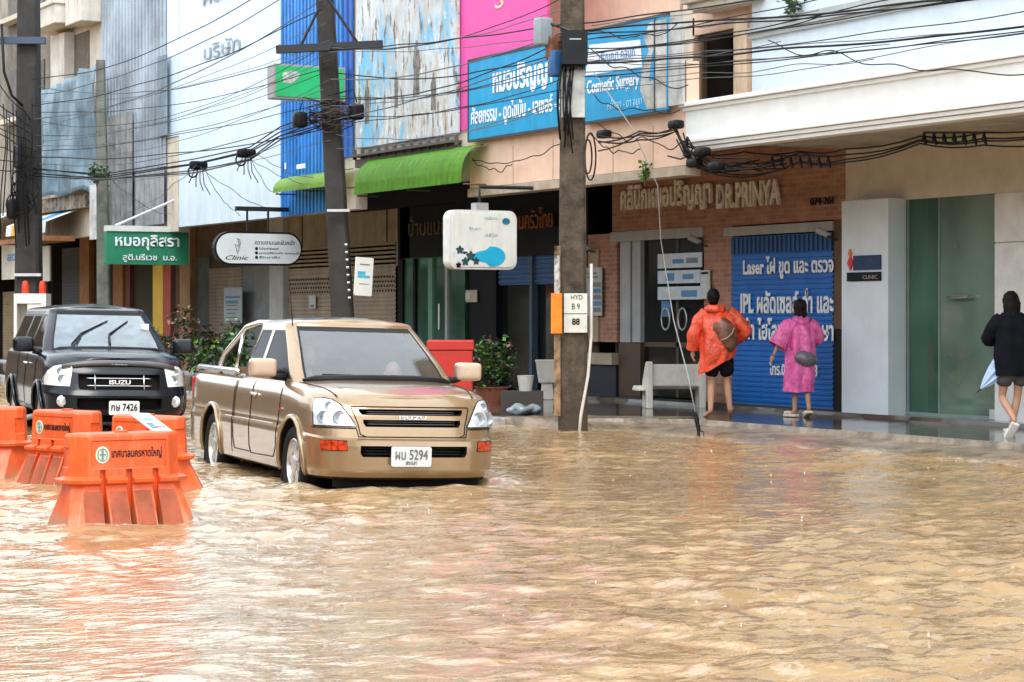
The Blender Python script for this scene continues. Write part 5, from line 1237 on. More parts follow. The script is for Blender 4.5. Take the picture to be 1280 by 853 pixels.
obj('lettering', textbm('Clinic', .26 * w_, .13 * h_, .004, M @ Matrix.Translation((.12 * w_, .16 * h_, 0)), shear=.4), INK, n)
b = bmesh.new(); Mf = M @ Matrix.Translation((.26 * w_, .58 * h_, .003))
tube([Mf @ Vector((x * h_, y * h_, 0)) for x, y in ((-.02, -.24), (-.06, -.08), (-.10, .04), (0, -.01), (.08, .05), (.05, .18), (-.04, .22), (.02, .12), (.04, -.04), (.0, -.2))], .008, 5, b)
obj('line_drawing', b, mat('fine_grey_line', (.2, .22, .24), .5), n)
# white rounded lightbox
n, M, w_, h_ = hang('white rounded lightbox with cyan blob and flowers beside the concrete pole', 563, 646, 263, 337, 32.5, r=.13, m=mat('lightbox_cream', (.74, .76, .70), .35, vary=.06, streak=.15), edge=mat('lightbox_rim', (.70, .72, .70), .4), t=.22)
obj('blob', poly([(.62 * w_ + .20 * w_ * math.cos(t_) * (1 if math.cos(t_) > -.2 else 1.45), .22 * h_ + (.17 if math.cos(t_) > -.2 else .11) * h_ * math.sin(t_)) for t_ in [2 * PI * k / 36 for k in range(36)]], .004, M), mat('lightbox_cyan', (.02, .42, .68), .4, vary=.08), n)
fl = mat('flower_white', (.72, .74, .78), .5, vary=.1); fg = mat('flower_leaf_dark', (.03, .10, .09), .5, vary=.3, vscale=20)
for (u, v, r_, m_) in ((.15, .22, .10, fl), (.24, .34, .07, fl), (.14, .32, .05, fg), (.30, .22, .06, fg), (.38, .14, .045, fg), (.22, .13, .05, fg), (.12, .07, .035, INK), (.30, .10, .05, fl)):
    obj('flower_print' if m_ is fl else 'leaf_print', poly([(u * w_ + r_ * w_ * (1 + .25 * math.sin(5 * t_)) * math.cos(t_), v * h_ + r_ * w_ * (1 + .25 * math.sin(5 * t_)) * math.sin(t_)) for t_ in [2 * PI * k / 20 for k in range(20)]], .005 + .001 * (m_ is fg), M), m_, n)
obj('emblem', poly(ell(.06 * w_, .045 * w_, .83 * w_, .82 * h_, 14), .004, M), mat('emblem_teal', (.04, .22, .32), .4, vary=.4, vscale=30), n)
for i, (u, v, ww) in enumerate(((.28, .66, .16), (.5, .84, .2), (.52, .55, .18))): obj('lettering', textbm(('ร้านยา', 'เวชสำอาง', 'คลินิก')[i], ww * w_, .06 * h_, .004, M @ Matrix.Translation((u * w_, v * h_, 0))), mat('pale_teal_letters', (.30, .48, .52), .5), n)
obj('mount', box(.40 * w_, .58 * w_, h_ + .003, h_ + .11, -.2, -.03, M=M), mat('mount_grey', (.4, .4, .38), .5), n)
obj('bracket', tube([M @ Vector((.48 * w_, h_ + .1, -.1)), M @ Vector((.48 * w_, h_ + .35, -.1)), Vector((XO + .1, (M.translation.y), (M @ Vector((0, h_ + .35, 0))).z))], .03, 6), STEEL, n)
# green box sign behind the leaning pole
n, M, w_, h_ = hang('bright green box sign with a pale mark, half hidden by the slanting dark pole', 345, 430, 82, 125, 38.3, m=mat('bright_sign_green', (.02, .48, .16), .45, vary=.1), edge=mat('sign_edge_grey', (.35, .33, .35), .5), t=.30)
obj('pale_mark', poly([(w_ * (.22 + .11 * math.cos(t_) * (1 + .2 * math.sin(3 * t_)) + .04 * math.sin(t_)), h_ * (.62 + .22 * math.sin(t_) * (1 + .2 * math.cos(2 * t_)))) for t_ in [2 * PI * k / 24 for k in range(24)]], .004, M), mat('pale_grey_mark', (.55, .60, .55), .5, vary=.3, vscale=12), n)
# white tilted notice on the leaning pole
c = onD(454, 346, 34.4); n = thing('hanging_sign', 'small white tilted notice fixed beside the slanting dark pole', 'sign', c)
Mt = frameM(c, (1, 0, -.06), (.06, 0, 1)); obj('board', poly(rrect(.30, .60, .02), .03, Mt), mat('notice_white', (.72, .72, .66), .45, vary=.06), n)
obj('print', boxes([(-.11, .02, .03, .08, .031, .034)], M=Mt), mat('print_cyan', (.05, .45, .65), .5), n); obj('print', boxes([(-.11, .10, -.02, .02, .031, .034)], M=Mt), mat('print_cyan', (.05, .45, .65), .5), n)
obj('print', boxes([(-.08, .09, .18, .20, .031, .034)], M=Mt), PG, n); obj('print', boxes([(-.08, .09, -.12, -.11, .031, .034)], M=Mt), PG, n)

# ---------------------------------------------------------------- poles
CONC = mat('weathered_concrete', (.10, .075, .05), .85, vary=.42, vscale=4.5, bump=.8, bscale=18, streak=.7, streakcol=(.035, .028, .02))
tide(CONC, .25, .7, (.05, .035, .022), .8)
DARKC = mat('dark_wet_concrete', (.034, .030, .027), .75, vary=.3, vscale=3, bump=.2, streak=.3, streakcol=(.05, .042, .035))
def polebm(p0, p1, w0, w1):
    bm = bmesh.new(); R = []
    for i in range(13):
        t = i / 12; p = Vector(p0).lerp(Vector(p1), t); w_ = lerp(w0, w1, t) / 2; c = w_ * .22
        R.append([bm.verts.new(p + Vector(q)) for q in ((w_ - c, -w_, 0), (w_, -w_ + c, 0), (w_, w_ - c, 0), (w_ - c, w_, 0), (-w_ + c, w_, 0), (-w_, w_ - c, 0), (-w_, -w_ + c, 0), (-w_ + c, -w_, 0))])
    for a_, b2 in zip(R, R[1:]):
        for k in range(8): bm.faces.new((a_[k], a_[(k + 1) % 8], b2[(k + 1) % 8], b2[k]))
    bm.faces.new(R[-1]); bm.faces.new(R[0][::-1])
    bmesh.ops.rotate(bm, verts=bm.verts, cent=p0, matrix=Matrix.Rotation(-AL, 3, 'Z')); return bm
def pxpole(px, D, pxtop=None, ytop=-200):
    """base at column px on the water, top at a photo row"""
    a_ = onD(px, HZ, D); b2 = onD(px if pxtop is None else pxtop, ytop, D); return Vector((a_.x, a_.y, -.3)), b2
PD = 28.7
a1, t1 = pxpole(716, PD, 715, -330)
P1 = thing('utility_pole', 'thick brown concrete utility pole at the kerb right of the gold pickup', 'utility pole', (a1.x, a1.y, 0))
obj('shaft', polebm(a1, t1, .385, .26), CONC, P1)
def camM(px, py, D, off=0.): # frame on a board that faces the street at this pole
    return frameM(onD(px, py, D), RGT)
Q = PD - .215
def pboard(name, x0, x1, y0, y1, m, t=.012, d=0., root=None, D=None):
    Dd = (D or Q) - d; M = camM(x0, y1, Dd); w_, h_ = (x1 - x0) * Dd / FL, (y1 - y0) * Dd / FL
    return obj(name, box(0, w_, 0, h_, 0, t, M=M), m, root), M, w_, h_
pl, M, w_, h_ = pboard('number_board', 705, 734, 367, 392, mat('label_cream', (.62, .62, .55), .6, vary=.12, streak=.15), root=P1)
obj('lettering', textbm('HYD', .5 * w_, .22 * h_, .004, M @ Matrix.Translation((.3 * w_, .70 * h_, .013))), INK, pl); obj('lettering', textbm('B 9', .34 * w_, .3 * h_, .004, M @ Matrix.Translation((.34 * w_, .2 * h_, .013))), INK, pl)
pl, M, w_, h_ = pboard('number_board', 705, 734, 393, 416, mat('label_cream', (.62, .62, .55), .6), root=P1)
obj('lettering', textbm('88', .34 * w_, .36 * h_, .004, M @ Matrix.Translation((.34 * w_, .42 * h_, .013)), bold=.03), INK, pl)
c = onD(700, 416, PD - .12); Mo = frameM(c, (RGT + FWD * .9).normalized() * -1 if False else (RGT * .55 - FWD * .85))
ob = obj('orange_label', box(-.15, .02, 0, .52, .06, .072, M=frameM(onD(704.5, 417, PD - .25), (RGT * .8 - FWD * .6))), mat('label_orange', (.80, .24, .02), .5, vary=.15, vscale=9), P1)
obj('stained_strip', box(-.10, .0, 0, 2.2, .04, .047, M=frameM(onD(703, 520, PD - .22), (RGT * .8 - FWD * .6))), mat('rust_flaking_paint', (.33, .20, .10), .8, vary=.5, vscale=7), P1)
obj('torn_paper', box(-.09, -.01, 0, .50, .055, .060, M=frameM(onD(703.5, 368, PD - .22), (RGT * .8 - FWD * .6))), mat('paper_scraps', (.55, .53, .50), .7, vary=.5, vscale=14), P1)
pboard('wrapped_sheet', 701.5, 731, 84, 147, mat('white_wrap_sheet', (.52, .53, .50), .6, vary=.25, streak=.3), t=.02, root=P1)
jb, M, w_, h_ = pboard('junction_box', 702, 734, 40, 82, mat('black_junction_box', (.018, .02, .022), .5), t=.16, root=P1)
obj('cover_mark', box(.3 * w_, .75 * w_, .72 * h_, .76 * h_, .161, .165, M=M), mat('grey_mark', (.4, .4, .4), .5), jb)
obj('fins', boxes([(w_ * (.08 + .1 * i), w_ * (.12 + .1 * i), -.06, -.003, .02, .12) for i in range(9)], M=M), BLK, jb)
mb = obj('meter_case', rbox(*onD(679, 40, PD - .1), .22, .16, .36, .03), mat('grey_meter', (.25, .30, .33), .4), P1, smooth=True, angle=40)
mb = obj('meter_case', rbox(*onD(692, 60, PD - .1), .18, .16, .3, .03), mat('rusty_meter', (.20, .08, .04), .6, vary=.4, vscale=12), P1, smooth=True, angle=40)
mb = obj('meter_case', rbox(*onD(696, 80, PD - .15), .2, .16, .34, .03), mat('navy_meter', (.02, .08, .22), .4), P1, smooth=True, angle=40)
obj('bracket_arm', tube([onD(684, 28, PD - .1), onD(716, 40, PD - .25)], .02, 6), STEEL, P1)
obj('conduit_pipe', tube([onD(739, 330, PD - .05), onD(739, 420, PD - .1), onD(735, 470, PD - .16), onD(726, 520, PD - .2), onD(724, 543, PD - .22)], .022, 8), mat('pvc_white', (.62, .58, .52), .4), P1, smooth=True)
random.seed(21)
for i in range(9):
    x = 702 + i * 1.9
    obj('drop_cable', tube([onD(x, 80, PD - .25), onD(x + random.uniform(-7, 3), 105, PD - .28), onD(x - random.uniform(0, 8), 135, PD - .27), onD(x - random.uniform(-1, 4), 165 + random.uniform(-10, 30), PD - .26)], .010, 5), BLK, P1, smooth=True)
for (x, r_) in ((738, .14), (735, .1)):
    cc = onD(x, 196, PD - .1)
    obj('cable_coil', tube([cc + RGT * (r_ * .5 * math.cos(t_)) + Vector((0, 0, r_ * 2.2 * math.sin(t_))) for t_ in [2 * PI * k / 24 for k in range(49)]], .011, 5), BLK, P1, smooth=True)
PD2 = 35.3
a2, t2 = pxpole(436, PD2, 398, -40)
P2 = thing('utility_pole', 'dark leaning utility pole with crossarm behind the gold pickup', 'utility pole', (a2.x, a2.y, 0))
obj('shaft', polebm(a2, t2, .38, .27), DARKC, P2)
obj('pole_top', polebm(t2, t2 + Vector((0, 0, 2.2)), .27, .24), DARKC, P2)
obj('crossarm', box(-.85, .85, -.06, .06, -.07, .07, M=frameM(onD(412, 59, PD2 - .25), RGT + Vector((0, 0, .05)))), STEEL, P2)
obj('brace', tube([onD(376, 57, PD2 - .2), onD(398, 12, PD2 - .18)], .025, 6), STEEL, P2); obj('brace', tube([onD(448, 55, PD2 - .2), onD(408, -4, PD2 - .18)], .025, 6), STEEL, P2)
for (x, y) in ((375, 150), (446, 140)):
    obj('closure_can', rbox(*onD(x, y, PD2 - .2), .22, .2, .26, .07), BLK, P2, smooth=True); obj('closure_hook', tube([onD(x, y - 12, PD2 - .2), onD(x + 4 if x < 400 else x - 4, y - 28, PD2 - .1), onD(410, y - 20, PD2 - .15)], .012, 5), BLK, P2, smooth=True)
for i in range(8): obj('band', box(-.17, .17, -.02, .0, .19, .20, M=frameM(onD(429 + i * .9, 305 + i * 9.5, PD2), RGT)) if False else tube([onD(433 + i * .6 - 2, 306 + i * 9.5, PD2 - .2), onD(433 + i * .6 + 1.2, 306 + i * 9.5, PD2 - .2)], .02, 6), mat('bright_band', (.55, .55, .55), .4), P2)
obj('metal_collar', box(-.18, .18, -.02, .02, .15, .205, M=frameM(onD(424, 264, PD2), RGT)), mat('bright_band', (.55, .55, .55), .4), P2)
random.seed(9)
cc = onD(413, 145, PD2 - .2)
for i in range(9): obj('cable_coil', tube([cc + RGT * ((.25 + .12 * random.random()) * math.cos(t_) + .1 * random.uniform(-1, 1)) + Vector((0, 0, (.13 + .05 * i % 3 * .05) * math.sin(t_) + .12 * math.cos(t_ + i))) + FWD * (-.05 * math.sin(t_ * 1)) for t_ in [2 * PI * k / 18 for k in range(19)]], .010, 5), mat('cable_rust', (.09, .055, .04), .7) if i % 2 else BLK, P2, smooth=True)
a3, t3 = pxpole(36, 46.5, 36, -60)
P3 = thing('utility_pole', 'thick dark utility pole wrapped in cables near the left edge', 'utility pole', (a3.x, a3.y, 0))
obj('shaft', polebm(a3, t3, .55, .40), DARKC, P3)
obj('crossarm', box(-.75, .25, -.07, .07, -.08, .08, M=frameM(onD(42, 51, 46.2), RGT)), mat('blue_grey_arm', (.05, .07, .12), .5), P3)
obj('metal_collar', box(-.28, .28, -.03, .03, .2, .30, M=frameM(onD(38, 344, 46.4), RGT)), mat('bright_band', (.55, .55, .55), .4), P3)
for i in range(10):
    x = 4 + i * 4; obj('drop_cable', tube([onD(x, 130 + 8 * (i % 3), 46.1), onD(x + random.uniform(-4, 4), 180, 46), onD(x + random.uniform(-3, 3), 240, 46), onD(x + random.uniform(-6, 6), 290 + random.uniform(-30, 20), 46)], .014, 5), BLK, P3, smooth=True)
for i in range(7):
    cc = onD(32 + random.uniform(-10, 6), 235 + random.uniform(-30, 30), 46.05); r_ = random.uniform(.14, .34)
    obj('cable_coil', tube([cc + RGT * (r_ * math.cos(t_)) + Vector((0, 0, r_ * 1.1 * math.sin(t_))) for t_ in [2 * PI * k / 18 for k in range(19)]], .014, 5), BLK, P3, smooth=True)
obj('closure_can', rbox(*onD(15, 262, 46.1), .22, .2, .42, .07), BLK, P3, smooth=True); obj('closure_can', rbox(*onD(23, 196, 46.1), .2, .2, .5, .07), STEEL, P3, smooth=True)
obj('hanging_loop', tube([onD(2, 30, 46), onD(5, 90, 46), onD(15, 120, 46), onD(28, 132, 46.1)], .03, 6), BLK, P3, smooth=True)
a4, t4 = pxpole(132, 47, 124, 75)
P4 = thing('utility_pole', 'thin mossy grey concrete pole, shorter than the dark ones, near the green sign', 'utility pole', (a4.x, a4.y, 0))
obj('shaft', polebm(a4, t4, .32, .17), mat('mossy_grey_concrete', (.17, .18, .15), .85, vary=.3, vscale=3), P4)
obj('lower_wrap', box(-.2, .2, 0, 1.6, -.21, .2, M=frameM(Vector((a4.x, a4.y, .0)), RGT)), mat('dark_wrap', (.035, .045, .055), .6, vary=.3), P4)

# ---------------------------------------------------------------- cables
CB = mat('black_cable', (.02, .022, .024), .55, vary=.2); CG = mat('grey_cable', (.10, .115, .125), .6)
CABLES = []
def cable(p, q, sag, r, where, m=CB, n=36, kink=0., group='overhead cables strung along the street'):
    pts = []
    for k in range(n + 1):
        t = k / n; v = Vector(p).lerp(Vector(q), t); v.z -= sag * 4 * t * (1 - t)
        if kink: v += Vector((0, 0, kink * _noise.noise(Vector((t * 6, len(CABLES) * 3.1, 0)))))
        pts.append(v)
    o = obj('overhead_cable', tube(pts, r * .8, 5), m, None, smooth=True); CABLES.append((o, where)); tag(o, 'x', 'cable', group); return o
def D14(px, X=14.6): return X * FL / (1320 + (px - 640) * .877)
random.seed(31)
# a) leaning pole -> left dark pole, a fan over the pale panels  (row at x=400, row at x=50)
FAN = [(12, 132), (-34, 118), (-8, 150), (-60, 100), (30, 158), (52, 128), (58, 152), (66, 170), (75, 178), (92, 170), (100, 196), (112, 182), (128, 190), (140, 205), (152, 212), (160, 196), (176, 222), (60, 108), (84, 140)]
for i, (ya, yb) in enumerate(FAN):
    cable(onD(408 + random.uniform(-6, 6), ya, PD2 - .2), onD(44 + random.uniform(-6, 6), yb, 46.2), random.uniform(.12, .55), random.choice((.007, .009, .012)), 'crossing the pale panels between the leaning pole and the left dark pole', m=CG if i % 3 else CB, kink=.04)
# b) trunk bundle with hanging closure at (250,205)
bun = [onD(40, 215, 46.2), onD(130, 222, 44), onD(245, 207, 40.5), onD(312, 193, 38), onD(350, 170, 36.5), onD(408, 148, PD2 - .2)]
for i in range(5):
    off = Vector((0, 0, .05 * (i - 2))); pts = [p + off + Vector((0, 0, random.uniform(-.05, .05))) for p in bun]
    o = obj('overhead_cable', tube(pts, .012, 5), CB, None, smooth=True); CABLES.append((o, 'in the low bundle with hanging splices above the green sign')); tag(o, 'x', 'cable', 'overhead cables strung along the street')
for (x, y, D) in ((248, 207, 40.4), (308, 192, 38.2)):
    t = thing('cable_splice', 'black splice knot on the low cable bundle, %s' % ('with a round coil hanging below' if x < 300 else 'nearer the leaning pole'), 'cable splice', onD(x, y, D))
    obj('sleeve', rbox(*onD(x, y, D), .34, .14, .16, .06), BLK, t, smooth=True)
    obj('coil', tube([onD(x - 7, y + 8, D) + RGT * (.085 * math.cos(t_)) + Vector((0, 0, .10 * math.sin(t_))) for t_ in [2 * PI * k / 16 for k in range(33)]], .016, 5, cap=False), BLK, t, smooth=True)
    for k in range(4): obj('loose_end', tube([onD(x + 3 * k - 4, y + 2, D), onD(x + 5 * k - 8, y + 14 + 3 * k, D), onD(x + 9 * k - 12, y + 22 + 5 * k, D)], .009, 4), BLK, t, smooth=True)
# c) drop wires from the splices to the fronts
for (x0, y0, x1, y1) in ((255, 210, 300, 268), (250, 208, 352, 262), (312, 196, 352, 246), (312, 196, 420, 236), (318, 192, 430, 226), (140, 224, 215, 268), (245, 207, 150, 268)):
    cable(onD(x0, y0, 39.5), onX(x1, y1, XO - .05), .15, .008, 'dropping from the low bundle to the shop fronts', m=CG, kink=.06)
# d) leaning pole -> main concrete pole
for i, (ya, yb) in enumerate([(57, -6), (60, 12), (62, 30), (64, 44), (92, 62), (100, 40), (118, 76), (132, 84), (142, 96), (150, 66), (156, 112), (168, 122), (124, 50), (185, 130)]):
    cable(onD(414 + random.uniform(-8, 8), ya, PD2 - .2), onD(706 + random.uniform(-6, 6), yb, PD - .25), random.uniform(.02, .30), random.choice((.007, .009, .012)), 'between the leaning dark pole and the thick concrete pole', m=CG if i % 2 else CB, kink=.03)
# e) main pole -> beyond the right edge
def ext(p, q, k): return Vector(p) + (Vector(q) - Vector(p)) * k
for i, (ya, xb, yb, r_) in enumerate([(38, 1190, -4, .016), (44, 1180, 2, .012), (60, 960, 30, .010), (70, 1280, -18, .009), (80, 1280, 28, .016), (78, 1280, 6, .008), (96, 1280, 34, .009), (90, 1240, 44, .008), (30, 1100, -30, .012), (50, 1010, 0, .009), (66, 1060, 6, .01)]):
    X_ = 14.9; q = onX(xb, yb, X_); p = onD(730, ya, PD - .2)
    cable(p, ext(p, q, 1.25), random.uniform(.02, .12), r_, 'running right from the thick concrete pole past the white clinic', kink=.03)
cable(onX(960, 55, 15.4), onX(1330, 85, 15.6), .12, .009, 'slack and low across the white clinic canopy', kink=.18)
# f) cables under the canopy with spacer racks
XK = 16.6
low = [onX(748, 182, 15.6), onX(800, 172, 15.7), onX(845, 160, 15.9), onX(868, 198, 16.2), onX(930, 205, XK), onX(1000, 196, XK), onX(1058, 196, XK), onX(1150, 176, XK), onX(1230, 172, XK), onX(1330, 165, XK)]
for i in range(4):
    pts = []
    for j, p in enumerate(low): pts.append(p + Vector((0, 0, .045 * (i - 1.5) + random.uniform(-.04, .04) + (.12 * math.sin(i + j) if j < 5 else 0))))
    fine = []
    for a_, b2 in zip(pts, pts[1:]): fine += [a_.lerp(b2, k / 4) - Vector((0, 0, .04 * math.sin(PI * k / 4))) for k in range(4)]
    o = obj('overhead_cable', tube(fine + [pts[-1]], .011, 5), CB, None, smooth=True); CABLES.append((o, 'in the bundle slung under the canopy edge of the two clinics')); tag(o, 'x', 'cable', 'overhead cables strung along the street')
for (xa, xb, yy_) in ((965, 1035, 201), (1155, 1230, 172)):
    t = thing('cable_rack', 'black cable rack under the canopy, %s' % ('above the brick front' if xa < 1000 else 'above the green glass window'), 'cable rack', onX((xa + xb) / 2, yy_, XK))
    obj('rail', tube([onX(xa, yy_ - 6, XK - .02), onX(xb, yy_ - 6, XK - .02)], .014, 6), STEEL, t)
    for k in range(7):
        px = lerp(xa, xb, k / 6); obj('clamp', tube([onX(px, yy_ - 6, XK - .02), onX(px, yy_ + 2, XK - .02), onX(px + 3, yy_ + 9, XK - .02)], [.012, .03, .012], 6), BLK, t)
# tangle at the canopy corner
t = thing('cable_tangle', 'black tangle of cable splices at the canopy corner above the brick clinic', 'cables', onX(870, 200, 16.0))
for (x, y) in ((755, 168), (845, 156), (878, 190), (868, 204), (895, 208)): obj('splice', rbox(*onX(x, y, 15.85), .16, .22, .12, .05), BLK, t, smooth=True)
for i in range(10):
    pts = [onX(840 + random.uniform(-6, 30), 160 + random.uniform(-5, 45), 15.8), onX(865 + random.uniform(-12, 20), 190 + random.uniform(-10, 15), 15.85), onX(900 + random.uniform(-12, 40), 205 + random.uniform(-8, 12), 16.0), onX(930 + random.uniform(-12, 60), 212 + random.uniform(-14, 2), 16.4)]
    obj('loose_cable', tube([pts[0], pts[0].lerp(pts[1], .5) - Vector((0, 0, .06)), pts[1], pts[1].lerp(pts[2], .5) - Vector((0, 0, .08)), pts[2], pts[3]], .011, 5), BLK, t, smooth=True)
for (x0, y0, x1, y1) in ((590, 202, 705, 178), (590, 200, 640, 205), (738, 150, 850, 180), (738, 168, 800, 190), (742, 120, 850, 132), (738, 60, 860, 108), (738, 40, 846, 32)):
    cable(onX(x0, y0, 15.95), onX(x1, y1, 15.95), .12, .010, 'sagging along the peach wall under the cyan banners', kink=.1)
random.seed(77)
for i in range(7):
    x0 = random.uniform(735, 760); x1 = random.uniform(900, 1280); y0 = random.uniform(30, 110); y1 = y0 - (x1 - x0) * random.uniform(.05, .16)
    p, q = onD(x0 - 8, y0, PD - .2), onX(x1, y1, 15.2); cable(p, q if x1 < 1150 else ext(p, q, 1.2), random.uniform(0, .15), .007, 'thin and crossing the upper wall of the white clinic', m=CG, kink=.05)
for i in range(8):
    x0 = random.uniform(0, 30); cable(onD(x0 - 60, 60 + 20 * i, 44), onD(40, 150 + 9 * i, 46.2), .1, .014, 'entering the left dark pole from the left edge', kink=.05)
by = {}
for o, wh in CABLES: by.setdefault(wh, []).append(o)
for wh, lst in by.items():
    def key(o):
        zs = [(v.co.z, v.index) for v in o.data.vertices]; return -sum(z for z, _ in zs) / len(zs)
    lst.sort(key=key)
    for i, o in enumerate(lst):
        if i < 16: o['label'] = ('%s highest cable %s' % (ORD[i], wh)) if i else 'highest cable %s' % wh
        else: o['label'] = ('lowest cable %s' if i == len(lst) - 1 else '%s lowest cable' % ORD[len(lst) - 1 - i] + ' %s') % wh
# torn wire dangling to the pavement
p0 = onX(822, 232, 16.0); p1 = onD(874, 548, 27.6)
pts = [p0, onX(822, 255, 16.0).lerp(onD(822, 255, 29), .2), p0.lerp(p1, .3) - Vector((0, 0, 0)), p0.lerp(p1, .6) - RGT * .03, p1]
t = thing('dangling_wire', 'broken grey wire hanging from the peach wall down to the water by the bench', 'wire', p1)
obj('wire', tube([onX(742, 90, 15.9), onX(790, 160, 15.95), p0, onD(826, 300, lerp(31, 27.6, .25)), onD(842, 400, lerp(31, 27.6, .6)), onD(860, 470, 27.9), onD(869, 515, 27.7)], .008, 6), mat('pale_wire', (.30, .30, .29), .5), t, smooth=True)
obj('torn_end', tube([onD(869, 515, 27.7), onD(871, 525, 27.7), onD(873, 540, 27.6), onD(875, 555, 27.6)], [.02, .035, .02, .03], 6), BLK, t, smooth=True)
for k in range(4): obj('frayed_strand', tube([onD(871, 520 + k * 6, 27.65), onD(865 + 5 * k, 516 + k * 8, 27.6), onD(867 + 4 * k, 524 + k * 8, 27.6)], .008, 4), BLK, t, smooth=True)

# ---------------------------------------------------------------- plastic barriers
ORG_P = mat('orange_plastic', (.72, .10, .018), .42, vary=.14, vscale=5, bump=.15, bscale=30, streak=.45, streakcol=(.60, .24, .12), sscale=(3, 3, .5))
tide(ORG_P, .17, .30, (.34, .19, .10), .75)
PALEO = mat('mud_filmed_orange', (.64, .17, .075), .45, vary=.2, vscale=5)
def barrier(label, pxc, D, yaw, emblem=True, h=.80):
    c = onD(pxc, HZ, D); rz = yaw - AL; t = thing('plastic_barrier', label, 'barrier', (c.x, c.y, -.15), (0, 0, rz), 'orange plastic water barriers in the flood')
    Lh = .50
    def prism(prof, x0, x1, inset0=0):
        bm = bmesh.new(); return bm
    # upper block with chamfered ends, outline in plan
    def plan(hw, hd, ch): return [(-hw, -hd + ch), (-hw + ch, -hd), (hw - ch, -hd), (hw, -hd + ch), (hw, hd - ch), (hw - ch, hd), (-hw + ch, hd), (-hw, hd - ch)]
    def loft(levels):
        bm = bmesh.new(); R = []
        for (z, hw, hd, ch) in levels: R.append([bm.verts.new((x, y, z)) for x, y in plan(hw, hd, ch)])
        for a_, b2 in zip(R, R[1:]):
            for k in range(8): bm.faces.new((a_[k], a_[(k + 1) % 8], b2[(k + 1) % 8], b2[k]))
        bm.faces.new(R[0][::-1]); bm.faces.new(R[-1]); bmesh.ops.recalc_face_normals(bm, faces=bm.faces[:]); return bm
    body = loft([(0, .50, .32, .05), (.03, .51, .33, .05), (.40, .42, .17, .07), (.43, .42, .165, .08), (.445, .475, .205, .12), (.475, .48, .21, .12), (.49, .43, .165, .12), (h - .02, .42, .155, .12), (h, .41, .145, .12)])
    cut = []
    for sy in (-1, 1):
        for x in (-.20, .0, .20):
            cut.append(box(x - .022, x + .022, sy * .13, sy * .40, .10, .54, M=Matrix.Identity(4)))
        cut.append(box(-.28, .28, sy * .152, sy * .2, .55, .75, bev=.004))
    for sx in (-1, 1): cut.append(box(sx * .41, sx * .6, -.05, .05, .56, .70)); 
    body = boolean(body, cut); bmesh.ops.bevel(body, geom=[e for e in body.edges if e.calc_face_angle(0) > .5], offset=.004, segments=1, affect='EDGES')
    obj('body', body, ORG_P, t, world=False)
    # mud film on the sloping ribs of the foot
    for sy in (-1, 1):
        b = bmesh.new()
        for x0, x1 in ((-.38, -.23), (-.17, -.03), (.03, .17), (.23, .38)):
            vs = [b.verts.new(p) for p in ((x0, sy * .3315, .032), (x1, sy * .3315, .032), (x1 * .92, sy * .178, .388), (x0 * .92, sy * .178, .388))]; b.faces.new(vs)
        bmesh.ops.solidify(b, geom=b.faces[:], thickness=.003)
        obj('muddy_foot_face', b, PALEO, t, world=False)
    obj('filler_cap', lathe([(.05, h), (.05, h + .015), (0, h + .018)], 14), ORG_P, t, world=False)
    if emblem:
        M = frameM(Vector((-.20, -.153, .615)), (1, 0, 0))
        e = obj('emblem', poly(ell(.052, .062, 0, .035, 20), .004, M), mat('emblem_cream', (.62, .60, .50), .5), t, world=False)
        obj('emblem_ring', tube([M @ Vector((.036 * math.cos(a_), .035 + .044 * math.sin(a_), .005)) for a_ in [2 * PI * k / 20 for k in range(21)]], .004, 4, cap=False), mat('emblem_green', (.12, .25, .2), .5), e, world=False)
        obj('emblem_figure', boxes([(-.008, .008, .0, .07, .004, .008), (-.022, .022, .03, .042, .004, .0075)], M=M), mat('emblem_green', (.12, .25, .2), .5), e, world=False)
        obj('lettering', textbm('เทศบาลนครหาดใหญ่', .38, .085, .003, M @ Matrix.Translation((.07, .0, 0)), bold=.015), INK, t, world=False)
    return t
barrier('nearest orange barrier, standing alone in front with full emblem and lettering', 152, 16.05, math.radians(30))
barrier('orange barrier second from the left in the back line, just left of the nearest one', 84, 19.75, math.radians(-42))
barrier('orange barrier at the right end of the back line, with a printed board on it', 186, 18.75, math.radians(-42))
barrier('orange barrier cut by the left edge, only its right end showing', -8, 20.7, math.radians(-42))
# printed board lying against the barrier top
c0 = onD(178, 517, 18.35); c1 = onD(201, 518.5, 18.45); c2 = onD(216, 539, 18.0); c3 = onD(191, 538, 17.9)
xd = (c1 - c0); yd = (c0 - c3); M = frameM(c3, (c2 - c3), yd); w_, h_ = (c2 - c3).length, yd.length
t = thing('printed_board', 'small white printed board tilted on top of the orange barrier', 'sign', c3)
obj('board', box(0, w_, 0, h_, -.012, .0, M=M), mat('board_white', (.66, .72, .72), .4, vary=.06), t)
obj('print', box(.12 * w_, .45 * w_, .12 * h_, .42 * h_, .001, .004, M=M), mat('print_slate', (.12, .22, .28), .5, vary=.3, vscale=30), t)
obj('print', box(.3 * w_, .85 * w_, .58 * h_, .68 * h_, .001, .004, M=M), mat('print_teal2', (.1, .4, .45), .5), t); obj('print', box(.5 * w_, .9 * w_, .2 * h_, .28 * h_, .001, .004, M=M), PG, t)

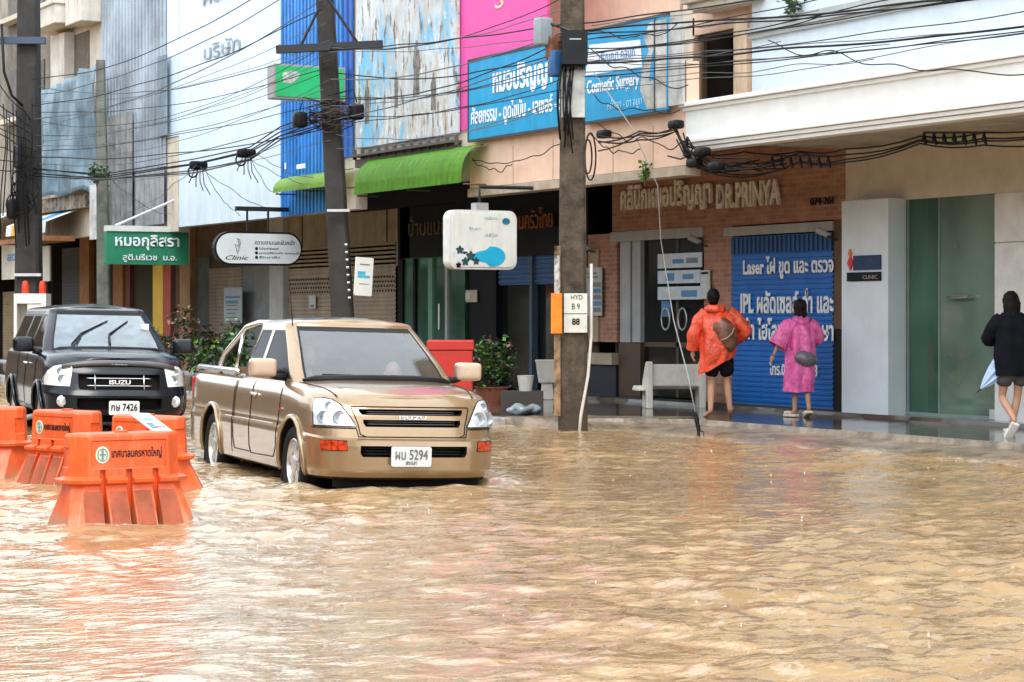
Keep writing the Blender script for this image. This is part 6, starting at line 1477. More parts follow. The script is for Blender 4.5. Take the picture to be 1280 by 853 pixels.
# ---------------------------------------------------------------- things on the pavement
# bench
bp_ = onZ(845, 511, ZP); CREAM = mat('cream_terrazzo', (.80, .77, .68), .45, vary=.1, vscale=8, streak=.1)
be = thing('bench', 'cream moulded bench with open backrest on the wet pavement beside the man in orange', 'bench', (bp_.x, bp_.y, ZP), (0, 0, -AL + math.radians(6)))
def lb(*a, bev=.015): return boxes([a], bev=bev)
obj('seat', lb(-.55, .42, .25, .62, .28, .33, bev=.02), CREAM, be, world=False)
obj('backrest', lb(-.40, .38, .0, .07, .33, .66, bev=.025), CREAM, be, world=False)
for sx in (-1, 1):
    b = bmesh.new(); x = sx * .40
    bm_ = poly([(.0, 0), (.10, 0), (.12, .30), (.30, .36), (.30, 0), (.42, 0), (.44, .40), (.14, .70), (.0, .70)], .09, frameM(Vector((x - .045, -.05, 0)), (0, 1, 0), (0, 0, 1)))
    bmesh.ops.bevel(bm_, geom=bm_.edges[:], offset=.012, segments=2, affect='EDGES')
    obj('end_frame', bm_, CREAM, be, world=False)
obj('foot_rail', lb(-.58, -.42, .10, .5, .26, .30), CREAM, be, world=False)
# cream planter / bin on a pedestal
pp = onZ(684, 500, ZP); pb = thing('planter_stand', 'cream square tub on a short pedestal behind the concrete pole', 'planter', (pp.x, pp.y, ZP), (0, 0, -AL))
def frust(w0, w1, z0, z1): 
    bm = bmesh.new(); A = [bm.verts.new((sx * w0, sy * w0, z0)) for sx, sy in ((1, 1), (-1, 1), (-1, -1), (1, -1))]; B_ = [bm.verts.new((sx * w1, sy * w1, z1)) for sx, sy in ((1, 1), (-1, 1), (-1, -1), (1, -1))]
    for k in range(4): bm.faces.new((A[k], A[(k + 1) % 4], B_[(k + 1) % 4], B_[k]))
    bm.faces.new(A[::-1]); bm.faces.new(B_); bmesh.ops.bevel(bm, geom=bm.edges[:], offset=.012, segments=2, affect='EDGES'); return bm
obj('tub', frust(.14, .19, .28, .64), CREAM, pb, world=False); obj('rim', frust(.20, .20, .62, .66), CREAM, pb, world=False); obj('pedestal', frust(.11, .09, 0, .28), CREAM, pb, world=False)
# plants
def leafy(name, label, c, r, h, cols, n, seed, pot=None, size=.05, group=None, sh=(1, 1)):
    random.seed(seed); t = thing(name, label, 'plant', c, group=group)
    b = bmesh.new()
    for k in range(9):
        a_ = random.uniform(0, 6.28); q = Vector(c) + Vector((math.cos(a_) * r * .5 * sh[0], math.sin(a_) * r * .5, h * random.uniform(.5, .95))); tube([c, (Vector(c) + q) / 2 + Vector((0, 0, h * .1)), q], [.014, .01, .005], 5, b)
    obj('stems', b, mat('plant_stem', (.10, .08, .04), .8), t)
    bs = [bmesh.new() for _ in cols]
    cl = [(Vector(c) + Vector((random.gauss(0, .42) * r * sh[0], random.gauss(0, .42) * r, h * random.uniform(.22, 1)))) for _ in range(16)]
    for k in range(n):
        q = random.choice(cl) + Vector((random.gauss(0, 1), random.gauss(0, 1), random.gauss(0, 1))) * r * .20
        b = bs[min(len(cols) - 1, int(random.random() ** 1.4 * len(cols)))]; s_ = size * random.uniform(.5, 1.3)
        R_ = Euler((random.uniform(-1, 1), random.uniform(-1, 1), random.uniform(0, 6.28))).to_matrix()
        v = [b.verts.new(q + R_ @ Vector(p) * s_) for p in ((0, 0, 0), (.35, .5, .08), (0, 1.1, -.05), (-.35, .5, .08))]; b.faces.new((v[0], v[1], v[2])); b.faces.new((v[0], v[2], v[3]))
    for b, m_ in zip(bs, cols): obj('foliage', b, m_, t)
    if pot: obj('pot', pot, mat('terracotta', (.30, .10, .055), .7, vary=.2), t, smooth=True, angle=30)
    return t
G1 = mat('leaf_dark_green', (.018, .06, .022), .5, vary=.3, vscale=12); G2 = mat('leaf_mid_green', (.045, .14, .03), .5, vary=.3, vscale=12); G3 = mat('leaf_lime_green', (.16, .34, .04), .5, vary=.2); G4 = mat('leaf_pinkish', (.32, .14, .09), .6)
c = onZ(614, 506, ZP); c.x += .0
def potbm(c, r, h): return lathe([(r * .7, 0), (r * .95, h * .8), (r, h), (r * 1.06, h), (r * 1.06, h * 1.08), (r * .9, h * 1.08), (r * .88, h * .9), (0, h * .9)], 24, 'Z', Matrix.Translation(c))
leafy('potted_plant', 'bushy green shrub in a wide terracotta pot right of the gold pickup', c + Vector((0, 0, .25)), .42, .68, [G1, G2, G1, G3, G4], 1500, 4, potbm(c, .26, .26), .075)
c = onZ(255, 470, ZP)
leafy('potted_plant', 'dark reddish-green shrub seen over the bed of the gold pickup, left', Vector((c.x, c.y, .1)), .55, 1.0, [G1, G4, G2], 700, 8, None, .11)
c = onD(288, 470, 37.5)
leafy('potted_plant', 'green and lime shrub seen over the bed of the gold pickup', Vector((c.x, c.y, .1)), .6, 1.15, [G1, G1, G2, G3], 1000, 9, None, .11)
c = onD(206, 470, 44)
leafy('potted_plant', 'tall rust-tinged shrub in front of the far brown shops, behind the black car', Vector((c.x, c.y, .1)), .55, 1.35, [G1, G4, mat('leaf_rust', (.10, .045, .02), .6)], 1100, 12, None, .10)
c = onZ(655, 503, ZP)
leafy('low_plant', 'low dark plant at the foot of the cream pedestal tub', Vector((c.x, c.y, ZP)), .22, .22, [G1, G2], 240, 15, None, .05)
# vine on the peach wall
v0 = onX(806, 232, XO - .06); leafy('hanging_vine', 'thin green creeper hanging from the peach wall', v0, .07, .32, [G2, G3], 70, 19, None, .07)
v0 = onX(990, 22, 16.6); leafy('wall_weed', 'small weed growing on the ledge above the white clinic wall', v0, .13, .26, [G1, G2], 130, 20, None, .06)
v0 = onX(121, 222, 14.6); leafy('hanging_vine', 'small dark creeper on the thin grey pole', v0 - Vector((0, 0, .2)), .22, .4, [G1, G2], 200, 22, None, .09)
# red cabinet
rp_ = onD(563, 470, 31.6); rc = thing('cabinet', 'bright red metal cabinet behind the gold pickup', 'cabinet', (rp_.x, rp_.y, ZP), (0, 0, -AL))
REDP = mat('red_metal_paint', (.50, .03, .02), .4, vary=.1)
obj('body', box(-.32, .32, 0, .5, 0, .88, bev=.02), REDP, rc, world=False); obj('lid', box(-.34, .34, -.02, .52, .883, 1.03, bev=.02), REDP, rc, world=False)
# bags near the plant
for i, (px, D, s_) in enumerate(((650, 30.6, .14), (664, 30.9, .12))):
    c = onD(px, HZ, D); b = bmesh.new(); bmesh.ops.create_icosphere(b, subdivisions=4, radius=s_, matrix=Matrix.Translation((c.x, c.y, ZP + s_ * .55)) @ Matrix.Scale(.55, 4, (0, 0, 1)) @ Matrix.Scale(1.3, 4, RGT)); b.normal_update(); crumple(b, .035, 9, i)
    o = obj('plastic_bag', b, mat('translucent_bag', (.30, .36, .40), .2, vary=.4, vscale=9), smooth=True); tag(o, ('larger' if i == 0 else 'smaller') + ' crumpled pale blue plastic bag on the pavement near the cream tub', 'bag', 'plastic bags on the pavement')
c = onD(657, 472, 31); o = obj('bucket', lathe([(.09, 0), (.12, .22), (.125, .22), (.11, .21), (0, .2)], 16, 'Z', Matrix.Translation((c.x, c.y, .44))), mat('bucket_white', (.5, .5, .48), .4), smooth=True, angle=30); tag(o, 'small white bucket on a dark ledge behind the cream tub', 'bucket')
o = obj('ledge', box(-.35, .25, -.12, .2, 0, .32, M=Matrix.Translation((c.x, c.y, ZP)) @ Matrix.Rotation(-AL, 4, 'Z')), mat('dark_ledge', (.05, .04, .035), .7)); tag(o, 'dark low ledge in front of the dark shop, under the white bucket', 'ledge')
# water dispenser cabinet behind the black car
c = onD(37, 430, 44.5); wc = thing('dispenser_cabinet', 'white cabinet with two red lamps on top, at the foot of the thick dark pole', 'cabinet', (c.x, c.y, 0), (0, 0, -AL))
WCB = mat('cabinet_white', (.68, .68, .64), .45, vary=.06)
obj('casing', boxes([(-.32, -.26, 0, .5, 0, 1.95), (.24, .33, 0, .5, 0, 1.95), (-.26, .24, 0, .5, 1.75, 1.95), (-.26, .24, .4, .5, 0, 1.75), (-.05, .24, .02, .4, .9, 1.74)]), WCB, wc, world=False)
obj('screen', box(.0, .2, .0, .018, 1.5, 1.62), BLK, wc, world=False)
for x in (-.13, .22): obj('red_lamp', lathe([(.07, 1.95), (.075, 2.1), (.05, 2.2), (0, 2.22)], 14, 'Z', Matrix.Translation((x, .2, 0))), mat('red_lamp_glass', (.65, .05, .02), .3), wc, world=False, smooth=True, angle=40)
# ---------------------------------------------------------------- people
SKIN = mat('skin_tone', (.50, .27, .17), .5, vary=.06, vscale=8); HAIR = mat('black_hair', (.008, .006, .006), .5, vary=.2, bump=.4, bscale=80)
def fingers(V, E, R, hand, dirv, side, curl=.5, s=1.):
    """palm and five fingers, appended as chains to the skeleton lists"""
    pass
def handbm(wrist, d, side, palm, s=1.0, curl=.45):
    """d pointing direction, side lateral (thumb side), palm normal"""
    d = d.normalized(); side = side.normalized(); nrm = palm.normalized(); bm = bmesh.new()
    me = skinmesh([wrist, wrist + d * .04 * s, wrist + d * .085 * s], [(0, 1), (1, 2)], [(.020 * s, .028 * s), (.016 * s, .038 * s), (.013 * s, .036 * s)], 0, 2); bm.from_mesh(me); bpy.data.meshes.remove(me)
    for i, (off, L_) in enumerate(((.028, .068), (.010, .078), (-.010, .072), (-.028, .056))):
        b0 = wrist + d * .075 * s + side * off * s; pts = [b0]; a_ = 0; r = [.009]
        for k, f in enumerate((.45, .32, .23)):
            a_ += curl * (.6 + .25 * i * .3); pts.append(pts[-1] + (d * math.cos(a_) + nrm * math.sin(a_)) * L_ * f * s); r.append(.0085 - k * .0012)
        tube(pts, [x * s for x in r], 7, bm)
    b0 = wrist + d * .025 * s + side * .026 * s; q = (d * .55 + side * .8).normalized()
    tube([b0, b0 + q * .032 * s, b0 + q * .032 * s + (d * .9 + side * .2 + nrm * .3).normalized() * .03 * s], [.011 * s, .010 * s, .007 * s], 7, bm)
    return bm
def human(J, girth=1., sub=2):
    """J: joint dict in metres, local x to the right, y forward (the way the feet point), z up"""
    keys = ['hip', 'belly', 'chest', 'neck', 'chin', 'head', 'crown', 'lsh', 'lel', 'lwr', 'rsh', 'rel', 'rwr', 'lhip', 'lkn', 'lcalf', 'lan', 'lball', 'ltoe', 'rhip', 'rkn', 'rcalf', 'ran', 'rball', 'rtoe']
    g = girth; J = {k: Vector(v) for k, v in J.items()}
    for s_ in 'lr':
        J[s_ + 'calf'] = J[s_ + 'kn'].lerp(J[s_ + 'an'], .32)
    J['chin'] = J['neck'].lerp(J['head'], .45)
    R = dict(hip=(.12, .15), belly=(.10, .13), chest=(.115, .155), neck=(.048, .05), chin=(.062, .058), head=(.092, .078), crown=(.072, .062), sh=.052, el=.036, wr=.025, hip2=.085, kn=.050, calf=.054, an=.034, ball=(.036, .028), toe=(.026, .016))
    rad = []
    for k in keys:
        kk = {'lhip': 'hip2', 'rhip': 'hip2'}.get(k, k[1:] if k[0] in 'lr' and k[1:] in R else k); r = R[kk]
        rad.append(tuple(x * g for x in r) if isinstance(r, tuple) else r * g)
    I = {k: i for i, k in enumerate(keys)}
    E = [('hip', 'belly'), ('belly', 'chest'), ('chest', 'neck'), ('neck', 'chin'), ('chin', 'head'), ('head', 'crown')]
    for s_ in 'lr': E += [('chest', s_ + 'sh'), (s_ + 'sh', s_ + 'el'), (s_ + 'el', s_ + 'wr'), ('hip', s_ + 'hip'), (s_ + 'hip', s_ + 'kn'), (s_ + 'kn', s_ + 'calf'), (s_ + 'calf', s_ + 'an'), (s_ + 'an', s_ + 'ball'), (s_ + 'ball', s_ + 'toe')]
    R['head'] = (.05, .05); R['crown'] = (.03, .03)
    rad = [tuple(x * g for x in R[k]) if k in ('head', 'crown') else r for k, r in zip(keys, rad)]
    bm = bmof(skinmesh([J[k] for k in keys], [(I[a], I[b]) for a, b in E], rad, 0, sub)); egg(bm, J['head'] + Vector((0, .0, -.002)), .077, .094, .118, taper=.10); return bm, J
def headparts(bm, J, face):
    """nose, ears, eyes and mouth joined to the body; face = direction of the look"""
    f = Vector(face).normalized(); u = (J['crown'] - J['chin']).normalized(); r = f.cross(u).normalized(); c = J['head']
    tube([c + f * .088 + u * .01, c + f * .105 - u * .018, c + f * .092 - u * .030], [.008, .013, .008], 8, bm)
    for s_ in (-1, 1):
        add(bm, lathe([(0, -.006), (.018, -.004), (.022, .004), (0, .008)], 10, 'Z', frameM(c + r * s_ * .083 - u * .005, f, u)))
        lathe([(0, .005), (.010, .0), (0, -.005)], 10, 'Z', frameM(c + f * .082 + r * s_ * .032 + u * .012, r, u), bm)
    tube([c + f * .084 - u * .052 - r * .022, c + f * .092 - u * .054, c + f * .084 - u * .052 + r * .022], [.004, .007, .004], 6, bm)
def ringcloth(rows, n=40, wr=.01, sc=5, seed=0, cap_top=False):
    """cloth of stacked ellipses: rows (cx, cy, z, rx, ry[, twist])"""
    bm = bmesh.new(); R = []
    for (cx, cy, z, rx, ry) in rows:
        ring = []
        for k in range(n):
            a_ = 2 * PI * k / n; fold = 1 + wr / max(rx, .05) * (math.sin(a_ * 7 + seed + z * 3) * .6 + 1.4 * _noise.noise(Vector((math.cos(a_) * 2.2, math.sin(a_) * 2.2, z * sc + seed))))
            ring.append(bm.verts.new((cx + rx * math.cos(a_) * fold, cy + ry * math.sin(a_) * fold, z + (.25 * wr * math.sin(a_ * 5 + seed)))))
        R.append(ring)
    for a_, b2 in zip(R, R[1:]):
        for k in range(n): bm.faces.new((a_[k], a_[(k + 1) % n], b2[(k + 1) % n], b2[k]))
    if cap_top: bm.faces.new(R[-1] if rows[-1][2] > rows[0][2] else R[-1][::-1])
    return bm
def dense(rows, m=4):
    out = []
    for a_, b2 in zip(rows, rows[1:]):
        for k in range(m): out.append(tuple(lerp(x, y, k / m) for x, y in zip(a_, b2)))
    return out + [rows[-1]]
def sleeve(pts, rs, seed=0, wr=.013):
    P = [Vector(p) for p in pts]; fine = []; rf = []
    for i in range(len(P) - 1):
        for k in range(6): fine.append(P[i].lerp(P[i + 1], k / 6)); rf.append(lerp(rs[i], rs[i + 1], smooth01(k / 6)))
    fine.append(P[-1]); rf.append(rs[-1]); b = tube(fine, rf, 18, cap=False); b.normal_update()
    for v in b.verts: v.co += v.normal * wr * (_noise.noise(v.co * 14 + Vector((seed, 0, 0))) + _noise.noise(v.co * 33 + Vector((seed, 5, 0))) * .5)
    return b
def person(label, px, pyfeet, rz=0., z=None):
    p = onZ(px, pyfeet, ZP if z is None else z); return thing('person', label, 'person', (p.x, p.y, ZP), (0, 0, -AL + rz))
def PW(name, b, m, root, sm=True, angle=None): return obj(name, b, m, root, sm, world=False, angle=angle)
def coat_mat(name, col, shade):
    m = mat(name, col, .28, vary=.22, vscale=9, bump=1.0, bscale=22, spec=.6, streak=.5, streakcol=shade, sscale=(3, 3, 1.2))
    b = m.node_tree.nodes['Principled BSDF']; b.inputs['Subsurface Weight'].default_value = .35; b.inputs['Subsurface Radius'].default_value = (.05, .03, .02); return m

# --- man in the orange raincoat, seen from behind
m1 = person('person in an orange raincoat and black shorts standing barefoot by the bench', 898, 522)
J = dict(hip=(.02, 0, .92), belly=(.01, 0, 1.08), chest=(-.01, .0, 1.30), neck=(-.06, .0, 1.50), head=(-.07, .02, 1.625), crown=(-.07, .02, 1.68),
         lsh=(-.22, 0, 1.40), lel=(-.33, -.02, 1.14), lwr=(-.345, .06, .90), rsh=(.19, 0, 1.41), rel=(.37, -.06, 1.18), rwr=(.24, .10, 1.03),
         lhip=(-.08, 0, .86), lkn=(-.09, .03, .47), lan=(-.11, -.03, .08), lball=(-.155, .07, .035), ltoe=(-.19, .14, .022),
         rhip=(.10, 0, .86), rkn=(.12, .05, .48), ran=(.165, .03, .09), rball=(.175, .14, .035), rtoe=(.18, .21, .022))
bm, J = human(J); headparts(bm, J, (-.3, 1, 0)); add(bm, handbm(J['lwr'], Vector((-.02, .02, -1)), Vector((0, 1, 0)), Vector((1, 0, 0)), 1.05)); add(bm, handbm(J['rwr'], Vector((-.8, .3, -.1)), Vector((0, .2, 1)), Vector((0, -1, 0))))
PW('body', bm, SKIN, m1)
hb = bmesh.new(); egg(hb, J['head'] + Vector((0, -.016, .022)), .088, .098, .108, sub=4); egg(hb, J['head'] + Vector((0, -.03, -.035)), .072, .068, .075, sub=4); hb.normal_update(); crumple(hb, .009, 55)
PW('hair', hb, HAIR, m1)
OC = coat_mat('orange_raincoat', (.88, .095, .035), (.75, .25, .14))
def slant(bm_, z0, k, kx=1.):                               # hem higher on the right
    for v in bm_.verts:
        w_ = smooth01((1.25 - v.co.z) / .5); v.co.z += k * v.co.x * w_
    return bm_
rows = dense([(-.02, -.02, .72, .235, .19), (-.01, -.03, .80, .24, .20), (.0, -.045, 1.0, .245, .215), (.0, -.055, 1.2, .245, .215), (-.01, -.045, 1.34, .235, .18), (-.02, -.02, 1.42, .20, .13), (-.05, -.01, 1.475, .11, .10), (-.06, -.005, 1.51, .08, .085)], 5)
PW('raincoat', slant(ringcloth(rows, 72, .028, 7, 2), .7, .55), OC, m1)
PW('sleeve', sleeve([(-.16, -.01, 1.39), (-.24, -.02, 1.33), (-.335, -.03, 1.13), (-.35, .05, .93)], [.115, .105, .09, .085], 1), OC, m1)
PW('sleeve', sleeve([(.13, -.01, 1.41), (.22, -.02, 1.36), (.375, -.07, 1.17), (.25, .09, 1.05)], [.105, .10, .085, .08], 5), OC, m1)
PW('hood', sleeve([(-.17, -.05, 1.47), (-.13, -.125, 1.475), (-.05, -.145, 1.47), (.03, -.12, 1.475), (.07, -.04, 1.485)], [.035, .05, .055, .05, .03], 9, .012), OC, m1)
bag = bmesh.new(); bmesh.ops.create_icosphere(bag, subdivisions=4, radius=1, matrix=Matrix.Translation((.07, -.185, 1.13)) @ Matrix.Rotation(-.40, 4, 'Y') @ Matrix.Diagonal((.16, .115, .25, 1)).to_4x4()); bag.normal_update(); crumple(bag, .012, 13); 
PW('covered_backpack', bag, mat('brown_bag_under_film', (.20, .085, .05), .3, vary=.35, vscale=9, bump=.4, bscale=14), m1)
PW('bag_seam', tube([(.0, -.315, 1.05), (.08, -.335, 1.08), (.15, -.315, 1.14), (.19, -.27, 1.22)], .007, 6), mat('pale_seam', (.45, .36, .25), .6), m1)
random.seed(3); b = bmesh.new()
for k in range(9): q = Vector((-.13 + random.uniform(-.05, .06), -.262, .96 + random.uniform(-.05, .07))); lathe([(.009, 0), (.006, .008), (0, .01)][::-1], 8, 'Z', frameM(q, (1, 0, 0)), b)
PW('printed_dots', b, mat('pale_pink_print', (.75, .45, .5), .5), m1)
SH = mat('black_shorts', (.008, .009, .013), .85, vary=.2, bump=.3, bscale=30)
b = bmof(skinmesh([Vector(p) for p in ((.02, -.005, .95), (.015, -.005, .86), (-.085, .01, .72), (-.09, .02, .53), (.105, .01, .72), (.115, .03, .53))], [(0, 1), (1, 2), (2, 3), (1, 4), (4, 5)], [(.14, .19), (.15, .19), (.115, .115), (.115, .118), (.115, .115), (.115, .118)], 1, 2)); b.normal_update(); crumple(b, .012, 11)
PW('shorts', b, SH, m1)

# --- person in the pink poncho
m2 = person('person in a pink plastic poncho walking past the blue shutter', 1000, 521.5)
J = dict(hip=(.0, 0, .86), belly=(.0, 0, 1.00), chest=(.0, .0, 1.19), neck=(-.01, .01, 1.37), head=(-.015, .03, 1.49), crown=(-.01, .02, 1.545),
         lsh=(-.15, 0, 1.28), lel=(-.27, -.03, 1.06), lwr=(-.37, -.06, .84), rsh=(.15, 0, 1.28), rel=(.24, .08, 1.08), rwr=(.12, .24, 1.12),
         lhip=(-.07, 0, .80), lkn=(-.06, .05, .44), lan=(-.075, -.02, .075), lball=(-.14, .03, .035), ltoe=(-.19, .06, .02),
         rhip=(.07, 0, .80), rkn=(.08, -.02, .44), ran=(.10, -.18, .12), rball=(.085, -.10, .045), rtoe=(.07, -.05, .03))
bm, J = human(J, .86); headparts(bm, J, (-1, .35, -.1)); add(bm, handbm(J['lwr'], Vector((-.45, -.1, -1)), Vector((0, 1, 0)), Vector((1, 0, 0)), .92)); add(bm, handbm(J['rwr'], Vector((-1, .2, .3)), Vector((0, .2, 1)), Vector((0, -1, 0)), .92))
PW('body', bm, SKIN, m2)
hb = bmesh.new(); egg(hb, J['head'] + Vector((.018, -.02, .018)), .094, .096, .104, sub=4); egg(hb, J['head'] + Vector((.035, -.035, -.075)), .075, .068, .10, sub=4); egg(hb, J['head'] + Vector((-.02, -.045, -.06)), .05, .05, .08, sub=3); hb.normal_update(); crumple(hb, .010, 50)
PW('hair', hb, mat('dark_brown_hair', (.022, .012, .009), .5, vary=.3, bump=.4, bscale=80), m2)
PC = coat_mat('pink_poncho', (.95, .15, .48), (.90, .40, .66))
rows = dense([(.0, -.02, .345, .205, .17), (.0, -.02, .50, .205, .175), (.0, -.02, .75, .20, .18), (.0, -.02, 1.0, .195, .175), (.0, -.02, 1.15, .205, .165), (.0, -.015, 1.27, .18, .12), (-.0, -.005, 1.335, .10, .085), (-.01, .0, 1.375, .065, .07)], 6)
b = ringcloth(rows, 72, .028, 5, 7)
for v in b.verts: v.co.x += -.03 * smooth01((.8 - v.co.z) / .5)
PW('poncho', b, PC, m2)
PW('sleeve', sleeve([(-.10, 0, 1.27), (-.17, -.01, 1.22), (-.25, -.03, 1.06), (-.315, -.045, .96)], [.10, .115, .13, .135], 2, .012), PC, m2)
PW('sleeve', sleeve([(.10, 0, 1.27), (.17, .01, 1.22), (.235, .06, 1.08), (.16, .17, 1.06)], [.10, .11, .11, .10], 6, .012), PC, m2)
PW('hood', sleeve([(-.09, .03, 1.335), (-.06, -.07, 1.33), (.02, -.11, 1.29), (.09, -.07, 1.32), (.10, .03, 1.335)], [.025, .045, .06, .045, .025], 4, .012), PC, m2)
bag = bmesh.new(); bmesh.ops.create_icosphere(bag, subdivisions=4, radius=1, matrix=Matrix.Translation((.055, -.175, .80)) @ Matrix.Rotation(.15, 4, 'Y') @ Matrix.Diagonal((.165, .09, .105, 1)).to_4x4()); bag.normal_update(); crumple(bag, .01, 15)
PW('covered_sling_bag', bag, mat('grey_bag_under_film', (.19, .17, .20), .3, vary=.3, vscale=9, bump=.3, bscale=18), m2)
PW('bag_strap', tube([(-.10, -.15, .86), (-.17, -.13, 1.0), (-.13, -.14, 1.18), (-.03, -.12, 1.31)], .012, 6), mat('strap_shadow_pink', (.55, .10, .28), .4), m2)
for s_, q, rr in (('l', (-.12, .01, 0), .6), ('r', (.09, -.13, .02), .15)):
    b = rbox(0, 0, .02, .095, .245, .04, .018); add(b, rbox(0, .05, .055, .098, .12, .05, .022)); M = Matrix.Translation(q) @ Matrix.Rotation(rr, 4, 'Z') @ Matrix.Rotation(-.35 if s_ == 'r' else 0, 4, 'X')
    bmesh.ops.transform(b, matrix=M, verts=b.verts); PW('shoe', b, mat('cream_clog', (.68, .62, .50), .5, vary=.1), m2, angle=40)

# --- person in black at the right edge
m3 = person('person in a loose black jacket and grey shorts walking at the right edge', 1264, 546)
J = dict(hip=(.03, 0, .87), belly=(.03, 0, 1.02), chest=(.02, .0, 1.24), neck=(.0, .01, 1.42), head=(.0, .03, 1.54), crown=(.0, .03, 1.60),
         lsh=(-.14, 0, 1.33), lel=(-.23, .10, 1.13), lwr=(-.14, .28, 1.12), rsh=(.18, 0, 1.33), rel=(.25, .10, 1.10), rwr=(.14, .26, 1.12),
         lhip=(-.05, 0, .81), lkn=(-.09, .08, .45), lan=(-.005, -.20, .20), lball=(-.035, -.14, .11), ltoe=(-.07, -.09, .05),
         rhip=(.10, 0, .81), rkn=(.08, .04, .45), ran=(.0, .02, .08), rball=(.0, .12, .035), rtoe=(.0, .18, .022))
bm, J = human(J, .90); headparts(bm, J, (.1, 1, -.1)); add(bm, handbm(J['lwr'], Vector((.6, .8, 0)), Vector((0, 0, 1)), Vector((1, -.3, 0)), .95)); add(bm, handbm(J['rwr'], Vector((-.6, .8, 0)), Vector((0, 0, 1)), Vector((-1, -.3, 0)), .95))
PW('body', bm, SKIN, m3)
hb = bmesh.new(); egg(hb, J['head'] + Vector((0, -.015, .018)), .094, .100, .106, sub=4); egg(hb, J['head'] + Vector((.005, -.045, -.06)), .098, .078, .16, sub=4, taper=-.05); egg(hb, J['head'] + Vector((.01, -.085, -.19)), .095, .045, .13, sub=4, taper=-.1); hb.normal_update(); crumple(hb, .012, 45)
PW('hair', hb, HAIR, m3)
JK = mat('black_jacket_cloth', (.007, .008, .012), .9, vary=.2, bump=.5, bscale=12)
rows = dense([(.035, -.01, .70, .225, .17), (.035, -.01, .85, .23, .18), (.03, -.01, 1.1, .225, .175), (.025, -.01, 1.25, .22, .16), (.02, -.005, 1.35, .20, .12), (.01, .0, 1.42, .10, .08)], 5)
PW('jacket', ringcloth(rows, 60, .022, 6, 12), JK, m3)
PW('sleeve', sleeve([(-.10, 0, 1.34), (-.18, .0, 1.27), (-.25, .08, 1.12), (-.16, .24, 1.10)], [.10, .095, .085, .075], 12), JK, m3)
PW('sleeve', sleeve([(.15, 0, 1.34), (.22, .01, 1.26), (.26, .09, 1.10), (.17, .23, 1.10)], [.10, .095, .085, .075], 13), JK, m3)
GS = mat('grey_shorts_cloth', (.10, .10, .105), .85, vary=.25, bump=.3, bscale=30)
b = bmof(skinmesh([Vector(p) for p in ((.03, -.005, .88), (.03, -.005, .80), (-.075, .02, .70), (-.085, .05, .56), (.12, .01, .70), (.115, .02, .56))], [(0, 1), (1, 2), (2, 3), (1, 4), (4, 5)], [(.13, .17), (.14, .18), (.105, .11), (.105, .112), (.105, .11), (.10, .11)], 1, 2)); b.normal_update(); crumple(b, .010, 12)
PW('shorts', b, GS, m3)
for q, rr, rx in (((-.035, -.16, .05), .15, 1.05), ((.0, .10, 0), 0, 0)):
    b = rbox(0, 0, .02, .10, .26, .045, .02); add(b, rbox(0, .05, .06, .104, .12, .055, .025)); M = Matrix.Translation(q) @ Matrix.Rotation(.35 if rx else 0, 4, 'Y') @ Matrix.Rotation(-rx, 4, 'X')
    bmesh.ops.transform(b, matrix=M @ Matrix.Translation((0, .0, 0)), verts=b.verts); PW('shoe', b, mat('white_clog', (.72, .70, .64), .5, vary=.08), m3, angle=40)
# folded pale blue umbrella carried at the side
p = ORG[m3.name] @ Vector((-.25, .02, .60)); um = thing('umbrella', 'pale blue half-folded umbrella hanging beside the person in black', 'umbrella', p, (0, 0, -AL))
b = bmesh.new(); tip = Vector((-.10, .0, -.06)); N_ = 16; base = Vector((.22, .04, .27)); ax_ = (base - tip).normalized(); sd = ax_.cross(Vector((0, 1, 0))).normalized(); s2 = ax_.cross(sd)
rings = []
for t_, r_ in ((0, .004), (.25, .06), (.55, .105), (.8, .13), (1, .14)):
    rings.append([b.verts.new(tip.lerp(base, t_) + (sd * math.cos(2 * PI * k / N_) + s2 * math.sin(2 * PI * k / N_)) * r_ * (1 if k % 2 else .72)) for k in range(N_)])
for a_, b2 in zip(rings, rings[1:]):
    for k in range(N_): b.faces.new((a_[k], a_[(k + 1) % N_], b2[(k + 1) % N_], b2[k]))
PW('canopy', b, mat('pale_blue_umbrella', (.42, .56, .80), .5, vary=.12), um, sm=False); PW('tip', tube([tip - ax_ * .05, tip + ax_ * .03], .008, 6), BLK, um)
PW('shaft', tube([tip, base + ax_ * .12], .006, 6), CHROME, um)

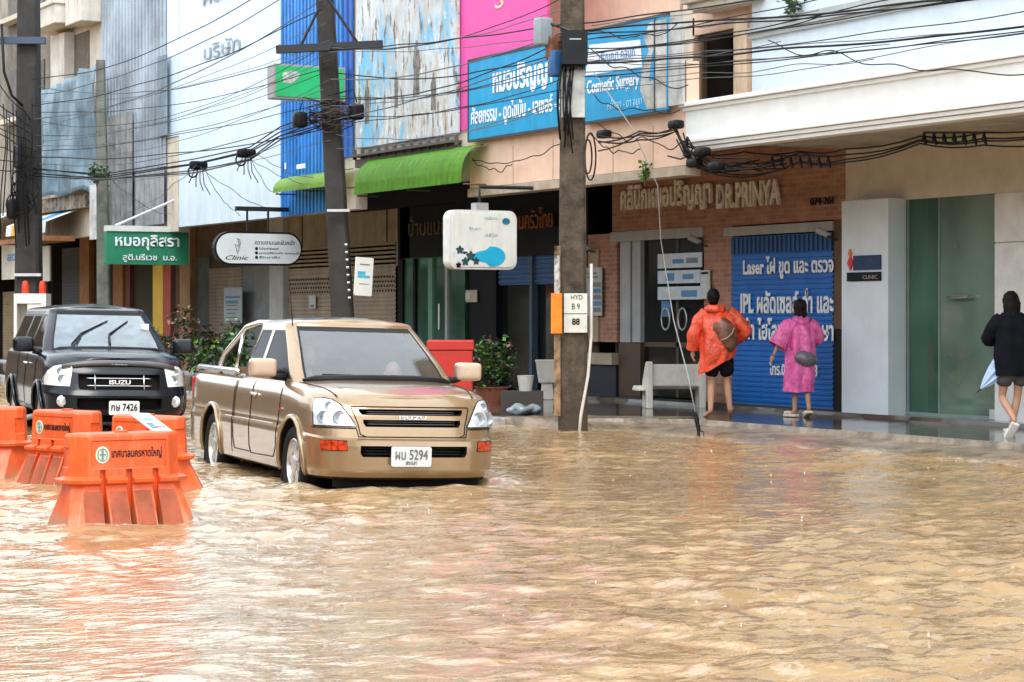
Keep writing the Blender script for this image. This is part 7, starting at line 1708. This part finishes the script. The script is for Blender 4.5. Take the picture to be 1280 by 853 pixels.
# --- passenger and driver in the gold pickup
def sitter(label, x, yz, cloth, s=1., root=pick):
    M = ORG[pick.name]; y, z = yz; t = thing('person', label, 'person', M @ Vector((x, y, z - .62)), (0, 0, pick.rotation_euler.z))
    J = dict(hip=(0, .05, .12), belly=(0, .08, .26), chest=(0, .06, .42), neck=(0, .03, .57), head=(0, .0, .68), crown=(0, .0, .73), lsh=(-.15, .05, .51), lel=(-.2, -.1, .34), lwr=(-.15, -.32, .38), rsh=(.15, .05, .51), rel=(.2, -.1, .34), rwr=(.15, -.32, .38),
             lhip=(-.08, 0, .1), lkn=(-.1, -.40, .16), lan=(-.1, -.48, -.2), lball=(-.1, -.56, -.24), ltoe=(-.1, -.62, -.25), rhip=(.08, 0, .1), rkn=(.1, -.40, .16), ran=(.1, -.48, -.2), rball=(.1, -.56, -.24), rtoe=(.1, -.62, -.25))
    J = {k: Vector(v) * s for k, v in J.items()}
    bm, J = human(J, .9 * s); headparts(bm, J, (0, -1, 0)); 
    for w_ in ('lwr', 'rwr'): add(bm, handbm(J[w_], Vector((0, -1, .2)), Vector((1 if w_ == 'lwr' else -1, 0, .3)), Vector((0, 0, -1)), .9 * s))
    PW('body', bm, mat('skin_light', (.62, .36, .24), .5, vary=.05), t)
    hb = bmesh.new(); egg(hb, J['head'] + Vector((0, .022, .028)), .086 * s, .092 * s, .10 * s); PW('hair', hb, HAIR, t)
    PW('shirt', bmof(skinmesh([J[k] for k in ('hip', 'belly', 'chest', 'lsh', 'lel', 'rsh', 'rel')], [(0, 1), (1, 2), (2, 3), (3, 4), (2, 5), (5, 6)], [(.14 * s, .16 * s), (.13 * s, .15 * s), (.13 * s, .16 * s), .075 * s, .06 * s, .075 * s, .06 * s], 1, 2)), cloth, t)
    return t
sitter('passenger in a pale peach top behind the pickup windscreen', .42, (1.95, 1.12), mat('peach_top', (.75, .42, .28), .8), .92)
sitter('driver in a dark shirt at the wheel of the gold pickup', -.36, (2.15, 1.20), mat('dark_shirt', (.04, .045, .06), .8), 1.)
SKY_STR=.15; EXPO=.66; CLOUD=17
# ---------------------------------------------------------------- camera, light
cam = bpy.data.cameras.new('camera'); co = bpy.data.objects.new('camera', cam); COL.objects.link(co); S.camera = co
cam.sensor_width = 36; cam.lens = FL / 1280 * 36; cam.clip_end = 1000; cam.clip_start = .5
cam.shift_y = -(426.5 - HZ) / 1280 * 1
co.location = (0, 0, CH); co.rotation_euler = (PI / 2, 0, -AL)
w = bpy.data.worlds.new('World'); S.world = w; w.use_nodes = True; N = w.node_tree.nodes; L = w.node_tree.links
sky = N.new('ShaderNodeTexSky'); sky.sky_type = 'NISHITA'; sky.sun_disc = False; SUNEL, SUNAZ = 55, 205
sky.sun_elevation = math.radians(SUNEL); sky.sun_rotation = math.radians(SUNAZ); sky.air_density = 1.0; sky.dust_density = 4.0; sky.ozone_density = 1
hs = N.new('ShaderNodeHueSaturation'); hs.inputs['Saturation'].default_value = .35
bgn = N['Background']; bgn.inputs['Strength'].default_value = SKY_STR
L.new(sky.outputs[0], hs.inputs['Color'])
cl = N.new('ShaderNodeTexNoise'); cl.inputs['Scale'].default_value = 2.2; cl.inputs['Detail'].default_value = 6; tcw = N.new('ShaderNodeTexCoord'); L.new(tcw.outputs['Generated'], cl.inputs['Vector'])
cc_ = N.new('ShaderNodeValToRGB'); cc_.color_ramp.elements[0].position = .3; cc_.color_ramp.elements[0].color = (.50, .58, .66, 1); cc_.color_ramp.elements[1].position = .7; cc_.color_ramp.elements[1].color = (.96, 1, 1.04, 1)
L.new(cl.outputs['Fac'], cc_.inputs[0]); ml = N.new('ShaderNodeMixRGB'); ml.blend_type = 'MULTIPLY'; ml.inputs['Fac'].default_value = 1; ml.inputs['Color2'].default_value = (CLOUD, CLOUD, CLOUD, 1); L.new(cc_.outputs[0], ml.inputs['Color1'])
mm = N.new('ShaderNodeMixRGB'); mm.inputs['Fac'].default_value = .7; L.new(hs.outputs[0], mm.inputs['Color1']); L.new(ml.outputs[0], mm.inputs['Color2']); L.new(mm.outputs[0], bgn.inputs['Color'])
sl = bpy.data.lights.new('sun', 'SUN'); sl.energy = 1.3; sl.angle = math.radians(25); sl.color = (1, .97, .93); so = bpy.data.objects.new('sun', sl); COL.objects.link(so)
az = math.radians(SUNAZ); dirv = Vector((math.sin(az), math.cos(az), 0)) * math.cos(math.radians(SUNEL)) + Vector((0, 0, math.sin(math.radians(SUNEL))))
so.rotation_euler = dirv.to_track_quat('Z', 'Y').to_euler()
S.view_settings.view_transform = 'Standard'; S.view_settings.look = 'None'; S.view_settings.gamma = 1; S.view_settings.exposure = EXPO
S.cycles.max_bounces = 8; S.cycles.transparent_max_bounces = 12; S.cycles.caustics_reflective = False; S.cycles.caustics_refractive = False
S.cycles.use_denoising = True
